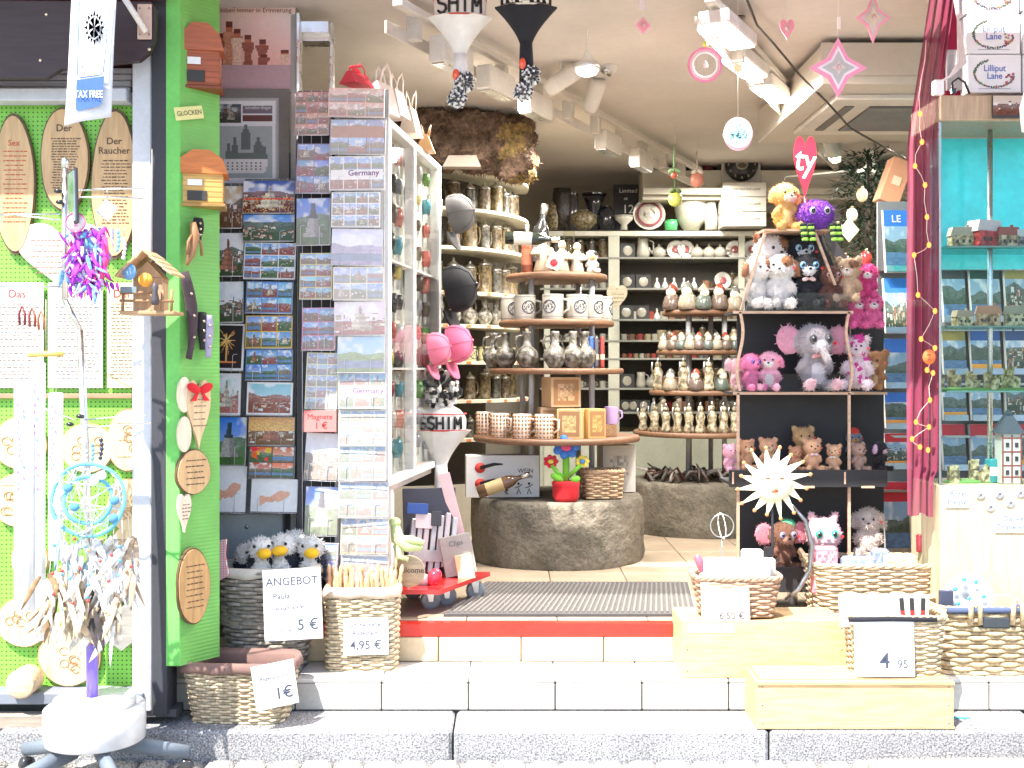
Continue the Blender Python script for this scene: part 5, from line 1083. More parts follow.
for (x0, x1, y0) in ((760, 826, 232),): mb = MB('wood', ED); mb.box(sx_((x0+x1)/2, 5.4), 5.42, sz(y0, 5.4), sx_(x1, 5.4)-sx_(x0, 5.4), .2, .01); wpart('top_board', mb, st)
for y0, ext in ((311, 4), (392, 4), (392, 40)):
    x0, x1 = (734, 852) if ext == 4 else (852, 886); mb = MB('matte', BK); D0 = 5.3 if ext == 4 else 5.42
    mb.box(sx_((x0+x1)/2, D0), D0+.12, sz(y0, D0)-.006, sx_(x1, D0)-sx_(x0, D0), .24, .012); mb.k = 'wood'; mb.col(*ED).box(sx_((x0+x1)/2, D0), D0-.003, sz(y0, D0)-.006, sx_(x1, D0)-sx_(x0, D0)+.01, .006, .012); wpart('shelf', mb, st)
for y0, x0, x1, hh, D0 in ((470, 729, 887, 17, 5.26), (567, 729, 884, 25, 5.26)):
    mb = MB('matte', BK); w = sx_(x1, D0)-sx_(x0, D0); mb.box(sx_((x0+x1)/2, D0), D0, sz(y0+hh/2, D0), w, .014, hh*D0/F, .001); mb.box(sx_((x0+x1)/2, D0), D0+.14, sz(y0+hh-3, D0), w-.01, .25, .012); wpart('tray', mb, st)
mb = MB('wood', ED)
for x in (733, 838, 845): mb.box(sx_(x, 5.25), 5.25, sz(478, 5.25), .008, .004, .055) if x != 838 else None
for x in (808, 868): mb.box(sx_(x, 5.25), 5.25, sz(487, 5.25), .06, .004, .01)
wpart('slot_tabs', mb, st)
for y0 in (311, 392): mb = MB('clear', (.92, .93, .95)); mb.box(sx_(795, 5.29), 5.288, sz(y0-9, 5.29), sx_(850, 5.29)-sx_(742, 5.29), .004, .085); wpart('acrylic_lip', mb, st)
for x in (745, 793, 878): 
    mb = MB('gloss', (.3, .31, .33)); c = W(x, 602, 5.36); mb.at(c.x, c.y, ZF+.038, 90, 0, 60).lathe([(.02, -.012), (.036, -.012), (.038, 0), (.036, .012), (.02, .012)], n=18); w_ = wpart('castor', mb, st)
    mb = MB('metal', (.5, .5, .5)); mb.box(c.x, c.y, ZF+.085, .05, .05, .02, .003); mb.box(c.x-.02, c.y, ZF+.06, .004, .04, .06); wpart('castor_bracket', mb, st)
# heart sign
mb = MB('gloss', (.45, .012, .03)); p = W(805, 168, 5.38)
mb.prism([(a*.68, b) for a, b in heart_pts(.155, .30)], .008); mb.v = [(x+p.x, y+p.y, z+p.z) for x, y, z in mb.v]; hs = wpart('heart_sign', mb, st)
mb = MB('matte', (.85, .83, .83)); mb.at(p.x-.005, p.y-.006, p.z-.012, 0, 8, 0).text('ty', .155, 0, 0, 0, True, .8); wpart('lettering', mb, st)
mb = MB('gloss', (.62, .03, .05)); mb.tube([(p.x, p.y+.004, p.z-.13), (p.x+.01, p.y+.004, sz(232))], .006, 6); wpart('sign_stake', mb, st)
# toys
ton, bro, wht, pnk = (.72, .42, .2), (.1, .045, .025), (.78, .73, .68), (.8, .32, .45)
def PL(px, py, D=5.38): return W(px, py, D)
H = lambda n: n*5.38/F
plush('golden yellow plush dog sitting with a paw stretched out on top of the stand', PL(784, 232), H(52), (.72, .42, .13), 15, belly=(.76, .5, .22), ear='floppy', muzzle=(.8, .65, .5))
t = thing('plush_octopus', 'purple round plush bug with green striped legs on top of the stand', 'plush toy', PL(815, 231, 5.34), 0, 'plush toys on the black stand')
blob('body', [((0, 0, .07), (.085, .08, .068), (0, 0, 0), (.2, .045, .42))], .006, t, fuzz=900, flen=.012, seed=4)
for i, x in enumerate((-.075, -.04, .06, .085)):
    m = MB('cloth'); 
    for j in range(6): m.c = (.35, .75, .1) if j % 2 else (.015, .03, .02); m.at(x+.002*j, -.075, .025-.013*j).lathe([(.015, 0), (.016, -.007), (.015, -.013)], n=8)
    m.build('leg', t)
for s in (-1, 1): m = MB('gloss'); m.col(.5, .5, .55).ell((.005+s*.032, -.072, .085), (.016, .008, .017)); m.col(.01, .01, .01).ell((.005+s*.032, -.078, .085), (.01, .006, .012)); m.build('eye', t)
shade = lambda *a: a
plush('white plush dog with brown ears and back, leftmost on the top tier', PL(756, 309, 5.36), H(56), wht, 30, ear='floppy', earcol=(.3, .13, .06), patch=(.3, .13, .06), nose=(.3, .1, .1))
plush('small purple-eared white plush dog behind the brown-patched dogs', PL(769, 300, 5.46), H(70), (.75, .7, .68), 25, ear='round', earcol=(.25, .1, .05), patch=(.28, .12, .06))
plush('white and chestnut plush dog, second from the left on the top tier', PL(780, 310, 5.36), H(60), wht, -15, ear='floppy', earcol=(.33, .14, .06), patch=(.33, .14, .06))
plush('black and white plush dog with a blue bow, upper of the two', PL(799, 294, 5.47), H(62), (.015, .015, .02), 10, muzzle=(.75, .75, .75), ear='floppy', eye='big', eyecol=(.3, .5, .7), bow=(.2, .5, .8), patch=None)
plush('black plush dog with white muzzle and blue bow, lower of the two', PL(806, 310, 5.38), H(60), (.014, .014, .018), 0, muzzle=(.78, .76, .76), ear='floppy', eye='big', eyecol=(.2, .45, .7), bow=(.75, .5, .45))
plush('dark chocolate brown plush bear at the right of the top tier', PL(830, 309, 5.36), H(46), (.13, .05, .035), 5, ear='round', muzzle=(.35, .18, .12), eye='big', eyecol=(.4, .2, .2))
plush('speckled tan plush leopard at the top right corner of the stand', PL(849, 303, 5.36), H(48), (.55, .38, .24), -25, ear='round', patch=(.25, .12, .06), muzzle=(.75, .65, .55))
for i, (px, py, l, c) in enumerate([(855, 328, 'shaggy pink plush monster, left of the hanging pair', (.82, .14, .36)), (873, 328, 'shaggy pink plush monster, right of the hanging pair', (.84, .18, .4)), (868, 298, 'shaggy deep pink plush monster above the hanging pair', (.72, .08, .28))]):
    plush(l, PL(px, py, 5.4), H(35), c, [10, -10, -20][i], ear='none', muzzle=(.8, .7, .72), fuzz=700, flen=.075, head=1.1, body=.9)
plush('pale pink plush elephant leaning out at the left of the middle tier', PL(737, 390, 5.38), H(34), (.82, .5, .52), 35, ear='elephant', trunk=True, nose=None)
plush('bright pink plush puppy with violet eyes on the middle tier', PL(750, 391, 5.34), H(40), (.82, .22, .4), 30, ear='floppy', eye='big', eyecol=(.25, .1, .5))
plush('pink and white plush dog right of the bright pink puppy', PL(770, 391, 5.34), H(42), (.83, .4, .5), -20, belly=wht, ear='floppy', earcol=(.8, .25, .4), muzzle=wht)
plush('large grey plush elephant with pink ears in the centre of the stand', PL(813, 391, 5.36), H(70), (.42, .37, .38), 12, belly=(.72, .66, .68), ear='elephant', earcol=(.72, .32, .4), trunk=True, nose=None, feet=(.75, .45, .48), head=1.1, eye='big', eyecol=(.1, .1, .1), bow=(.8, .35, .35))
def spots(h, hz, hr):
    g = random.Random(3); r = []
    for i in range(26): a = g.uniform(-1.3, 1.3); z = g.uniform(.1, .95)*h; rad = h*.19 if z < h*.55 else hr*.95; r.append(((math.sin(a)*rad, -math.cos(a)*rad*.93, z), (h*.035, h*.035, h*.04), (0, 0, 0), (.65, .05, .3)))
    return r
plush('tall white plush giraffe with magenta patches on the right wing', PL(857, 390, 5.38), H(60), (.82, .66, .7), -20, ear='round', extra=spots, head=.8)
plush('brown plush hamster with pale muzzle at the right end of the middle tier', PL(876, 390, 5.42), H(40), (.4, .19, .08), -35, belly=(.62, .42, .25), ear='round', head=1.2)
plush('spotted pink plush bear at the left end of the lower tier', PL(729, 471, 5.34), H(28), (.8, .42, .5), 30, ear='round')
plush('tan plush bear, left of the pair behind the sun face', PL(746, 470, 5.36), H(32), (.68, .36, .2), 10, ear='round', muzzle=(.78, .55, .38))
plush('tan plush bear, right of the pair behind the sun face', PL(768, 470, 5.38), H(34), (.68, .38, .22), -5, ear='round', muzzle=(.78, .55, .38))
plush('largest golden brown plush bear at the back of the lower tier', PL(803, 466, 5.44), H(42), (.55, .32, .15), 0, ear='round', muzzle=(.68, .46, .28))
plush('light orange plush bear in front of the large golden bear', PL(812, 471, 5.34), H(34), (.74, .42, .24), 5, ear='round', bow=(.8, .6, .6))
plush('small tan plush bear at the right of the lower tier', PL(834, 471, 5.34), H(28), (.72, .42, .25), -30, ear='round', bow=(.78, .7, .6))
plush('small orange plush bear left of the light orange bear', PL(795, 471, 5.36), H(26), (.66, .32, .18), 15, ear='round')
plush('grey plush penguin with a red cap on the right lower wing', PL(854, 460, 5.5), H(32), (.2, .22, .27), -5, ear='none', extra=lambda h, hz, hr: [((0, 0, hz+hr*.8), (hr*.8, hr*.8, hr*.6), (0, .3, 0), (.65, .05, .03))], muzzle=(.6, .3, .1))
plush('beige plush bear sitting on the right lower tray', PL(858, 471, 5.38), H(30), (.58, .36, .28), 20, ear='round')
plush('black and pink plush dog lying on the right lower tray', PL(879, 471, 5.4), H(32), (.02, .015, .02), 40, ear='floppy', earcol=(.75, .45, .65), muzzle=(.75, .5, .6))
plush('brown plush sloth with a pink and green hat on the bottom tray', PL(782, 570, 5.36), H(50), (.19, .085, .05), 15, ear='elephant', earcol=(.7, .25, .3), eye='big', eyecol=(.3, .3, .5), muzzle=(.4, .2, .14), head=1.15, extra=lambda h, hz, hr: [((hr*.5, 0, hz+hr*.9), (hr*.6, hr*.4, hr*.25), (0, .3, 0), (.1, .5, .25))])
plush('pink plush cat with big green eyes on the bottom tray', PL(823, 572, 5.34), H(54), (.82, .5, .55), 0, ear='pointy', eye='big', eyecol=(.05, .45, .3), muzzle=(.84, .62, .66), head=1.3, nose=(.75, .3, .4))
plush('curly off-white plush poodle at the lower right of the stand', PL(868, 556, 5.42), H(52), (.66, .55, .5), -15, ear='floppy', fuzz=900, flen=.06)
# puffin toys in tall basket
for i, (px, py, rz, l) in enumerate([(262, 585, 10, 'white fluffy bird toy with yellow beak, left in the tall grey basket'), (284, 582, -10, 'white fluffy bird toy with big yellow beak, middle of the tall grey basket'), (312, 584, 0, 'white fluffy bird toy, farthest right in the tall grey basket'), (248, 590, 35, 'white fluffy bird toy at the far left edge of the tall grey basket'), (297, 577, -40, 'white fluffy bird toy turned away at the back of the tall grey basket')]):
    t = thing('plush_bird', l, 'plush toy', W(px, py, 4.95+.03*i), rz, 'bird toys in the tall basket')
    t.scale = (1.25,)*3; blob('body', [((0, 0, .06), (.05, .05, .07), (0, 0, 0), (.02, .025, .04)), ((0, -.01, .125), (.045, .045, .042), (0, 0, 0), (.82, .8, .76)), ((0, -.035, .05), (.035, .03, .05), (0, 0, 0), (.8, .78, .74))], .005, t, fuzz=700, flen=.010, seed=i)
    m = MB('cloth', (.85, .5, .02)); m.ell((.01, -.065, .118), (.026, .032, .018)); m.build('beak', t)
    for s in (-1, 1): m = MB('gloss', (.01, .01, .01)); m.ell((s*.024, -.048, .14), .006, n=8, m=5); m.build('eye', t)
# sun face ornament on stake
t = thing('sun_ornament', 'cream sun face garden ornament with pointed rays in front of the toy stand', 'ornament', W(773, 615, 5.06)); c = W(773, 482, 5.06)-t.location
mb = MB('matte', (.8, .74, .55)); pts = []
for i in range(32):
    a = 2*math.pi*i/32+.1; rr = (.165 if i % 2 == 0 else .085)*(1+.08*math.sin(i*2.3)); pts.append((c.x+rr*math.sin(a+(.09 if i % 2 == 0 else 0)), c.z+rr*math.cos(a+(.09 if i % 2 == 0 else 0))))
mb.prism(pts, .012, 0); m = mb; m.col(.75, .3, .12)
for i in range(0, 32, 2): a, b = pts[i]; m.ell((a+(c.x-a)*.06, -.004, b+(c.z-b)*.06), (.009, .006, .009), n=8, m=5)
mb.build('rays', t)
mb = MB('matte', (.82, .76, .56)); mb.ell((c.x, -.008, c.z), (.085, .03, .085), n=24, m=14); mb.ell((c.x, -.042, c.z-.008), (.008, .012, .02)); mb.build('face', t)
for s in (-1, 1): m = MB('matte', (.25, .12, .06)); m.ell((c.x+s*.03, -.036, c.z+.02), (.011, .003, .005)); m.build('eye', t)
m = MB('matte', (.7, .12, .06)); m.ell((c.x, -.036, c.z-.037), (.016, .005, .006)); m.build('mouth', t)
mb = MB('gloss', (.02, .02, .025)); mb.tube([(c.x, .012, c.z), (c.x, .012, .0)], .006, 6); mb.box(c.x, .01, .24, .06, .01, .015); mb.box(c.x-.02, 0, .27, .04, .02, .06, .003); mb.build('stake', t)
mb = MB('gloss', (.02, .02, .02)); mb.at(c.x+.02, 0, .006).lathe([(.08, 0), (.085, .006), (.06, .012)], n=24, sy=.6); mb.build('base', t)
t = thing('hoop_ornament', 'grey curved metal hoop rising beside the sun ornament', 'hoop', W(800, 600, 5.1)); mb = MB('metal', (.35, .35, .37)); mb.tube([W(a, b, 5.1)-t.location for a, b in ((792, 505), (805, 520), (812, 545), (810, 570), (798, 590), (785, 600))], [.006, .01, .012, .012, .01, .008], 8); mb.build('hoop', t)
t = thing('wire_ring', 'thin wire ring ornament on a rod above the small reddish basket', 'ornament', W(722, 585, 4.95)); mb = MB('metal', (.6, .6, .58)); 
for q in (0, 1): mb.tube([(.05*math.cos(a)*(1-.7*q), .05*math.sin(a)*q*.8, .255+.05*math.sin(a)) for a in np.linspace(0, 6.283, 25)[:-1]], .003, 5, True)
mb.tube([(0, 0, .205), (0, 0, 0)], .003, 5); mb.build('ring', t)
# ================================================================== interior: stein shelves, towers, rear unit
SC = Vector((-.81, 8.3, 0)); SR = .9
def sy_(py, D): return ZE-(py-HY)*D/F
levels = [sy_(y, 7.5) for y in (207, 246, 291, 324, 361, 400, 439)]
u = thing('stein_shelves', 'curved cream shelves rising behind the glass cabinet, loaded with beer steins', 'shelving', (SC.x, SC.y, ZF))
def qdisc(r, a0=-100, a1=12, n=24, r0=0): 
    o = [(SC.x+r*math.cos(R(a)), SC.y+r*math.sin(R(a))) for a in np.linspace(a0, a1, n)]
    return o+([(SC.x+r0*math.cos(R(a)), SC.y+r0*math.sin(R(a))) for a in np.linspace(a1, a0, n)] if r0 else [(SC.x, SC.y)])
for z in levels+[sy_(168, 7.5)]: mb = MB('matte', (.62, .58, .45)); mb.slab(qdisc(SR+.03), .022, z-.022); wpart('shelf', mb, u)
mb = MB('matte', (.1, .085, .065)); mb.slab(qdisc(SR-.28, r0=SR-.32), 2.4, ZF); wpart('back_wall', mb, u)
mb = MB('matte', (.5, .47, .38)); mb.slab(qdisc(SR-.02, r0=SR-.05), .35, ZF); wpart('plinth', mb, u)
def stein(h=.2, r=.05, lidh=.06, kind=0):
    t = thing('beer_stein', 'x', 'beer stein'); cb = [(.125, .1, .07), (.085, .085, .082), (.14, .11, .06)][kind]
    mb = MB('ceramic', cb); mb.lathe([(r*1.12, 0), (r*1.12, h*.06), (r, h*.1), (r*1.05, h*.45), (r*.96, h*.85), (r*1.02, h*.92), (r*1.0, h)], n=16); mb.build('body', t)
    mb = MB('metal', (.5, .49, .46)); mb.lathe([(r*1.05, h), (r*1.0, h+lidh*.25), (r*.55, h+lidh*.55), (r*.2, h+lidh*.8), (r*.24, h+lidh), (.002, h+lidh*1.15)], n=14); mb.build('lid', t)
    mb = MB('ceramic', cb); mb.tube([(r*.95, 0, h*.85), (r*1.6, 0, h*.8), (r*1.75, 0, h*.5), (r*1.5, 0, h*.25), (r*.98, 0, h*.18)], r*.15, 6); mb.build('handle', t)
    return t
def mug(h=.1, r=.045, c=(.75, .73, .68), art=True, kind='gloss', name='mug', cat='mug'):
    t = thing(name, 'x', cat); mb = MB(kind, c); mb.lathe([(r*.95, 0), (r, .006), (r, h)], n=18, cap=False); mb.lathe([(.001, .004), (r*.95, .004)], n=18, cap=False); mb.lathe([(r, h), (r*.92, h), (r*.92, .01), (.001, .01)], n=18, cap=False); mb.build('body', t)
    mb = MB(kind, c); mb.tube([(r*.97, 0, h*.8), (r*1.55, 0, h*.75), (r*1.6, 0, h*.4), (r*.97, 0, h*.22)], r*.13, 6); mb.build('handle', t)
    if art:
        mb = MB('matte', (.06, .07, .1)); P = []
        for rr, w in ((.032, .003),):
            for a in np.linspace(0, 6.283, 21)[:-1]: x = rr*math.cos(a); P.append((x, -math.sqrt(max(1e-6, (r+.001)**2-x*x)), h*.5+rr*math.sin(a)))
            mb.tube(P, w, 4, True)
        g = random.Random(1)
        for _ in range(30): x, z = g.uniform(-.024, .024), g.uniform(-.024, .024); mb.ell((x, -math.sqrt((r+.0005)**2-x*x), h*.5+z), (.003, .0012, .004), n=5, m=3)
        for z in (.012, h-.01): mb.tube([((r+.0006)*math.cos(a), (r+.0006)*math.sin(a), z) for a in np.linspace(0, 6.283, 25)[:-1]], .0012, 4, True)
        mb.build('printed_emblem', t)
    return t
protos = [stein(.17, .046, .05, 0), stein(.16, .042, .055, 1), stein(.19, .05, .04, 2)]
used = set()
def use(proto, loc, rz, label, group, s=1):
    if id(proto) not in used and proto['label'] == 'x':
        used.add(id(proto)); proto.location = loc; proto.rotation_euler = (0, 0, R(rz)); proto.scale = (s, s, s); proto['label'] = label; proto['group'] = group; return proto
    return dup(proto, loc, rz, label, group, s)
rnames = ['top', 'second', 'third', 'fourth', 'fifth', 'sixth', 'lowest']
jug = None
def jugp(c=(.3, .31, .33)):
    t = thing('stoneware_jug', 'x', 'jug'); mb = MB('ceramic', c); mb.lathe([(.03, 0), (.035, .01), (.058, .045), (.06, .065), (.05, .09), (.022, .115), (.018, .15), (.022, .175), (.022, .185), (.018, .185)], n=18); mb.build('body', t)
    mb = MB('ceramic', c); mb.tube([(.02, 0, .165), (.05, 0, .16), (.06, 0, .13), (.05, 0, .095)], .007, 6); mb.build('handle', t)
    mb = MB('matte', (.04, .05, .09)); mb.tube([(.0585*math.cos(a), .0585*math.sin(a), .066) for a in np.linspace(0, 6.283, 25)[:-1]], .0015, 4, True); mb.build('painted_band', t); return t
jug = jugp()
cupm = mug(.09, .04, (.6, .55, .3), True)
for r_, z in enumerate(levels):
    n = 9
    for i in range(n):
        a = -68+i*(74/(n-1)); rad = SR-.085; p = (SC.x+rad*math.cos(R(a)), SC.y+rad*math.sin(R(a)), z)
        if r_ == 3: pr, s = jug, .95
        elif r_ == 4: pr, s = cupm, 1.1
        else: pr, s = protos[(i*2+r_) % 3], [1.0, 1, 1.08, 1, 1, .92, .7][r_]*.93*random.uniform(.93, 1.04)
        what = {3: 'small grey stoneware jug', 4: 'yellowish printed mug'}.get(r_, ['cream relief beer stein', 'grey relief beer stein', 'yellowish relief beer stein'][(i*2+r_) % 3])
        use(pr, p, a+90+random.uniform(-20, 20), '%s, %s from the left on the %s curved shelf' % (what, ORD[i], rnames[r_]), 'steins on the curved shelves', s)
for i in range(26):
    a = -72+3.1*i; 
# small orange price stickers belong to the shelves
for r_, z in enumerate(levels[2:]):
    mb = MB('paper', (.8, .2, .05))
    for i in range(8): a = -66+i*10.5; mb.at(SC.x+(SR+.032)*math.cos(R(a)), SC.y+(SR+.032)*math.sin(R(a)), z-.01, 0, 0, a+90).box(0, 0, 0, .035, .002, .014)
    wpart('price_strip', mb, u)
# burl / shaggy bark canopy
t = thing('bark_canopy', 'huge shaggy brown lump of bark above the stein shelves', 'bark decoration', W(470, 150, 7.5)); g = random.Random(4); Bl = []
for i in range(230):
    px = g.uniform(405, 530); py = (118+14*((px-400)/140))+g.uniform(-6, 40); D = 7.5+g.uniform(-.25, .25)
    if px > 500: py = 150+g.uniform(-26, 26)
    p = W(px, py, D)-t.location; gold = px > 505 or (px > 480 and py > 165); c = (.38, .26, .1) if gold and g.random() < .6 else (.19, .12, .08); r = g.uniform(.045, .09) if px < 500 else g.uniform(.04, .065); Bl.append((tuple(p), (r*1.2, r, r), (0, 0, 0), c))
blob('bark', Bl, .02, t, kind='shaggy', fuzz=2500, flen=.022, seed=2, disp=.03)
t = thing('display_plaque', 'pale trapezoid board under the shaggy bark', 'board', W(462, 168, 7.15)); mb = MB('matte', (.35, .3, .25)); mb.prism([(-.12, 0), (.12, 0), (.09, .07), (-.08, .07)], .1); mb.build('board', t)
# troughs
def trough(label, X, Y, r, z1, seed):
    t = thing('stone_trough', label, 'stone trough', (X, Y, ZF)); h = z1-ZF; mb = MB('stone', (.19, .165, .125)); g = random.Random(seed); n = 64; vs = []; fs = []; rings = [(1.0, 0), (1.02, .04), (1.0, h*.3), (1.01, h*.6), (1.0, h*.9), (.99, h-.012), (.96, h), (.5, h-.004), (.01, h-.004)]
    for k, (q, z) in enumerate(rings):
        for i in range(n): a = 2*math.pi*i/n; w = 1+.012*math.sin(5*a+seed)+.008*math.sin(11*a+k)+g.uniform(-.004, .004); vs.append((r*q*w*math.cos(a), r*q*w*math.sin(a)*.98, z))
    for k in range(len(rings)-1): fs += [(k*n+i, k*n+(i+1) % n, (k+1)*n+(i+1) % n, (k+1)*n+i) for i in range(n)]
    mb.add(vs, fs, True); mb.build('stone', t); return t
T1 = (.262, 6.78); T2 = (1.30, 7.95)
trough('round mossy stone trough, nearer of the two, carrying the round shelf tower', T1[0], T1[1], .505, .82, 1)
trough('round mossy stone trough, farther of the two, behind the toy stand', T2[0], T2[1], .49, .80, 2)
def tower(label, X, Y, zb, tiers, poles):
    t = thing('shelf_tower', label, 'shelf tower', (X, Y, zb))
    for (z, r) in tiers:
        mb = MB('wood', (.21, .11, .06)); mb.lathe([(r-.008, z-zb-.034), (r, z-zb-.026), (r, z-zb-.008), (r-.008, z-zb)], n=48); mb.build('round_shelf', t)
    top = tiers[0][0]-zb
    for (x, y) in poles: mb = MB('gloss', (.42, .42, .42)); mb.tube([(x, y, 0), (x, y, top-.034)], .017, 12); mb.build('pole', t)
    return t
zt = [2.107, 1.838, 1.56, 1.168]
tower('tower of four round wooden shelves on steel poles, nearer of the two', T1[0], T1[1], .82, list(zip(zt, (.30, .34, .395, .49))), [(-.15, -.16), (.2, -.12), (-.2, .12), (.14, .2)])
z2 = [1.958, 1.688, 1.412, 1.135]
tower('tower of four round wooden shelves farther back behind the toy stand', T2[0], T2[1], .80, list(zip(z2, (.26, .30, .35, .46))), [(-.1, -.12), (.15, -.1), (-.05, .15), (.1, .15)])
def onT(px, T, r, back=False):                   # point on a round shelf where the sight line for px meets the circle of radius r
    d = Vector(((px-HX)/F, 1)); c = Vector(T); A_ = d.dot(d); B_ = d.dot(c); q = B_*B_-A_*(c.dot(c)-r*r); s = (B_-(1 if not back else -1)*math.sqrt(max(0, q)))/A_; return (d.x*s, d.y*s)
em = mug(.125, .055, (.52, .49, .42), True)
for i, px in enumerate((511, 525, 553, 577, 592, 602)):
    x, y = onT(px, T1, .27); use(em, (x, y, zt[1]), random.uniform(-25, 25)+[0, 0, 0, 0, 40, 60][i], '%s cream mug with black round emblem from the left on the second tower shelf' % ORD[i], 'emblem mugs on the round shelf', 1.12)
jg = jugp((.2, .2, .21))
for i, px in enumerate((494, 506, 527, 555, 573, 585)):
    x, y = onT(px, T1, .325); use(jg, (x, y, zt[2]), 170+random.uniform(-15, 15), '%s grey long-necked stoneware jug from the left on the third tower shelf' % ORD[i], 'grey jugs on the round shelf', 1.12)
for i, (px, c, l) in enumerate([(591, (.05, .12, .45), 'blue'), (596, (.1, .1, .12), 'black'), (602, (.4, .06, .05), 'dark red')]):
    x, y = onT(px, T1, .34); t = thing('lighter_tube', l+' slim upright tube beside the grey jugs on the tower', 'tube', (x, y, zt[2])); mb = MB('gloss', c); mb.lathe([(.013, 0), (.014, .02), (.014, .17), (.01, .18)], n=10); mb.build('tube', t); mb = MB('paper', (.7, .6, .4)); mb.lathe([(.0145, .05), (.0145, .08)], n=10, cap=False); mb.build('paper_band', t)
cm = thing('patterned_mug', 'x', 'mug'); mb = MB('gloss', (.75, .6, .5)); mb.lathe([(.046, 0), (.05, .005), (.05, .135)], n=20, cap=True); mb.build('body', cm)
mb = MB('matte', (.35, .17, .06))
for j in range(6):
    for i in range(16): a = 2*math.pi*i/16; mb.ell((.0505*math.cos(a), .0505*math.sin(a), .014+j*.0215), (.0065, .0065, .0075), n=6, m=4)
mb.build('coin_pattern', cm); mb = MB('gloss', (.7, .55, .45)); mb.tube([(.048, 0, .11), (.08, 0, .1), (.08, 0, .05), (.048, 0, .03)], .007, 6); mb.build('handle', cm)
for i, px in enumerate((485, 500, 522, 544)):
    x, y = onT(px, T1, .42); use(cm, (x, y, zt[3]), 20*i-60, '%s brown-dotted mug from the left on the lowest tower shelf' % ORD[i], 'dotted mugs on the round shelf', 1.02)
def giftbox(label, px, py, D, w, h, d, c, rz=0, name='gift_box', pat=(.35, .18, .08), grp='printed boxes on the tower', z=None):
    p = W(px, py, D); p.z = z if z is not None else p.z; t = thing(name, label, 'box', p, rz, grp); mb = MB('paper', c); mb.box(0, 0, h/2, w, d, h, .002); mb.build('box', t)
    n = 12; A = np.array([[np.array(c)*rng.uniform(.5, 1.2) if 1 < x < n-2 and 1 < y < n-2 else np.array(pat) for x in range(n)] for y in range(n)]); mb = MB('print'); mb.pic(A, w*.84, h*.84, 0, -d/2-.0015, h*.08); mb.build('printed_face', t); return t
giftbox('tan printed hexagonal cardboard mug box standing on another box on the tower', 561, 403, 6.55, .18, .17, .15, (.55, .36, .2), 20, z=zt[3]+.172)
giftbox('tan cardboard box under the upper mug box at the back of the tower shelf', 556, 432, 6.58, .2, .17, .17, (.5, .34, .2), 5, z=zt[3])
giftbox('yellowish box printed with small figures at the front of the lowest tower shelf', 571, 432, 6.42, .14, .165, .1, (.66, .45, .2), -15, z=zt[3])
giftbox('orange printed box right of the figure-printed box on the lowest tower shelf', 592, 432, 6.47, .11, .165, .12, (.6, .38, .14), 25, z=zt[3])
giftbox('brown box under the violet mug at the right of the tower', 610, 432, 6.62, .075, .07, .07, (.35, .22, .12), 0, z=zt[3])
vm = mug(.1, .04, (.5, .35, .6), False); use(vm, (W(611, 400, 6.62).x, 6.62, zt[3]+.071), 0, 'violet picture mug standing on the small brown box', 'violet mugs')
# things on the top disc
def wine_bottle(name, label, loc, rot, c=(.01, .015, .01), lab=(.7, .68, .6), s=1):
    t = thing(name, label, 'bottle', loc); t.rotation_euler = tuple(R(a) for a in rot); t.scale = (s,)*3; mb = MB('gloss', c); mb.lathe([(.03, 0), (.036, .006), (.036, .18), (.03, .205), (.014, .235), (.012, .29), (.014, .3), (.012, .305)], n=20); mb.build('glass', t); mb = MB('paper', lab); mb.lathe([(.0366, .05), (.0366, .15)], n=20, cap=False); mb.build('paper_label', t); mb = MB('metal', (.7, .68, .6)); mb.lathe([(.0135, .26), (.0155, .262), (.0155, .306), (.001, .308)], n=12, cap=False); mb.build('foil', t); return t
wine_bottle('wine_bottle', 'dark wine bottle with white label held sideways at the top of the tower', W(505, 238, 6.45), (0, 92, 0), s=1.0)
wine_bottle('wine_bottle', 'dark upright bottle with silver top behind the sideways bottle', (W(535, 270, 6.7).x, 6.7, zt[0]), (0, 8, 0), (.02, .02, .02), (.1, .1, .1), 1.35)
wine_bottle('glass_bottle', 'brown upright bottle at the left of the top tower shelf', (W(527, 270, 6.6).x, 6.6, zt[0]), (0, 0, 0), (.25, .07, .04), (.3, .1, .05), .9)
def figurine(label, px, c, h, T=T1, r=.22, z=zt[0], c2=None, seed=0, grp='pale figurines on the tower', name='figurine', hat=None):
    x, y = onT(px, T, r); t = thing(name, label, 'figurine', (x, y, z), random.uniform(-30, 30), grp); mb = MB('gloss', c); g = random.Random(seed); mb.lathe([(h*.2, 0), (h*.22, h*.05), (h*.16, h*.3), (h*.19, h*.5), (h*.1, h*.64), (h*.08, h*.68)], n=14); mb.tube([(h*.17, 0, h*.55), (h*.25, -h*.05, h*.4), (h*.12, -h*.18, h*.38)], h*.05, 6); mb.tube([(-h*.17, 0, h*.55), (-h*.25, -h*.05, h*.42), (-h*.1, -h*.18, h*.42)], h*.05, 6); mb.build('body', t)
    mb = MB('gloss', c2 or c); mb.ell((0, 0, h*.78), (h*.12, h*.12, h*.14)); mb.build('head', t)
    if hat: mb = MB('gloss', hat); mb.lathe([(h*.14, h*.84), (h*.1, h*.92), (.002, h*1.08)], n=12); mb.build('hat', t)
    return t
fg = [(543, (.44, .35, .24), .25, 'tall cream wine-grower figurine in the middle of the top tower shelf'), (562, (.46, .37, .27), .2, 'cream figurine with glass, right of the tallest one on top shelf'), (577, (.5, .42, .33), .19, 'cream goose-shaped figurine at the right of the top tower shelf')]
for i, (px, c, h, l) in enumerate(fg): figurine(l, px, c, h, seed=i, c2=(.5, .4, .32))
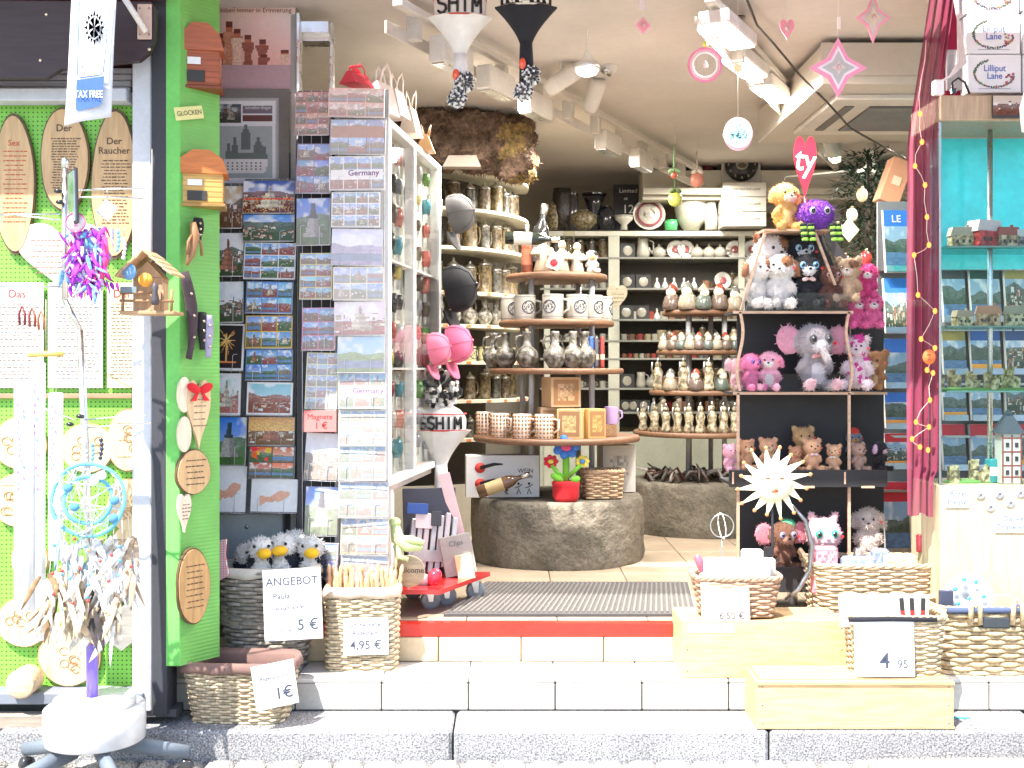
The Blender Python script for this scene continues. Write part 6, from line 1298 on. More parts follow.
plush('white and black plush duck with yellow feet on the top tower shelf', (W(592, 270, 6.6).x, 6.62, zt[0]), .14, (.7, .62, .55), 10, ear='none', muzzle=(.75, .45, .15), name='plush_duck', patch=(.03, .03, .03))['group'] = 'toys on the tower'
t = thing('rose_card', 'white card with a red rose propped on the top tower shelf', 'card', (onT(554, T1, .28)[0], onT(554, T1, .28)[1], zt[0])); mb = MB('paper', (.78, .7, .65)); mb.at(0, 0, .05, 0, 20, 0).box(0, 0, 0, .075, .005, .075, .001); mb.build('card', t); mb = MB('gloss', (.7, .03, .04)); mb.ell((0, -.008, .05), (.022, .006, .022)); mb.build('rose', t)
gl = thing('wine_glass', 'tall clear wine glass standing among the cream figurines', 'wine glass', (onT(569, T1, .24)[0], onT(569, T1, .24)[1], zt[0])); mb = MB('glass', (.9, .88, .8)); mb.lathe([(.035, 0), (.004, .01), (.004, .12), (.03, .15), (.036, .19), (.03, .24)], n=16, cap=False); mb.build('bowl', gl)
# goods on trough 1
t = thing('wine_gift_box', 'white wine gift box with red circles and black dancing figures on the near trough', 'box', (W(502, 498, 6.62).x, 6.62, .823), 5); mb = MB('paper', (.68, .66, .64)); mb.box(0, 0, .12, .42, .12, .24, .002); mb.build('box', t)
mb = MB('matte', (.7, .06, .04))
for z in (.08, .17): mb.at(-.13, -.062, z, 90, 0, 0).lathe([(.03, 0), (.03, .001)], n=18)
mb.build('red_circle', t); mb = MB('matte', (.02, .02, .02)); 
for x, s in ((.02, .6), (.09, 1), (.15, 1)): mb.tube([(x-.01*s, -.062, .02), (x, -.063, .05*s), (x+.012*s, -.062, .02)], .003, 4); mb.tube([(x-.02*s, -.062, .055*s), (x, -.063, .06*s), (x+.02*s, -.062, .075*s)], .003, 4); mb.ell((x, -.062, .078*s), (.007, .001, .008), n=6, m=4)
for z in (.1, .19): mb.tube([(-.13, -.0635, z-.02), (-.05, -.0635, z), (.0, -.0635, z)], [.012, .01, .004], 6, flat=.2)
mb.text('WEIN', .035, .13, -.0625, .14); mb.text('FOR LIFE', .022, .13, -.0625, .11); mb.build('print', t)
wine_bottle('wine_bottle', 'brown bottle with tan label lying slanted against the wine gift box', (W(478, 490, 6.42).x, 6.42, .865), (0, 70, 0), (.12, .06, .03), (.45, .33, .16), 1.0)
t = thing('plush_flower', 'smiling blue plush flower with small flowers in a red pot on the near trough', 'plush flower', (W(566, 503, 6.4).x, 6.4, .823)); mb = MB('cloth', (.65, .02, .03)); mb.lathe([(.06, 0), (.075, .02), (.075, .08), (.08, .1), (.07, .11)], n=20); mb.build('pot', t)
mb = MB('cloth', (.2, .55, .05)); mb.tube([(0, 0, .1), (0, 0, .2), (0, 0, .28)], .02, 10); mb.tube([(0, 0, .12), (.05, -.02, .17), (.08, -.02, .2)], .012, 8); mb.tube([(0, 0, .12), (-.05, -.02, .16), (-.08, -.02, .2)], .012, 8); mb.ell((-.05, -.03, .13), (.04, .015, .02), (0, .5, 0)); mb.ell((.05, -.04, .12), (.03, .015, .02), (0, -.5, 0)); mb.build('stem', t)
for (x, z, r, pc, cc) in ((0, .3, .05, (.06, .2, .6), (.75, .1, .25)), (.09, .22, .026, (.8, .65, .1), (.1, .25, .6)), (-.085, .22, .028, (.6, .03, .05), (.75, .6, .1))):
    mb = MB('cloth', pc)
    for i in range(7): a = 2*math.pi*i/7; mb.ell((x+r*math.cos(a), -.02, z+r*.85*math.sin(a)), (r*.55, r*.3, r*.5), (0, -a, 0), 10, 6)
    f_ = mb.build('blossom', t); mb = MB('cloth', cc); mb.ell((x, -.03, z), (r*.6, r*.35, r*.45), n=12, m=8); mb.build('blossom_centre', f_)
D = 6.55; b = basket('wicker_basket', 'small square willow basket beside the plush flower on the stone trough', (W(602, 500, D).x, D, .823), 8, .23, .17, .2, .15, .155, 12, 14, (.6, .4, .24), group='wicker baskets in the shop')
giftbox('plain white carton behind the small willow basket on the near trough', 616, 497, 6.9, .2, .28, .15, (.6, .56, .5), 10, z=.823, pat=(.6, .56, .5))
giftbox('cream carton at the left end behind the wine gift box', 486, 497, 6.85, .16, .19, .14, (.55, .52, .38), 0, z=.823, pat=(.55, .52, .38))
# second tower goods
sc2 = protos[1]
GN = []
for (bc_, hc_) in (((.14, .1, .08), (.28, .05, .03)), ((.3, .25, .18), (.12, .12, .1)), ((.1, .12, .1), (.35, .28, .18))):
  gn = thing('gnome_figurine', 'x', 'figurine'); GN.append(gn); mb = MB('gloss', bc_); mb.lathe([(.04, 0), (.045, .02), (.035, .06), (.02, .075)], n=12); mb.build('body', gn); mb = MB('gloss', (.68, .58, .45)); mb.ell((0, -.012, .08), (.024, .02, .025)); mb.build('beard', gn); mb = MB('gloss', hc_); mb.lathe([(.028, .088), (.026, .1), (.012, .118), (.002, .125)], n=10); mb.build('hat', gn)
wf = thing('pewter_figurine', 'x', 'figurine'); mb = MB('ceramic', (.45, .42, .36)); mb.lathe([(.03, 0), (.034, .02), (.022, .06), (.03, .1), (.016, .13)], n=12); mb.ell((0, 0, .145), (.018, .018, .02)); mb.build('body', wf); mb = MB('metal', (.6, .6, .56)); mb.tube([(-.02, 0, .08), (-.035, -.02, .12), (-.03, -.02, .16)], .006, 6); mb.tube([(0, 0, .16), (0, 0, .185)], [.012, .002], 6); mb.build('raised_arm', wf)
pxs = lambda a, b, n: [a+(b-a)*i/(n-1) for i in range(n)]
for i, px in enumerate(pxs(672, 735, 5)): x, y = onT(px, T2, .23); use(GN[i % 3], (x, y, z2[0]), random.uniform(-30, 30), '%s bearded gnome from the left, top shelf of the rear tower' % ORD[i], 'gnomes on the rear tower', 1.45*random.uniform(.8, 1.1))
for i, px in enumerate(pxs(664, 734, 9)): x, y = onT(px, T2, .27); use(GN[(i*2+1) % 3], (x, y, z2[1]), random.uniform(-40, 40), '%s bearded gnome from the left on the second shelf of the rear tower' % ORD[i], 'gnomes on the rear tower', .95)
for i, px in enumerate(pxs(658, 734, 7)): x, y = onT(px, T2, .31); use(GN[i % 3] if i % 2 else wf, (x, y, z2[2]), random.uniform(-40, 40), '%s %s figurine from the left, third shelf of the rear tower' % (ORD[i], 'bearded' if i % 2 else 'pale pewter'), 'figurines on the rear tower', 1.2)
for i, px in enumerate(pxs(643, 735, 9)): x, y = onT(px, T2, .41); use(wf, (x, y, z2[3]), random.uniform(-40, 40), '%s white figurine with raised arm from the left on the lowest rear tower shelf' % ORD[i], 'white figurines on the rear tower', random.uniform(.95, 1.15))
# twigs and antlers on trough 2
t = thing('driftwood_pile', 'tangled heap of grey driftwood and antlers on the rear trough', 'driftwood', (T2[0]-.1, T2[1]-.15, .80)); g = random.Random(9)
for i in range(40): mb = MB('woodv', [(.12, .1, .09), (.3, .27, .24), (.08, .03, .02)][i % 3]); x, y = g.uniform(-.3, .35), g.uniform(-.2, .2); a = g.uniform(0, 6.28); mb.tube([(x, y, .01), (x+.05*math.cos(a), y+.05*math.sin(a), .05+g.random()*.05), (x+.12*math.cos(a+.5), y+.12*math.sin(a+.5), .02+g.random()*.08)], [.012, .01, .004], 5); mb.build('branch', t)
# rear white shelf unit
UD = 9.3; ux = lambda px, D=UD: (px-512)*D/F; uz = lambda py, D=UD: ZE-(py-HY)*D/F
ru = thing('rear_shelf_unit', 'grey-white shelf unit against the back wall crowded with porcelain', 'shelving', (ux(680), UD+.2, ZF))
mb = MB('matte', (.4, .4, .32)); 
for a in (547, 614, 742, 812): mb.box(ux(a), UD+.02, (uz(231)+ZF)/2, .09 if a == 614 else .05, .03, uz(231)-ZF, .003)
wpart('stile', mb, ru)
mb = MB('matte', (.13, .115, .095)); mb.box((ux(540)+ux(815))/2, UD+.42, (uz(240)+uz(430))/2, ux(815)-ux(540), .02, uz(240)-uz(430)); wpart('back_board', mb, ru)
mb = MB('matte', (.36, .38, .3)); mb.box((ux(540)+ux(815))/2, UD+.03, (uz(432)+ZF)/2, ux(815)-ux(540), .02, uz(432)-ZF); wpart('base_panel', mb, ru)
US = (231, 257, 288, 319, 340, 358, 388, 412)
for i, y in enumerate(US): mb = MB('matte', (.45, .44, .36) if i == 0 else (.2, .2, .17)); mb.box((ux(540)+ux(815))/2, UD+.2, uz(y)-(.02 if i == 0 else .008), ux(815)-ux(540), .4, .04 if i == 0 else .016, .002); wpart('shelf', mb, ru)
tp = thing('teapot', 'x', 'teapot'); mb = MB('gloss', (.32, .3, .25)); mb.lathe([(.035, 0), (.055, .03), (.055, .06), (.035, .085), (.01, .1), (.012, .112), (.002, .12)], n=14); mb.build('body', tp); mb = MB('gloss', (.32, .3, .25)); mb.tube([(-.05, 0, .04), (-.08, 0, .06), (-.09, 0, .09)], .009, 6); mb.build('spout', tp); mb = MB('gloss', (.32, .3, .25)); mb.tube([(.05, 0, .07), (.085, 0, .07), (.08, 0, .035), (.052, 0, .03)], .006, 6); mb.build('handle', tp)
pit = thing('pitcher', 'x', 'pitcher'); mb = MB('gloss', (.36, .34, .28)); mb.lathe([(.05, 0), (.06, .04), (.045, .13), (.05, .18)], n=14); mb.build('body', pit); mb = MB('gloss', (.36, .34, .28)); mb.tube([(.045, 0, .16), (.09, 0, .14), (.09, 0, .07), (.056, 0, .05)], .008, 6); mb.build('handle', pit)
cup = mug(.07, .035, (.36, .34, .28), False, name='cup', cat='cup')
bel = thing('porcelain_bell', 'x', 'bell'); mb = MB('gloss', (.5, .5, .46)); mb.lathe([(.035, 0), (.028, .03), (.015, .06), (.008, .065), (.012, .09), (.002, .1)], n=12); mb.build('body', bel); mb = MB('gloss', (.2, .3, .3)); mb.lathe([(.036, .002), (.035, .01)], n=12, cap=False); mb.build('rim', bel)
dbx = thing('cup_box', 'x', 'box'); mb = MB('matte', (.03, .03, .03)); mb.box(0, 0, .06, .13, .08, .12, .002); mb.build('box', dbx); mb = MB('gloss', (.3, .28, .22)); mb.ell((0, -.041, .06), (.042, .005, .042)); mb.build('picture', dbx)
plt = thing('display_plate', 'x', 'plate'); mb = MB('gloss', (.6, .58, .52)); mb.at(0, 0, .075, 80, 0, 0).lathe([(.075, .004), (.06, -.002), (.001, -.003)], n=22, cap=False); o = mb.build('dish', plt); o.modifiers.new('thick', 'SOLIDIFY').thickness = .004; mb = MB('gloss', (.35, .1, .1)); mb.at(0, -.006, .075, 80, 0, 0).lathe([(.03, 0), (.028, .002)], n=16); mb.build('painted_centre', plt)
rowsU = {1: [(dbx, 626), (pit, 643), (tp, 659), (plt, 676), (plt, 686), (tp, 697), (tp, 709), (tp, 720), (plt, 735), (plt, 752), (cup, 768)],
         2: [(dbx, 628), (dbx, 643), (bel, 657), (bel, 665), (bel, 674), (bel, 684), (bel, 694), (cup, 706), (plt, 723), (plt, 752), (cup, 765)],
         3: [(dbx, 626), (cup, 634), (dbx, 642), (cup, 650), (bel, 657), (cup, 664), (cup, 672), (cup, 745), (plt, 757), (cup, 770)],
         4: [(cup, 624), (cup, 632), (cup, 640), (cup, 648), (cup, 655), (cup, 750), (bel, 760)],
         5: [(cup, 624), (cup, 630), (cup, 636), (cup, 642), (cup, 648), (cup, 654), (cup, 748), (cup, 758)],
         6: [(dbx, 626), (pit, 641), (tp, 652), (cup, 748), (dbx, 760)], 7: [(dbx, 624), (dbx, 634), (dbx, 644), (dbx, 750)]}
CUPS = [cup]+[mug(.07, .035, c_, False, name='cup', cat='cup') for c_ in ((.2, .1, .06), (.3, .05, .04), (.3, .26, .16))]
nm = {id(CUPS[1]): 'small brown cup', id(CUPS[2]): 'small red cup', id(CUPS[3]): 'small tan cup', id(tp): 'white patterned teapot', id(pit): 'plain white pitcher', id(cup): 'small white cup', id(bel): 'small porcelain bell', id(dbx): 'black box with a round picture', id(plt): 'round display plate'}
for r_, lst in rowsU.items():
    for i, (pr, px) in enumerate(lst):
        if pr is cup: pr = CUPS[(i+r_) % 4]
        s = {1: 1, 2: .95, 3: .95, 4: .75, 5: .55, 6: .95, 7: .8}[r_]*(1.0 if pr is not pit else .75 if r_ != 1 else .95)
        use(pr, (ux(px, UD+.12), UD+.12, uz(US[r_])), random.uniform(-20, 20), '%s, %s from the left on rear shelf row %s' % (nm[id(pr)], ORD[i], ['', 'one', 'two', 'three', 'four', 'five', 'six', 'seven'][r_]), 'porcelain on the rear shelves', s)
gf = random.Random(12)
for r_ in (2, 3, 4, 5, 6, 7):
    taken = [px for _, px in rowsU[r_]]; n_ = 0
    for px in range(622, 806, 8):
        if min(abs(px-q) for q in taken) < 7: continue
        pr = gf.choice([CUPS[1], CUPS[3], bel, protos[0], GN[1], CUPS[2], tp, protos[2]]); w_ = {id(CUPS[1]): 'brown cup', id(CUPS[3]): 'tan cup', id(bel): 'bell', id(protos[0]): 'mini stein', id(GN[1]): 'gnome', id(CUPS[2]): 'red cup', id(tp): 'teapot', id(protos[2]): 'yellowish mini stein'}[id(pr)]
        hmax = uz(US[r_-1])-uz(US[r_])-.03; ph = {id(bel): .1, id(protos[0]): .23, id(protos[2]): .24, id(GN[1]): .125, id(tp): .12}.get(id(pr), .07); s = min(1.2, hmax/ph*gf.uniform(.65, .95))
        use(pr, (ux(px, UD+.1), UD+gf.uniform(.08, .25), uz(US[r_])), gf.uniform(-60, 60), '%s extra souvenir from the left, a %s, on rear shelf row %s' % (ORD[min(n_, 19)], w_, ['', 'one', 'two', 'three', 'four', 'five', 'six', 'seven'][r_]), 'mixed souvenirs on the rear shelves', s); n_ += 1
for r_ in (1, 2, 3, 4, 5, 6):
    for i, px in enumerate((556, 568, 580, 592, 603)):
        if px < 610: use(protos[(i+r_) % 3] if r_ % 2 else cup, (ux(px, UD+.15), UD+.15, uz(US[r_])), 10, '%s %s from the left behind the near tower on row %s' % (ORD[i], 'stein' if r_ % 2 else 'cup', ['', 'one', 'two', 'three', 'four', 'five', 'six'][r_]), 'goods behind the near tower', .8 if r_ != 5 else .55)
# top of rear unit
zT = uz(229)
def topitem(px, fn, name, label, cat, rz=0, s=1, dy=.12):
    t = thing(name, label, cat, (ux(px, UD+dy), UD+dy, zT), rz, None, s); fn(t); return t
def vasef(c, prof, k='gloss'):
    def f(t): mb = MB(k, c); mb.lathe(prof, n=18); mb.build('body', t); m = MB(k, [x*.6 for x in c]); m.lathe([(prof[-1][0]+.002, prof[-1][1]-.01), (prof[-1][0]+.003, prof[-1][1]+.003)], n=18, cap=False); m.build('rim', t)
    return f
topitem(556, vasef((.3, .27, .2), [(.06, 0), (.07, .1), (.06, .2), (.03, .25)], 'ceramic'), 'beer_stein', 'tall stein at the left on top of the rear unit', 'beer stein')
topitem(562, vasef((.04, .035, .04), [(.07, 0), (.08, .15), (.08, .3), (.07, .34)], 'ceramic'), 'beer_stein', 'large dark stein on top of the rear unit behind the tower', 'beer stein')
topitem(572, vasef((.05, .045, .05), [(.05, 0), (.06, .15), (.05, .3)]), 'vase', 'dark slim vase right of the large dark stein', 'vase')
topitem(583, vasef((.2, .18, .13), [(.06, 0), (.12, .06), (.12, .12), (.05, .17)], 'ceramic'), 'jar', 'squat patterned jar on top of the rear unit', 'jar')
topitem(594, vasef((.012, .012, .015), [(.04, 0), (.05, .12), (.06, .2), (.1, .3)]), 'vase', 'glossy black flared vase on top of the rear unit', 'vase')
topitem(606, vasef((.015, .015, .02), [(.05, 0), (.09, .06), (.08, .14), (.03, .2)]), 'jar', 'glossy black round jar near the white stile', 'jar')
def signf(t):
    mb = MB('matte', (.012, .012, .015)); mb.box(0, 0, .2, .24, .03, .4, .002); mb.build('board', t); m = MB('matte', (.7, .7, .65)); m.text('Limited', .05, 0, -.018, .33); m.text('ab', .035, -.02, -.018, .27); m.text('12', .1, -.0, -.018, .16, True); m.build('lettering', t)
topitem(628, signf, 'price_board', 'small black board with white number 12 on top of the rear unit', 'price board', dy=.25)
def pf(t):
    mb = MB('gloss', (.62, .58, .5)); mb.at(0, 0, .135, 80, 0, 0).lathe([(.13, .01), (.12, 0), (.001, -.004)], n=32, cap=False); o = mb.build('dish', t); o.modifiers.new('thick', 'SOLIDIFY').thickness = .004
    for r, c in ((.105, (.35, .1, .12)), (.06, (.4, .12, .14))): mb = MB('gloss', c); mb.at(0, -.014, .135, 80, 0, 0).lathe([(r, 0), (r, .003)], n=28); mb.k = 'gloss'; mb.build('painted_ring', t); c2 = MB('gloss', (.62, .58, .5)); c2.at(0, -.019, .135, 80, 0, 0).lathe([(r*.82, 0), (r*.82, .003)], n=28); c2.build('painted_ring', t)
topitem(649, pf, 'display_plate', 'round plate with red rings and centre on top of the rear unit', 'plate')
topitem(624, vasef((.5, .48, .4), [(.03, 0), (.025, .04), (.07, .08), (.08, .11)]), 'bowl', 'small white footed bowl under the black number board', 'bowl', dy=.05)
topitem(671, vasef((.08, .5, .15), [(.05, 0), (.055, .05), (.05, .08)]), 'flower_pot', 'small pot with bright green clover beside the ringed plate', 'flower pot', dy=.08)
def vf(t):
    mb = MB('gloss', (.4, .39, .31)); mb.lathe([(.06, 0), (.12, .08), (.14, .2), (.1, .3), (.05, .34)], n=24); mb.build('vase', t); g = random.Random(3)
    mb = MB('cloth', (.03, .05, .03))
    for i in range(26): a = g.uniform(0, 6.28); mb.tube([(0, 0, .33), (.1*math.cos(a), .06*math.sin(a), .42), (.22*math.cos(a), .1*math.sin(a), .4+g.random()*.16)], [.006, .02, .01], 5)
    mb.build('leaves', t)
    for i in range(8): mb = MB('cloth', [(.6, .55, .45), (.12, .02, .03), (.5, .12, .1)][i % 3]); a = i*.8; mb.ell((.18*math.cos(a), -.06, .44+.09*math.sin(a)), (.045, .03, .04), n=9, m=6); mb.build('blossom', t)
topitem(691, vf, 'flower_vase', 'large white vase with dark and white flowers on top of the rear unit', 'vase')
topitem(711, vasef((.6, .58, .5), [(.05, 0), (.055, .1), (.04, .2), (.045, .22)]), 'pitcher', 'slim white pitcher with brown posy right of the flower vase', 'pitcher', dy=.06)
for i in range(3):
    t = thing('white_box', '%s white box with printed line from the bottom under the clock' % ORD[i], 'box', (ux(743, 9.2), 9.25, zT+i*.118), 0, 'white boxes under the clock'); mb = MB('paper', (.55, .52, .44)); mb.box(0, 0, .057, .34, .25, .112, .002); mb.build('box', t); m = MB('matte', (.1, .1, .1)); m.text('DEKORATIVE LAMP', .026, .01, -.127, .05); m.build('lettering', t)
t = thing('boxed_plate', 'clear box with a dark round souvenir clock on top of the white boxes', 'clock', (ux(742, 9.2), 9.22, zT+.356)); mb = MB('matte', (.5, .47, .4)); mb.box(0, .03, .15, .31, .02, .3, .002); mb.build('box', t)
mb = MB('gloss', (.02, .018, .018)); mb.at(0, 0, .15, 90, 0, 0).lathe([(.13, -.012), (.135, 0), (.13, .012)], n=36); mb.build('dial', t); m = MB('matte', (.5, .45, .35)); 
for i in range(12): a = i*math.pi/6; m.ell((.105*math.sin(a), -.016, .15+.105*math.cos(a)), (.008, .002, .01), n=6, m=4)
m.ell((0, -.016, .15), (.05, .003, .045)); m.c = (.15, .1, .06); m.ell((.0, -.02, .14), (.04, .002, .02)); m.tube([(0, -.02, .15), (.05, -.02, .2)], .004, 4); m.build('markings', t)
mb = MB('clear', (.9, .9, .9)); mb.box(0, -.03, .15, .31, .004, .3); mb.build('clear_cover', t)
for i, (px, py, w, h, D) in enumerate([(790, 165, .5, .2, 9.8), (800, 190, .6, .18, 9.9), (775, 205, .4, .2, 9.7), (815, 215, .35, .16, 9.6)]):
    t = thing('storage_box', '%s pale storage carton from the top behind the heart sign' % ORD[i], 'carton', W(px, py+10, D), 0, 'storage cartons behind the heart sign'); mb = MB('paper', (.42-.03*i, .39-.03*i, .3)); mb.box(0, 0, h/2, w, .3, h, .004); mb.build('box', t); mb = MB('paper', (.5, .46, .36)); mb.box(0, 0, h+.006, w+.02, .32, .02, .003); mb.build('lid', t)
# dark decorated tree corner
t = thing('christmas_tree', 'dark green artificial fir tree hung with small ornaments at upper right inside', 'tree', W(868, 300, 7.4)); g = random.Random(8)
mb = MB('woodv', (.06, .04, .03)); mb.tube([(0, 0, -.1), (0, 0, .95)], [.03, .008], 8); mb.build('trunk', t)
mb = MB('matte', (.018, .05, .028))
for i in range(2600):
    z = g.random()**.8*.95; rad = (.42-.3*z)*math.sqrt(g.random())*(1.2 if g.random() < .2 else 1); a = g.uniform(0, 6.28); p = Vector((rad*math.cos(a), rad*math.sin(a), z)); d = Vector((math.cos(a+g.uniform(-1, 1)), math.sin(a+g.uniform(-1, 1)), g.uniform(-.5, .5))).normalized()*g.uniform(.04, .09); w = d.cross(Vector((0, 0, 1))).normalized()*.009; k = g.uniform(.6, 1.6); mb.c = (.018*k, .05*k, .028*k)
    mb.add([tuple(p-w), tuple(p+w), tuple(p+d)], [(0, 1, 2)])
mb.build('crown', t)
for i, (px, py, c, l) in enumerate([(862, 195, (.7, .62, .4), 'pale oval'), (889, 205, (.6, .4, .2), 'tan'), (852, 215, (.75, .7, .6), 'white'), (866, 258, (.6, .05, .05), 'red'), (838, 230, (.65, .5, .3), 'golden bell'), (895, 238, (.55, .42, .25), 'wooden house'), (845, 262, (.2, .1, .06), 'brown')]):
    o = thing('tree_ornament', l+' ornament hanging on the dark fir tree', 'ornament', W(px, py, 7.0), 0, 'ornaments on the fir tree'); mb = MB('gloss', c); mb.ell((0, 0, 0), (.035, .03, .045), n=12, m=8); mb.build('bauble', o); mb = MB('metal', (.6, .5, .3)); mb.lathe([(.01, .04), (.01, .055)], n=8); mb.build('cap', o)
t = thing('diamond_tag', 'cream diamond-shaped paper tag hanging below the fir tree', 'tag', W(849, 230, 6.6)); mb = MB('paper', (.5, .47, .33)); mb.prism([(0, -.07), (.06, 0), (0, .07), (-.06, 0)], .004); mb.build('tag', t)
t = thing('side_counter', 'dark counter with pale top edge stacked with trinkets at the right inside', 'counter', W(868, 300, 7.0)); mb = MB('matte', (.03, .028, .025)); mb.box(0, .3, -.6, .7, .5, 1.1, .004); mb.build('cabinet', t); mb = MB('matte', (.55, .5, .36)); mb.box(0, .28, -.02, .75, .6, .04, .004); mb.build('top', t)
for i in range(6):
    px = 848+i*11; t = thing('trinket_house', '%s small wooden trinket house from the left on the dark counter' % ORD[i], 'trinket', (W(px, 296, 6.85).x, 6.85, W(868, 300, 7.0).z), 0, 'trinket houses on the counter'); h = random.uniform(.05, .1); c = [(.45, .3, .16), (.5, .06, .05), (.6, .55, .42), (.2, .12, .07)][i % 4]; mb = MB('matte', c); mb.box(0, 0, h/2, .05, .05, h, .002); mb.build('walls', t); mb = MB('matte', [x*.5 for x in c]); mb.prism([(-.032, h), (.032, h), (0, h+.04)], .055); mb.build('roof', t)
t = thing('carton', 'tan cardboard piece leaning above the fir tree beside the curtain', 'carton', W(893, 200, 6.6)); mb = MB('paper', (.5, .25, .14)); mb.at(0, 0, .1, 0, 20, 0).box(0, 0, 0, .12, .12, .26, .003); mb.build('box', t); mb = MB('paper', (.6, .5, .35)); mb.at(0, -.062, .1, 0, 20, 0).box(0, 0, 0, .05, .003, .05); mb.build('sticker', t)
# ================================================================== right side: book racks, curtain, glass case
def guide(px0, px1, py0, py1, D, label, c=(60, 110, 190), foot=None, red=False, txt=None):
    w = (px1-px0)*D/F; h = (py1-py0)*D/F; t = thing('guide_book', label, 'book', W((px0+px1)/2, py1, D), 0, 'guide books in the wire racks'); t.rotation_euler = (R(-8), 0, R(4))
    hh, ww = max(10, int(py1-py0)), max(8, int(px1-px0)); A = view(hh, ww, (120, 160, 190), (70, 90, 60), 'town' if (px0+py0) % 2 else 'river')*.8; A[:int(hh*.28)] = lin(*((190, 30, 40) if red else c)); 
    if foot: A[int(hh*.8):] = lin(*foot)
    mb = MB('print', (.6, .6, .58)); mb.box(0, .012, h/2, w, .02, h, .001); mb.pic(A, w-.002, h-.002, 0, 0, .001); mb.build('book', t)
    if txt: m = MB('matte', (.8, .82, .8)); m.text(txt, .05, 0, -.003, h*.8, True); m.build('lettering', t)
    m = MB('metal', (.4, .4, .4)); m.box(0, -.008, h*.05, w*1.02, .004, .03); m.build('pocket', t); return t
for (x, w, l) in ((897, .16, 'left'), (972, .36, 'middle'), (1030, .2, 'right')):
    t = thing('book_rack', 'grey wire rack of guide books, %s of the three behind curtain and case' % l, 'book rack', W(x, 560, 5.75), 0, 'wire racks with guide books'); mb = MB('matte', (.16, .17, .18)); mb.box(0, .06, .9, w, .02, 1.8); mb.build('back', t); mb = MB('metal', (.35, .35, .36))
    for z in (.05, .35, .62, .88, 1.15, 1.45): mb.box(0, .0, z, w, .1, .012)
    mb.build('shelves', t)
names = ['topmost', 'second', 'third', 'fourth', 'fifth', 'lowest']
ys = [(208, 272), (277, 333), (338, 388), (392, 428), (433, 468), (482, 555)]
for i, (a, b) in enumerate(ys):
    guide(886, 912, a, b, 5.68, '%s guide book in the rack seen left of the curtain' % names[i], foot=(230, 150, 60) if i in (3, 4) else None, red=i >= 4, txt='LE' if i == 0 else None)
for i, (a, b) in enumerate([(200, 255), (262, 322), (328, 374), (380, 420), (424, 470)]):
    for j, (x0, x1) in enumerate(((944, 968), (972, 1003), (1007, 1036))):
        guide(x0, x1, a, b, 5.68, '%s guide book behind the glass case, %s column' % (names[i], ['left', 'middle', 'right'][j]), c=[(40, 80, 140), (50, 70, 110), (70, 60, 60), (30, 60, 50), (150, 130, 60)][(i*2+j) % 5], foot=(220, 150, 60) if (i+j) % 3 == 0 else None, red=i == 4)
# curtain
t = thing('curtain', 'narrow magenta sheer curtain hanging down the right edge of the doorway', 'curtain', W(922, 515, 5.0)); vs = []; NX, NZ = 26, 60
for j in range(NZ+1):
    v = j/NZ; py = -40+555*v; x0 = 908+max(0, 140-py)*.15; x1 = 937+max(0, 130-py)*.13-(4 if py > 470 else 0)
    for i in range(NX+1): u = i/NX; p = W(x0+(x1-x0)*u, py+2*math.sin(u*9), 5.0)-t.location; vs.append((p.x, p.y+.016*math.sin(u*22+v*3)+.008*math.sin(u*9-v*6), p.z))
mb = MB('sheer', (.26, .014, .06)); mb.add(vs, [(j*(NX+1)+i, j*(NX+1)+i+1, (j+1)*(NX+1)+i+1, (j+1)*(NX+1)+i) for j in range(NZ) for i in range(NX)][::1], True); mb.build('cloth', t)
sl = thing('fairy_lights', 'string of small warm fairy lights hanging down the magenta curtain', 'fairy lights', W(922, 60, 4.95)); P = [(926, 40), (921, 80), (920, 114), (922, 142), (915, 166), (925, 185), (927, 217), (929, 245), (914, 255), (918, 295), (935, 311), (921, 339), (935, 348), (927, 370), (933, 373), (930, 400), (916, 422), (929, 427), (912, 439), (920, 447), (928, 450)]
mb = MB('gloss', (.75, .55, .45)); q = []
for a, b in zip(P, P[1:]): q += [W(a[0], a[1], 4.955)-sl.location, W((a[0]+b[0])/2+random.uniform(-3, 3), (a[1]+b[1])/2, 4.965)-sl.location]
mb.tube(q, .0016, 4); mb.build('wire', sl)
for (a, b) in P[2:]:
    mb = MB('emit', (1.7, .42, .09)); p = W(a, b, 4.94)-sl.location; mb.ell(p, (.0095, .0095, .0125), n=8, m=5); mb.build('bulb', sl)
mb = MB('paper', (.85, .2, .05)); p = W(929, 357, 4.93); mb.at(p.x, p.y, p.z, 90, 0, 0).lathe([(.028, 0), (.028, .002)], n=22, sy=1.15); mb.at(p.x, p.y-.004, p.z-.014); mb.k = 'matte'; mb.col(.25, .05, .02).text('2', .04, 0, 0, 0, True); tag(mb.build('number_sticker'), 'round orange sticker with number 2 on the magenta curtain', 'sticker')
# red cloth behind the top right of curtain
t = thing('red_cloth', 'dark red gathered cloth at the top right behind the white cables', 'cloth', W(952, 60, 5.1)); mb = MB('cloth', (.32, .01, .05)); mb.prism([(-.05, -.3), (.02, -.28), (.05, .0), (.08, .3), (-.04, .3)], .03); mb.build('cloth', t)
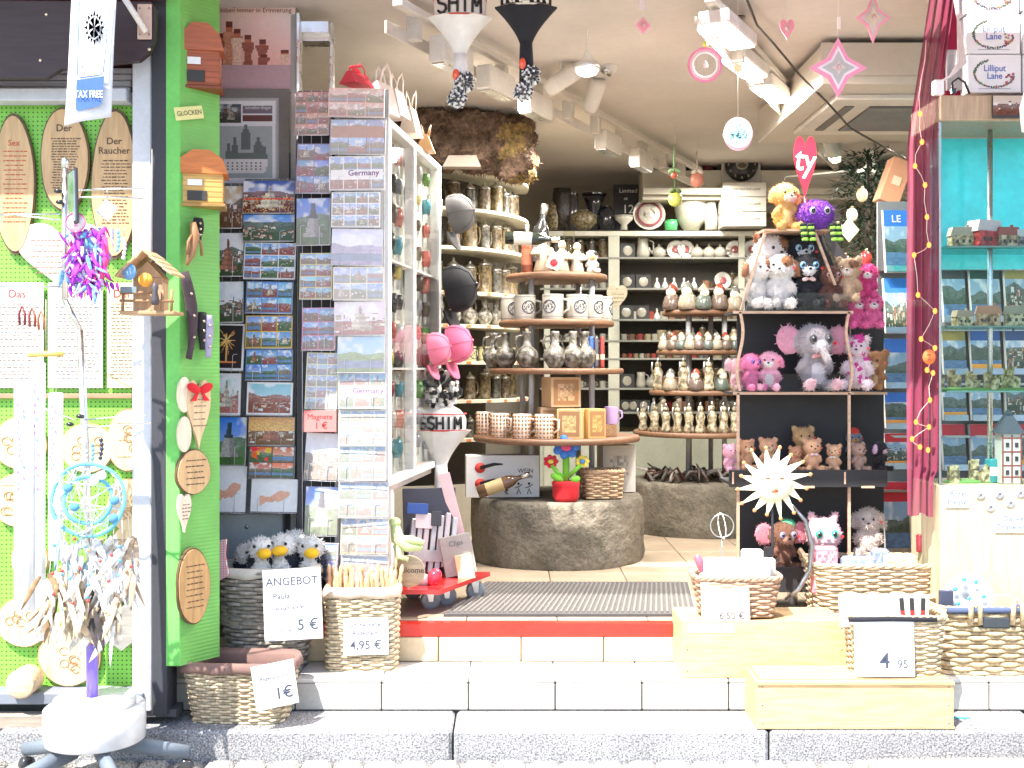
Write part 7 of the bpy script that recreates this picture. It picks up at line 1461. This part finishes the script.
# glass case
GX0 = W(941, 0, 4.95).x; GX1 = 2.62; gz = lambda py, D=4.95: ZE-(py-HY)*D/F
gc = thing('glass_showcase', 'tall glass showcase with wooden base and top holding miniature houses', 'showcase', (GX0, 4.95, ZF))
mb = MB('woodv', (.62, .5, .34)); mb.box((GX0+GX1)/2, 5.14, (gz(486)+ZF)/2, GX1-GX0, .36, gz(486)-ZF, .003); wpart('base_cabinet', mb, gc)
mb = MB('woodv', (.52, .37, .24)); mb.box((GX0+GX1)/2, 5.14, (gz(95)+gz(120))/2, GX1-GX0-.0, .37, gz(95)-gz(120), .003); wpart('top_box', mb, gc)
xg = W(955, 0, 4.97).x
mb = MB('glass', (.9, .95, .95)); mb.box((GX0+GX1)/2+.005, 4.972, (gz(121)+gz(485))/2, GX1-GX0, .005, gz(121)-gz(485)); wpart('front_glass', mb, gc)
mb = MB('glass', (.88, .94, .94)); mb.box(GX0+.012, 5.14, (gz(121)+gz(485))/2, .005, .32, gz(121)-gz(485)); wpart('side_glass', mb, gc)
mb = MB('metal', (.4, .4, .4)); mb.box(GX0+.004, 4.975, (gz(121)+gz(485))/2, .01, .01, gz(121)-gz(485)); mb.box(GX0+.07, 5.29, (gz(121)+gz(485))/2, .012, .012, gz(121)-gz(485)); wpart('corner_strip', mb, gc)
mb = MB('gloss', (.06, .8, .85)); mb.box((GX0+GX1)/2+.04, 5.31, (gz(122)+gz(262))/2, GX1-GX0-.09, .01, gz(122)-gz(262)); wpart('turquoise_backing', mb, gc)
GS = (247, 326, 390)
for y in GS: mb = MB('glass', (.62, .8, .76)); mb.box((GX0+GX1)/2+.02, 5.14, gz(y, 5.05)-.005, GX1-GX0-.04, .3, .009); mb.k = 'gloss'; mb.col(.1, .22, .19).box((GX0+GX1)/2+.02, 4.989, gz(y, 5.05)-.005, GX1-GX0-.04, .002, .008); wpart('glass_shelf', mb, gc)
mb = MB('metal', (.7, .72, .74)); c = W(990, 0, 5.14); mb.tube([(c.x, 5.14, gz(485)), (c.x, 5.14, gz(121))], .012, 12); wpart('support_rod', mb, gc)
def letter(par, txts, x, z, w, h, D, label=None):
    m = MB('paper', (.75, .75, .75)); m.box(x, D, z, w, .003, h); wpart('paper_notice', m, par); m = MB('matte', (.1, .14, .3))
    for i, s in enumerate(txts): m.text(s, .034, x-.002, D-.0025, z+h*.5-.035-i*.036, True)
    wpart('lettering', m, par)
letter(gc, ['Bitte', 'Please'], W(958, 0, 4.95).x, gz(498), .1, .085, 4.955); letter(gc, ['Danke', 'Thank you'], W(1014, 0, 4.95).x, gz(523), .16, .085, 4.955)
for (a, b) in ((981, 495), (1000, 494), (1021, 493), (991, 507), (1011, 503)):
    m = MB('matte', (.8, .8, .82)); p = W(a, b, 4.95); m.at(p.x, 4.956, p.z, 90, 0, 0).lathe([(.02, 0), (.02, .002)], n=20); m.col(.15, .15, .17).at(p.x, 4.953, p.z).box(0, 0, 0, .014, .001, .012); m.at(p.x, 4.952, p.z, 0, 45, 0).box(0, 0, 0, .003, .001, .03); wpart('round_pictogram', m, gc)
def house(label, px, y, D, h, c, rc, kind=0, s=1):
    t = thing('miniature_house', label, 'miniature', (W(px, 0, D).x, D, gz(y, 5.05)+.001 if y != 485 else gz(486)+.002), random.uniform(-25, 25), 'miniature houses in the showcase'); g = random.Random(px)
    if kind == 0:
        mb = MB('ceramic', c); mb.box(0, 0, h*.3, h*1.1, h*.7, h*.6, .002); mb.build('walls', t); mb = MB('matte', rc); mb.prism([(-h*.62, h*.58), (h*.62, h*.58), (h*.5, h*1.0), (-h*.5, h*1.0)], h*.6); mb.box(h*.3, 0, h*1.02, h*.12, h*.12, h*.25); mb.build('roof', t)
    else:
        mb = MB('ceramic', c)
        for i in range(5): a = g.uniform(-.8, .8)*h; hh = g.uniform(.4, 1)*h; mb.box(a, g.uniform(-.2, .2)*h, hh/2, h*.32, h*.32, hh); [mb.box(a+q*h*.11, -h*.1, hh+h*.04, h*.08, h*.1, h*.08) for q in (-1, 0, 1)]
        mb.build('walls', t); mb = MB('matte', (.15, .3, .08)); mb.ell((0, 0, 0), (h*.9, h*.4, h*.14)); mb.build('lawn', t)
    m = MB('matte', (.05, .04, .04))
    for q in (-.3, 0, .3): m.box(q*h, -h*.352, h*.3, h*.12, .002, h*.16)
    if kind == 0: m.build('windows', t)
A_ = [(961, 247, .09, (.5, .42, .28), (.4, .35, .25), 0, 'tan thatched cottage, left on the upper glass shelf'), (984, 247, .12, (.5, .04, .05), (.6, .5, .5), 0, 'bright red miniature house in the middle of the upper glass shelf'), (1006, 247, .09, (.5, .4, .3), (.3, .08, .06), 0, 'brown-roofed cottage, right of the red one on the upper glass shelf'), (1020, 247, .08, (.2, .2, .25), (.5, .5, .5), 0, 'grey miniature house at the right end of the upper glass shelf'),
      (962, 326, .07, (.6, .55, .4), (.4, .3, .2), 0, 'small pale cottage, left on the middle glass shelf'), (988, 326, .09, (.45, .3, .2), (.4, .2, .12), 0, 'brown miniature inn in the middle of the middle glass shelf'), (1016, 326, .09, (.45, .42, .3), (.3, .28, .2), 0, 'greenish cottage, right on the middle glass shelf'),
      (958, 390, .09, (.5, .43, .26), (0, 0, 0), 1, 'yellowish castle ruin, left on the lower glass shelf'), (978, 390, .08, (.52, .46, .3), (0, 0, 0), 1, 'pale castle ruin, middle of the lower glass shelf'), (1012, 390, .1, (.5, .5, .3), (0, 0, 0), 1, 'mossy castle ruin, right on the lower glass shelf'),
      (965, 485, .11, (.55, .52, .38), (0, 0, 0), 1, 'large pale castle model, left on the showcase floor'), (985, 485, .08, (.56, .53, .4), (0, 0, 0), 1, 'smaller pale castle model right of the large one on the showcase floor')]
for (px, y, h, c, rc, k, l) in A_: house(l, px, y, 5.1, h, c, rc, k)
t = thing('miniature_tower', 'white half-timbered miniature tower with dark pointed roof in the showcase', 'miniature', (W(1008, 0, 5.06).x, 5.06, gz(486)+.002), 0, 'miniature houses in the showcase'); mb = MB('matte', (.62, .58, .52)); mb.box(0, 0, .11, .085, .08, .22, .002); mb.build('walls', t); mb = MB('matte', (.3, .07, .05))
for z in (.03, .08, .14, .2): mb.box(0, -.0405, z, .087, .002, .006)
for x in (-.04, 0, .04): mb.box(x, -.041, .11, .006, .002, .21)
mb.build('timbers', t); mb = MB('matte', (.06, .07, .09)); mb.add([(-.055, -.05, .22), (.055, -.05, .22), (.055, .05, .22), (-.055, .05, .22), (0, 0, .33)], [(0, 1, 4), (1, 2, 4), (2, 3, 4), (3, 0, 4), (3, 2, 1, 0)]); mb.build('roof', t); mb = MB('matte', (.05, .04, .04))
for z in (.05, .11, .17): [mb.box(x, -.042, z, .014, .002, .02) for x in (-.02, .02)]
mb.build('windows', t)
t = thing('teal_can', 'small teal tin behind the half-timbered tower', 'tin', (W(992, 0, 5.1).x, 5.1, gz(486)+.002)); mb = MB('gloss', (.03, .25, .26)); mb.lathe([(.03, 0), (.031, .004), (.031, .1), (.028, .104)], n=18); mb.build('can', t); mb = MB('paper', (.6, .7, .65)); mb.lathe([(.0315, .03), (.0315, .07)], n=18, cap=False); mb.build('paper_label', t)
# boxes on showcase
k = 0
for (x0, x1, y0, y1, l) in ((968, 1021, 55, 93, 'lowest'), (967, 1020, 15, 54, 'middle'), (966, 1019, -26, 14, 'topmost'), (1023, 1076, 55, 93, 'lowest right'), (1023, 1076, 12, 54, 'middle right'), (1022, 1076, -28, 11, 'topmost right')):
    D = 5.0; w = (x1-x0)*D/F; h = (y1-y0)*D/F; t = thing('white_gift_box', '%s white cottage box with blue lettering and wreath on the showcase' % l, 'box', W((x0+x1)/2, y1, D)+Vector((0, .1, .002)), 0, 'white boxes stacked on the showcase')
    mb = MB('paper', (.8, .8, .82)); mb.box(0, 0, h/2, w, .2, h, .0015); mb.build('box', t); m = MB('matte', (.1, .15, .5)); m.text('Lilliput', h*.24, 0, -.1025, h*.56, True, .9); m.text('Lane', h*.24, .0, -.1025, h*.36, True, .9); m.build('lettering', t)
    m = MB('matte', (.1, .22, .07)); g = random.Random(k); k += 1
    for i in range(34):
        a = math.pi*(.62+1.3*i/33); r = (.38*w, .36*h); m.c = [(.1, .2, .07), (.35, .08, .1), (.3, .25, .12), (.08, .1, .2)][g.randrange(4)] if a > math.pi*1.0 else (.1, .15, .1); m.ell((r[0]*math.cos(a)*1.0, -.1015, h*.5+r[1]*math.sin(a)), (.005+.004*g.random(), .0012, .004), (0, g.random()*3, 0), 6, 4)
    for i in range(14): m.c = [(.35, .08, .1), (.4, .3, .15), (.6, .2, .3)][g.randrange(3)]; m.ell((w*.3+g.uniform(-.02, .02), -.1015, h*.33+g.uniform(-.012, .03)), (.006, .0012, .005), n=6, m=4)
    m.c = (.25, .25, .35); m.box(0, -.1012, h*.1, w*.6, .0008, .002); m.build('printed_wreath', t)
t = thing('picture_card', 'brown village picture leaning on the wooden showcase top', 'picture', W(1010, 118, 4.94)+Vector((.0, 0, 0))); mb = MB('print', (.06, .05, .05)); A = view(14, 24, (200, 180, 160), (120, 70, 40), 'town'); mb.box(0, .004, .05, .15, .006, .1); mb.pic(A, .145, .082, 0, -.0005, .014); mb.build('picture', t)
t = thing('white_bag', 'white rounded object hanging at the right edge of the photograph', 'bag', W(1030, 132, 4.8)); mb = MB('cloth', (.8, .8, .78)); mb.tube([(0, 0, 0), (.0, 0, .1), (.01, 0, .22)], [.035, .045, .02], 12, flat=.4); mb.build('bag', t)
t = thing('power_strip', 'white power socket with white cables on the showcase top', 'power socket', W(938, 96, 4.93)); mb = MB('gloss', (.8, .79, .77)); mb.box(0, 0, .035, .045, .035, .065, .005); mb.build('socket', t); mb = MB('gloss', (.75, .68, .66))
for i in range(4): mb.tube([(.01, 0, .06), (.06, .02, .09), (.1+.01*i, .03, .15), (.1-.006*i, .04, .45), (.07+.012*i, .04, .75)], .0055, 6)
mb.build('cables', t)
t = thing('black_plug', 'black plug with cable behind the white power socket', 'plug', W(958, 94, 5.0)); mb = MB('gloss', (.01, .01, .012)); mb.tube([(-.02, 0, .0), (-.025, 0, .05), (0, 0, .07), (.03, 0, .05), (.05, 0, .0)], .005, 6); mb.box(-.02, 0, .012, .02, .02, .024, .002); mb.build('plug', t)
t = thing('grey_box', 'grey electrical box above the showcase beside the cables', 'electrical box', W(952, 92, 5.1)); mb = MB('matte', (.42, .4, .42)); mb.box(0, 0, .09, .07, .06, .18, .003); mb.build('box', t)
t = thing('lighter_can', 'dark red cylinder beside the wooden showcase base', 'can', W(920, 545, 5.2)); mb = MB('gloss', (.25, .02, .03)); mb.lathe([(.016, 0), (.017, .005), (.017, .075), (.012, .08)], n=14); mb.build('can', t); t.location.z = W(920, 552, 5.2).z
# ================================================================== hanging paper ornaments in the doorway
def hang(name, label, px, py, D, build, cord=True, cat='hanging ornament', group='paper ornaments hanging in the doorway', up=1.0, rz=0):
    t = thing(name, label, cat, W(px, py, D), rz, group); build(t)
    if cord: mb = MB('matte', (.7, .65, .6)); mb.tube([(0, 0, cord), (0, 0, 3.18-t.location.z)], .0013, 4); mb.build('cord', t)
    return t
def nested(shape, cols, n=3, th=.004):
    def f(t):
        for i, (s, c) in enumerate(cols): mb = MB('cloth', c); mb.prism([(a*s, b*s) for a, b in shape], th); mb.v = [(x, y-i*.003, z) for x, y, z in mb.v]; mb.build('layer', t)
        mb = MB('gloss', (.6, .4, .4)); mb.ell((0, -.018, 0), (.008, .006, .012), n=8, m=6); mb.build('bead', t)
    return f
circ = lambda r, n=32: [(r*math.cos(2*math.pi*i/n), r*math.sin(2*math.pi*i/n)) for i in range(n)]
def ringf(t):
    mb = MB('cloth', (.85, .25, .4)); mb.at(0, 0, 0, 90, 0, 0).tube([(.066*math.cos(a), .066*math.sin(a), 0) for a in np.linspace(0, 6.283, 37)[:-1]], .011, 8, True, flat=.5); mb.build('outer_ring', t)
    mb = MB('matte', (.8, .75, .75)); mb.at(0, 0, 0, 90, 0, 0).tube([(.05*math.cos(a), .05*math.sin(a), 0) for a in np.linspace(0, 6.283, 37)[:-1]], .004, 6, True); mb.build('inner_ring', t)
    mb = MB('matte', (.45, .4, .36))
    for i in range(13): x = -.042+i*.007; z = math.sqrt(max(0, .048**2-x*x)); mb.tube([(x, 0, -z), (x, 0, z)], .0008, 4)
    mb.build('threads', t); mb = MB('gloss', (.8, .65, .6)); mb.ell((0, -.008, 0), (.009, .007, .016)); mb.build('bead', t); mb = MB('gloss', (.75, .7, .1)); mb.ell((0, 0, .085), (.01, .008, .013)); mb.build('knot', t)
hang('ring_ornament', 'pink ring with threads and a bead hanging on a long cord', 705, 65, 4.7, ringf, .09)
dia = lambda w, h: [(0, -h), (w*.35, -h*.35), (w, 0), (w*.35, h*.35), (0, h), (-w*.35, h*.35), (-w, 0), (-w*.35, -h*.35)]
hang('diamond_ornament', 'large pink four-pointed nested paper star below the air conditioner', 838, 68, 4.6, nested(dia(.118, .122), [(1, (.85, .3, .42)), (.72, (.83, .68, .7)), (.55, (.5, .45, .42)), (.25, (.75, .55, .5))]), .12)
hang('diamond_ornament', 'smaller pink nested paper star at the top right by the curtain', 873, 18, 4.7, nested(dia(.07, .105), [(1, (.85, .35, .45)), (.75, (.6, .52, .48)), (.45, (.72, .6, .45))]), .1)
hang('diamond_ornament', 'small pink square paper ornament hanging at top centre', 643, 26, 4.8, nested([(0, -.04), (.037, 0), (0, .04), (-.037, 0)], [(1, (.82, .55, .55)), (.7, (.85, .35, .42))]), .04)
hang('heart_ornament', 'small pink paper heart hanging at the right of the lit lamps', 787, 30, 4.9, nested(heart_pts(.062, .09), [(1, (.85, .35, .45)), (.6, (.7, .4, .45)), (.35, (.82, .55, .6))]), .04)
def disc(t):
    mb = MB('gloss', (.82, .45, .5)); mb.prism([(a*1.0, b*1.15) for a, b in circ(.066)], .004); mb.build('card', t); mb = MB('gloss', (.35, .75, .82)); mb.prism([(a, b-.003) for a, b in circ(.06)], .004, -.003); mb.build('cyan_disc', t); m = MB('matte', (.03, .06, .1)); g = random.Random(3)
    for i in range(40): a = g.uniform(0, 6.28); r = g.uniform(0, .042); m.box(r*math.cos(a), -.006, r*math.sin(a), g.uniform(.003, .009), .001, .004)
    m.build('lettering', t)
hang('round_pendant', 'cyan and pink round pendant with tiny dark marks above the clock', 738, 134, 5.2, disc, .07)
for i, (px, py, w, h, c, l) in enumerate([(738, 68, .035, .035, (.8, .72, .4), 'small cream square tag hanging right of the pink ring'), (642, 4, .022, .05, (.8, .78, .78), 'tiny white tag above the small pink square'), (839, 23, .014, .05, (.8, .8, .78), 'tiny white tag above the large pink star')]):
    def tf(t): mb = MB('paper', c); mb.box(0, 0, 0, w, .003, h); mb.build('tag', t)
    hang('paper_tag', l, px, py, 4.85, tf, h/2, group='small paper tags on cords')
def pend(c, c2, s):
    def f(t): mb = MB('gloss', c); mb.ell((0, 0, 0), (.045*s, .03, .05*s)); mb.build('ball', t); mb = MB('cloth', c2); [mb.ell((.02*q, -.02, .05*s), (.025, .012, .014), (0, q*.5, 0)) for q in (-1, 1)]; mb.tube([(0, 0, .05), (0, 0, .2)], .006, 5); mb.build('ribbon', t)
    return f
hang('ball_pendant', 'green and pale yellow ball hanging above the rear shelf unit', 675, 199, 8.0, pend((.55, .6, .12), (.1, .15, .05), 1.1), .2)
hang('ball_pendant', 'pink gingerbread ball with ribbon hanging beside the flower vase', 697, 180, 8.0, pend((.65, .25, .18), (.7, .6, .5), 1.1), .2)
hang('ball_pendant', 'small red ball on a green ribbon hanging above the rear unit', 674, 175, 7.6, pend((.65, .12, .06), (.3, .5, .25), .5), .2)
t = thing('wooden_heart', 'grey wooden heart hanging on the white stile of the rear unit', 'heart', W(617, 298, 8.9)); mb = MB('wood', (.35, .3, .2)); mb.prism(heart_pts(.16, .2), .012); mb.build('heart', t); m = MB('matte', (.12, .1, .07)); textlines(m, .09, 0, .03, -.03, 3, y=-.007, seed=3, h=.006); m.build('lettering', t)
# ================================================================== foreground spinner stand, lower left
D = 4.22; SP = thing('display_spinner', 'tall keyring spinner on a thick white round base with grey star feet', 'display stand', (cx(95, D), D, ZG)); 
mb = MB('gloss', (.62, .62, .64)); mb.lathe([(.175, .155), (.18, .16), (.18, .275), (.175, .28)], n=48); mb.lathe([(.145, .28), (.145, .31), (.14, .313)], -.0, .0, n=40); mb.build('base_drum', SP)
for i in range(5):
    a = R(i*72+15); mb = MB('matte', (.15, .18, .22)); mb.tube([(.08*math.cos(a), .08*math.sin(a), .135), (.33*math.cos(a), .33*math.sin(a), .08)], [.032, .026], 8, flat=.8); ft = mb.build('foot', SP); w = MB('gloss', (.03, .03, .035)); w.at(.32*math.cos(a), .32*math.sin(a), .027, 90, 0, 30*i).lathe([(.015, -.015), (.027, -.015), (.027, .015), (.015, .015)], n=16); w.build('castor', ft)
mb = MB('metal', (.22, .14, .6)); mb.k = 'gloss'; mb.tube([(-.01, 0, .29), (-.012, 0, .62)], .021, 14); mb.build('purple_pole', SP)
mb = MB('metal', (.75, .74, .72)); x1, x2 = (cx(88, D)-cx(95, D)), cx(65, D)-cx(95, D); z_ = lambda py: ZE-(py-HY)*D/F-ZG
mb.tube([(-.012, 0, .62), (x1*.8-.015, 0, z_(440)), (x1-.03, 0, z_(330))], .013, 10); mb.tube([(x2, 0, z_(300)), (x2, 0, z_(165))], .012, 10); mb.tube([(x1-.03, 0, z_(330)), (x2, 0, z_(300))], .011, 8); mb.lathe([(.014, z_(168)), (.014, z_(160)), (.008, z_(158))], x2, 0, 0, 10); mb.build('upper_pole', SP)
def arm(x0, y0, x1_, y1, dy=0): mb = MB('metal', (.75, .74, .72)); mb.tube([(cx(x0, D)-cx(95, D), 0, z_(y0)), (cx((x0+x1_)/2, D)-cx(95, D), dy*.5-.03, z_((y0+y1)/2)), (cx(x1_, D)-cx(95, D), dy-.04, z_(y1))], .0038, 6); mb.build('arm', SP)
arm(66, 191, 148, 190); arm(60, 214, -6, 217); arm(66, 197, 138, 196, .1); arm(60, 220, -6, 212, .1); arm(82, 420, 158, 413, -.1); arm(82, 428, 150, 423, .05); arm(74, 420, 40, 405); arm(66, 287, 2, 287)
for (a, b) in ((62, 203), (60, 192), (82, 416), (72, 424)): mb = MB('gloss', (.02, .02, .02)); mb.ell((cx(a, D)-cx(95, D), -.02, z_(b)), (.016, .012, .009), n=10, m=6); mb.build('clamp_knob', SP)
t = thing('spinner_mirror', 'narrow slanted mirror in a black frame on the spinner pole', 'mirror', W(73, 222, 4.12)); t.rotation_euler = (0, R(-5), R(-52)); mb = MB('matte', (.04, .04, .045)); mb.box(0, .004, .09, .085, .01, .2, .002); mb.build('frame', t); mb = MB('metal', (.85, .87, .9)); mb.box(0, -.003, .09, .07, .004, .18); mb.build('mirror_glass', t)
t = thing('square_tag', 'white square paper tag hanging from the right spinner arm', 'tag', W(107, 210, 4.2)); mb = MB('paper', (.85, .85, .85)); mb.at(0, 0, 0, 0, 35, 0).box(0, 0, 0, .055, .002, .06); mb.build('tag', t); m = MB('matte', (.5, .5, .5)); m.tube([(0, 0, .04), (0, 0, .075)], .0015, 4); m.build('string', t)
def feather(m, p, L, ang, w, c, g, tilt=0):
    d = Vector((math.sin(ang), tilt, -math.cos(ang))).normalized(); s = Vector((math.cos(ang), 0, math.sin(ang))); n = 8; vs = []; cv = g.uniform(-.15, .15)
    for i in range(n+1):
        u = i/n; q = Vector(p)+d*L*u+s*cv*L*u*u; hw = w*math.sin(math.pi*min(1, .12+.88*u))**.7*(1-.25*u)
        vs += [tuple(q-s*hw+Vector((0, .003, 0))), tuple(q+Vector((0, -.004, 0))), tuple(q+s*hw+Vector((0, .003, 0)))]
    fs = []; cl = []
    for i in range(n):
        a = i*3; k = g.uniform(.7, 1.2)
        for o in (0, 1): fs += [(a+o, a+o+1, a+o+4, a+o+3)]; cl += [tuple(x*k for x in c)]
    nv = len(vs); vs2 = [(x, y+.0015, z) for x, y, z in vs]; m.add(vs+vs2, fs+[tuple(q+nv for q in f[::-1]) for f in fs], True, cl+cl)
g = random.Random(6)
t = thing('feather_bunch', 'fluffy violet and magenta feather dreamcatcher hanging from the spinner', 'feather ornament', W(88, 232, 4.15), 0, 'feather ornaments on the spinner'); m = MB('cloth')
for i in range(230):
    a = g.gauss(0, .55); p = (g.gauss(0, .035), g.uniform(-.03, .02), .02-g.uniform(.0, .22)); feather(m, p, g.uniform(.03, .075), a, g.uniform(.004, .011), [(.45, .05, .65), (.6, .08, .7), (.62, .55, .8), (.2, .45, .75), (.7, .03, .35)][g.choice([0, 0, 1, 1, 2, 2, 3, 4])], g, g.uniform(-.5, .5))
m.build('feathers', t); m = MB('gloss', (.75, .08, .3)); m.at(-.03, -.04, .03, 90, 0, 0).tube([(.035*math.cos(a), .035*math.sin(a), 0) for a in np.linspace(0, 6.283, 25)[:-1]], .0022, 5, True); m.k = 'paper'; m.col(.82, .78, .8); m.at(-.03, -.037, .03, 90, 0, 0).lathe([(.033, 0), (.033, .002)], n=20); m.k = 'matte'; m.col(.75, .08, .3).at(-.03, -.042, .015); m.text('2', .035, 0, 0, 0, True); m.build('price_tag', t)
m = MB('cloth', (.75, .08, .3)); m.tube([(.06, 0, -.02), (.065, -.01, -.1), (.05, -.01, -.17)], [.01, .016, .008], 7); m.build('pink_tassel', t)
for i, (px, y0, y1, w, l) in enumerate([(25, 388, 610, 20, 'leftmost long white tube of the spinner pendants'), (38, 362, 640, 14, 'middle long white tube, printed with violet marks'), (56, 392, 560, 14, 'right long white tube beside the brown posts')]):
    t = thing('white_tube', l, 'tube', W(px, y1, 4.28+.02*i), 0, 'long white printed tubes'); h = (y1-y0)*4.28/F; mb = MB('gloss', (.78, .78, .8)); mb.lathe([(w*.0018, 0), (w*.0019, .005), (w*.0019, h), (w*.0014, h+.004)], n=14); mb.build('tube', t); m = MB('matte', (.4, .2, .6)); 
    for q in range(16): m.c = [(.45, .2, .65), (.2, .35, .7), (.7, .25, .5)][q % 3]; m.box(g.uniform(-.012, .012), -w*.0019, h*(.55+.4*q/16), .006, .003, .01)
    m.build('printed_marks', t); m = MB('matte', (.6, .6, .6)); m.tube([(0, 0, h), (0, 0, h+.18)], .0012, 4); m.build('string', t)
for i, (px, y0, c, l) in enumerate([(22, 300, (.25, .06, .07), 'dark red'), (32, 302, (.35, .1, .08), 'brown red'), (41, 305, (.45, .18, .1), 'copper')]):
    t = thing('keyring', l+' leather keyring hanging at the left of the spinner', 'keyring', W(px, y0+25, 4.2), 0, 'leather keyrings on the spinner'); m = MB('cloth', c); m.tube([(-.008, 0, 0), (-.011, 0, .04), (0, 0, .07), (.011, 0, .04), (.01, 0, 0)], .005, 6); m.build('strap', t); m = MB('metal', (.6, .55, .5)); m.tube([(.008*math.cos(a), 0, .078+.008*math.sin(a)) for a in np.linspace(0, 6.283, 13)[:-1]], .0018, 4, True); m.build('ring', t)
t = thing('wooden_flute', 'short orange wooden stick lying across the white tubes', 'wooden stick', W(46, 354, 4.2)); m = MB('wood', (.8, .5, .12)); m.tube([(-.065, 0, -.003), (0, 0, 0), (.062, 0, 0)], [.008, .011, .01], 10); m.build('stick', t); m = MB('matte', (.6, .5, .4)); m.tube([(0, 0, .01), (0, 0, .2)], .0015, 4); m.build('string', t)
t = thing('dreamcatcher', 'blue and white dreamcatcher ring with a web, hanging low on the spinner', 'dreamcatcher', W(88, 500, 4.1), 0, 'dreamcatchers on the spinner'); m = MB('cloth'); m.col(.15, .5, .68)
for R_, ph in ((.13, 0), (.085, .5)): m.tube([(R_*math.cos(a), .01*math.sin(3*a), R_*math.sin(a)) for a in np.linspace(0, 6.283, 41)[:-1]], .007, 7, True)
m.build('ring', t); m = MB('cloth', (.72, .76, .8))
for i in range(40): a, b = g.uniform(0, 6.28), g.uniform(0, 6.28); m.tube([(.128*math.cos(a), g.uniform(-.01, .01), .128*math.sin(a)), (.128*math.cos(b), g.uniform(-.01, .01), .128*math.sin(b))], .0022, 4)
m.build('web', t)
for i in range(7): m = MB('cloth', (.8, .8, .82) if i % 2 else (.1, .3, .5)); m.ell((.1*math.cos(i), -.015, .09*math.sin(i*1.7)), (.018, .012, .016), n=9, m=6); m.build('bead', t)
for j, (px, py, l, cs) in enumerate([(62, 590, 'cream and brown feather bunch at the left, above the purple pole', [(.7, .6, .45), (.35, .22, .12), (.78, .72, .6)]), (100, 600, 'pale feather bunch with dark tips directly above the purple pole', [(.78, .74, .66), (.6, .45, .3), (.06, .05, .05)]), (76, 560, 'white and blue feather and bead bunch below the blue dreamcatcher', [(.8, .8, .82), (.35, .6, .7), (.8, .78, .72)]), (118, 560, 'thin white feather bunch with red beads at the right of the spinner', [(.8, .78, .76), (.55, .4, .28), (.78, .78, .8)])]):
    t = thing('feather_bunch', l, 'feather ornament', W(px, py, 4.1+.02*j), 0, 'feather ornaments on the spinner'); m = MB('cloth')
    for i in range(46): feather(m, (g.uniform(-.07, .07), g.uniform(-.03, .03), g.uniform(-.08, .09)), g.uniform(.08, .16), g.uniform(-.7, .5), g.uniform(.007, .016), cs[g.choice([0, 0, 0, 1, 2])], g, g.uniform(-.3, .1))
    m.build('feathers', t); m = MB('gloss', (.55, .06, .05)); 
    for i in range(8): m.c = [(.55, .06, .05), (.1, .35, .55), (.5, .35, .15)][i % 3]; m.ell((g.uniform(-.07, .07), -.04, g.uniform(-.06, .09)), .007, n=8, m=5)
    m.build('beads', t); m = MB('matte', (.7, .65, .6)); [m.tube([(x, 0, 0), (x*.7, 0, .16)], .0015, 4) for x in (-.05, -.02, .02, .05)]; m.build('strings', t)
for i, (px, py, c, l) in enumerate([(92, 445, (.2, .5, .65), 'blue beaded charm under the lower spinner arm'), (101, 440, (.03, .04, .08), 'dark navy woven charm at the right of the lower spinner arm'), (86, 452, (.5, .45, .45), 'grey beaded charm, leftmost under the lower spinner arm'), (118, 232, (.2, .5, .7), 'light blue clip charm beside the violet feathers'), (124, 240, (.6, .6, .65), 'silver clip charm beside the pink tassel')]):
    t = thing('bead_charm', l, 'charm', W(px, py, 4.14), 0, 'beaded charms on the spinner'); m = MB('gloss', c); [m.ell((.003*math.sin(q), 0, -.016*q), (.008, .007, .009), n=8, m=5) for q in range(5)]; m.build('beads', t); m = MB('metal', (.6, .6, .6)); m.tube([(0, 0, .01), (0, 0, .05)], .0015, 4); m.build('hook', t)
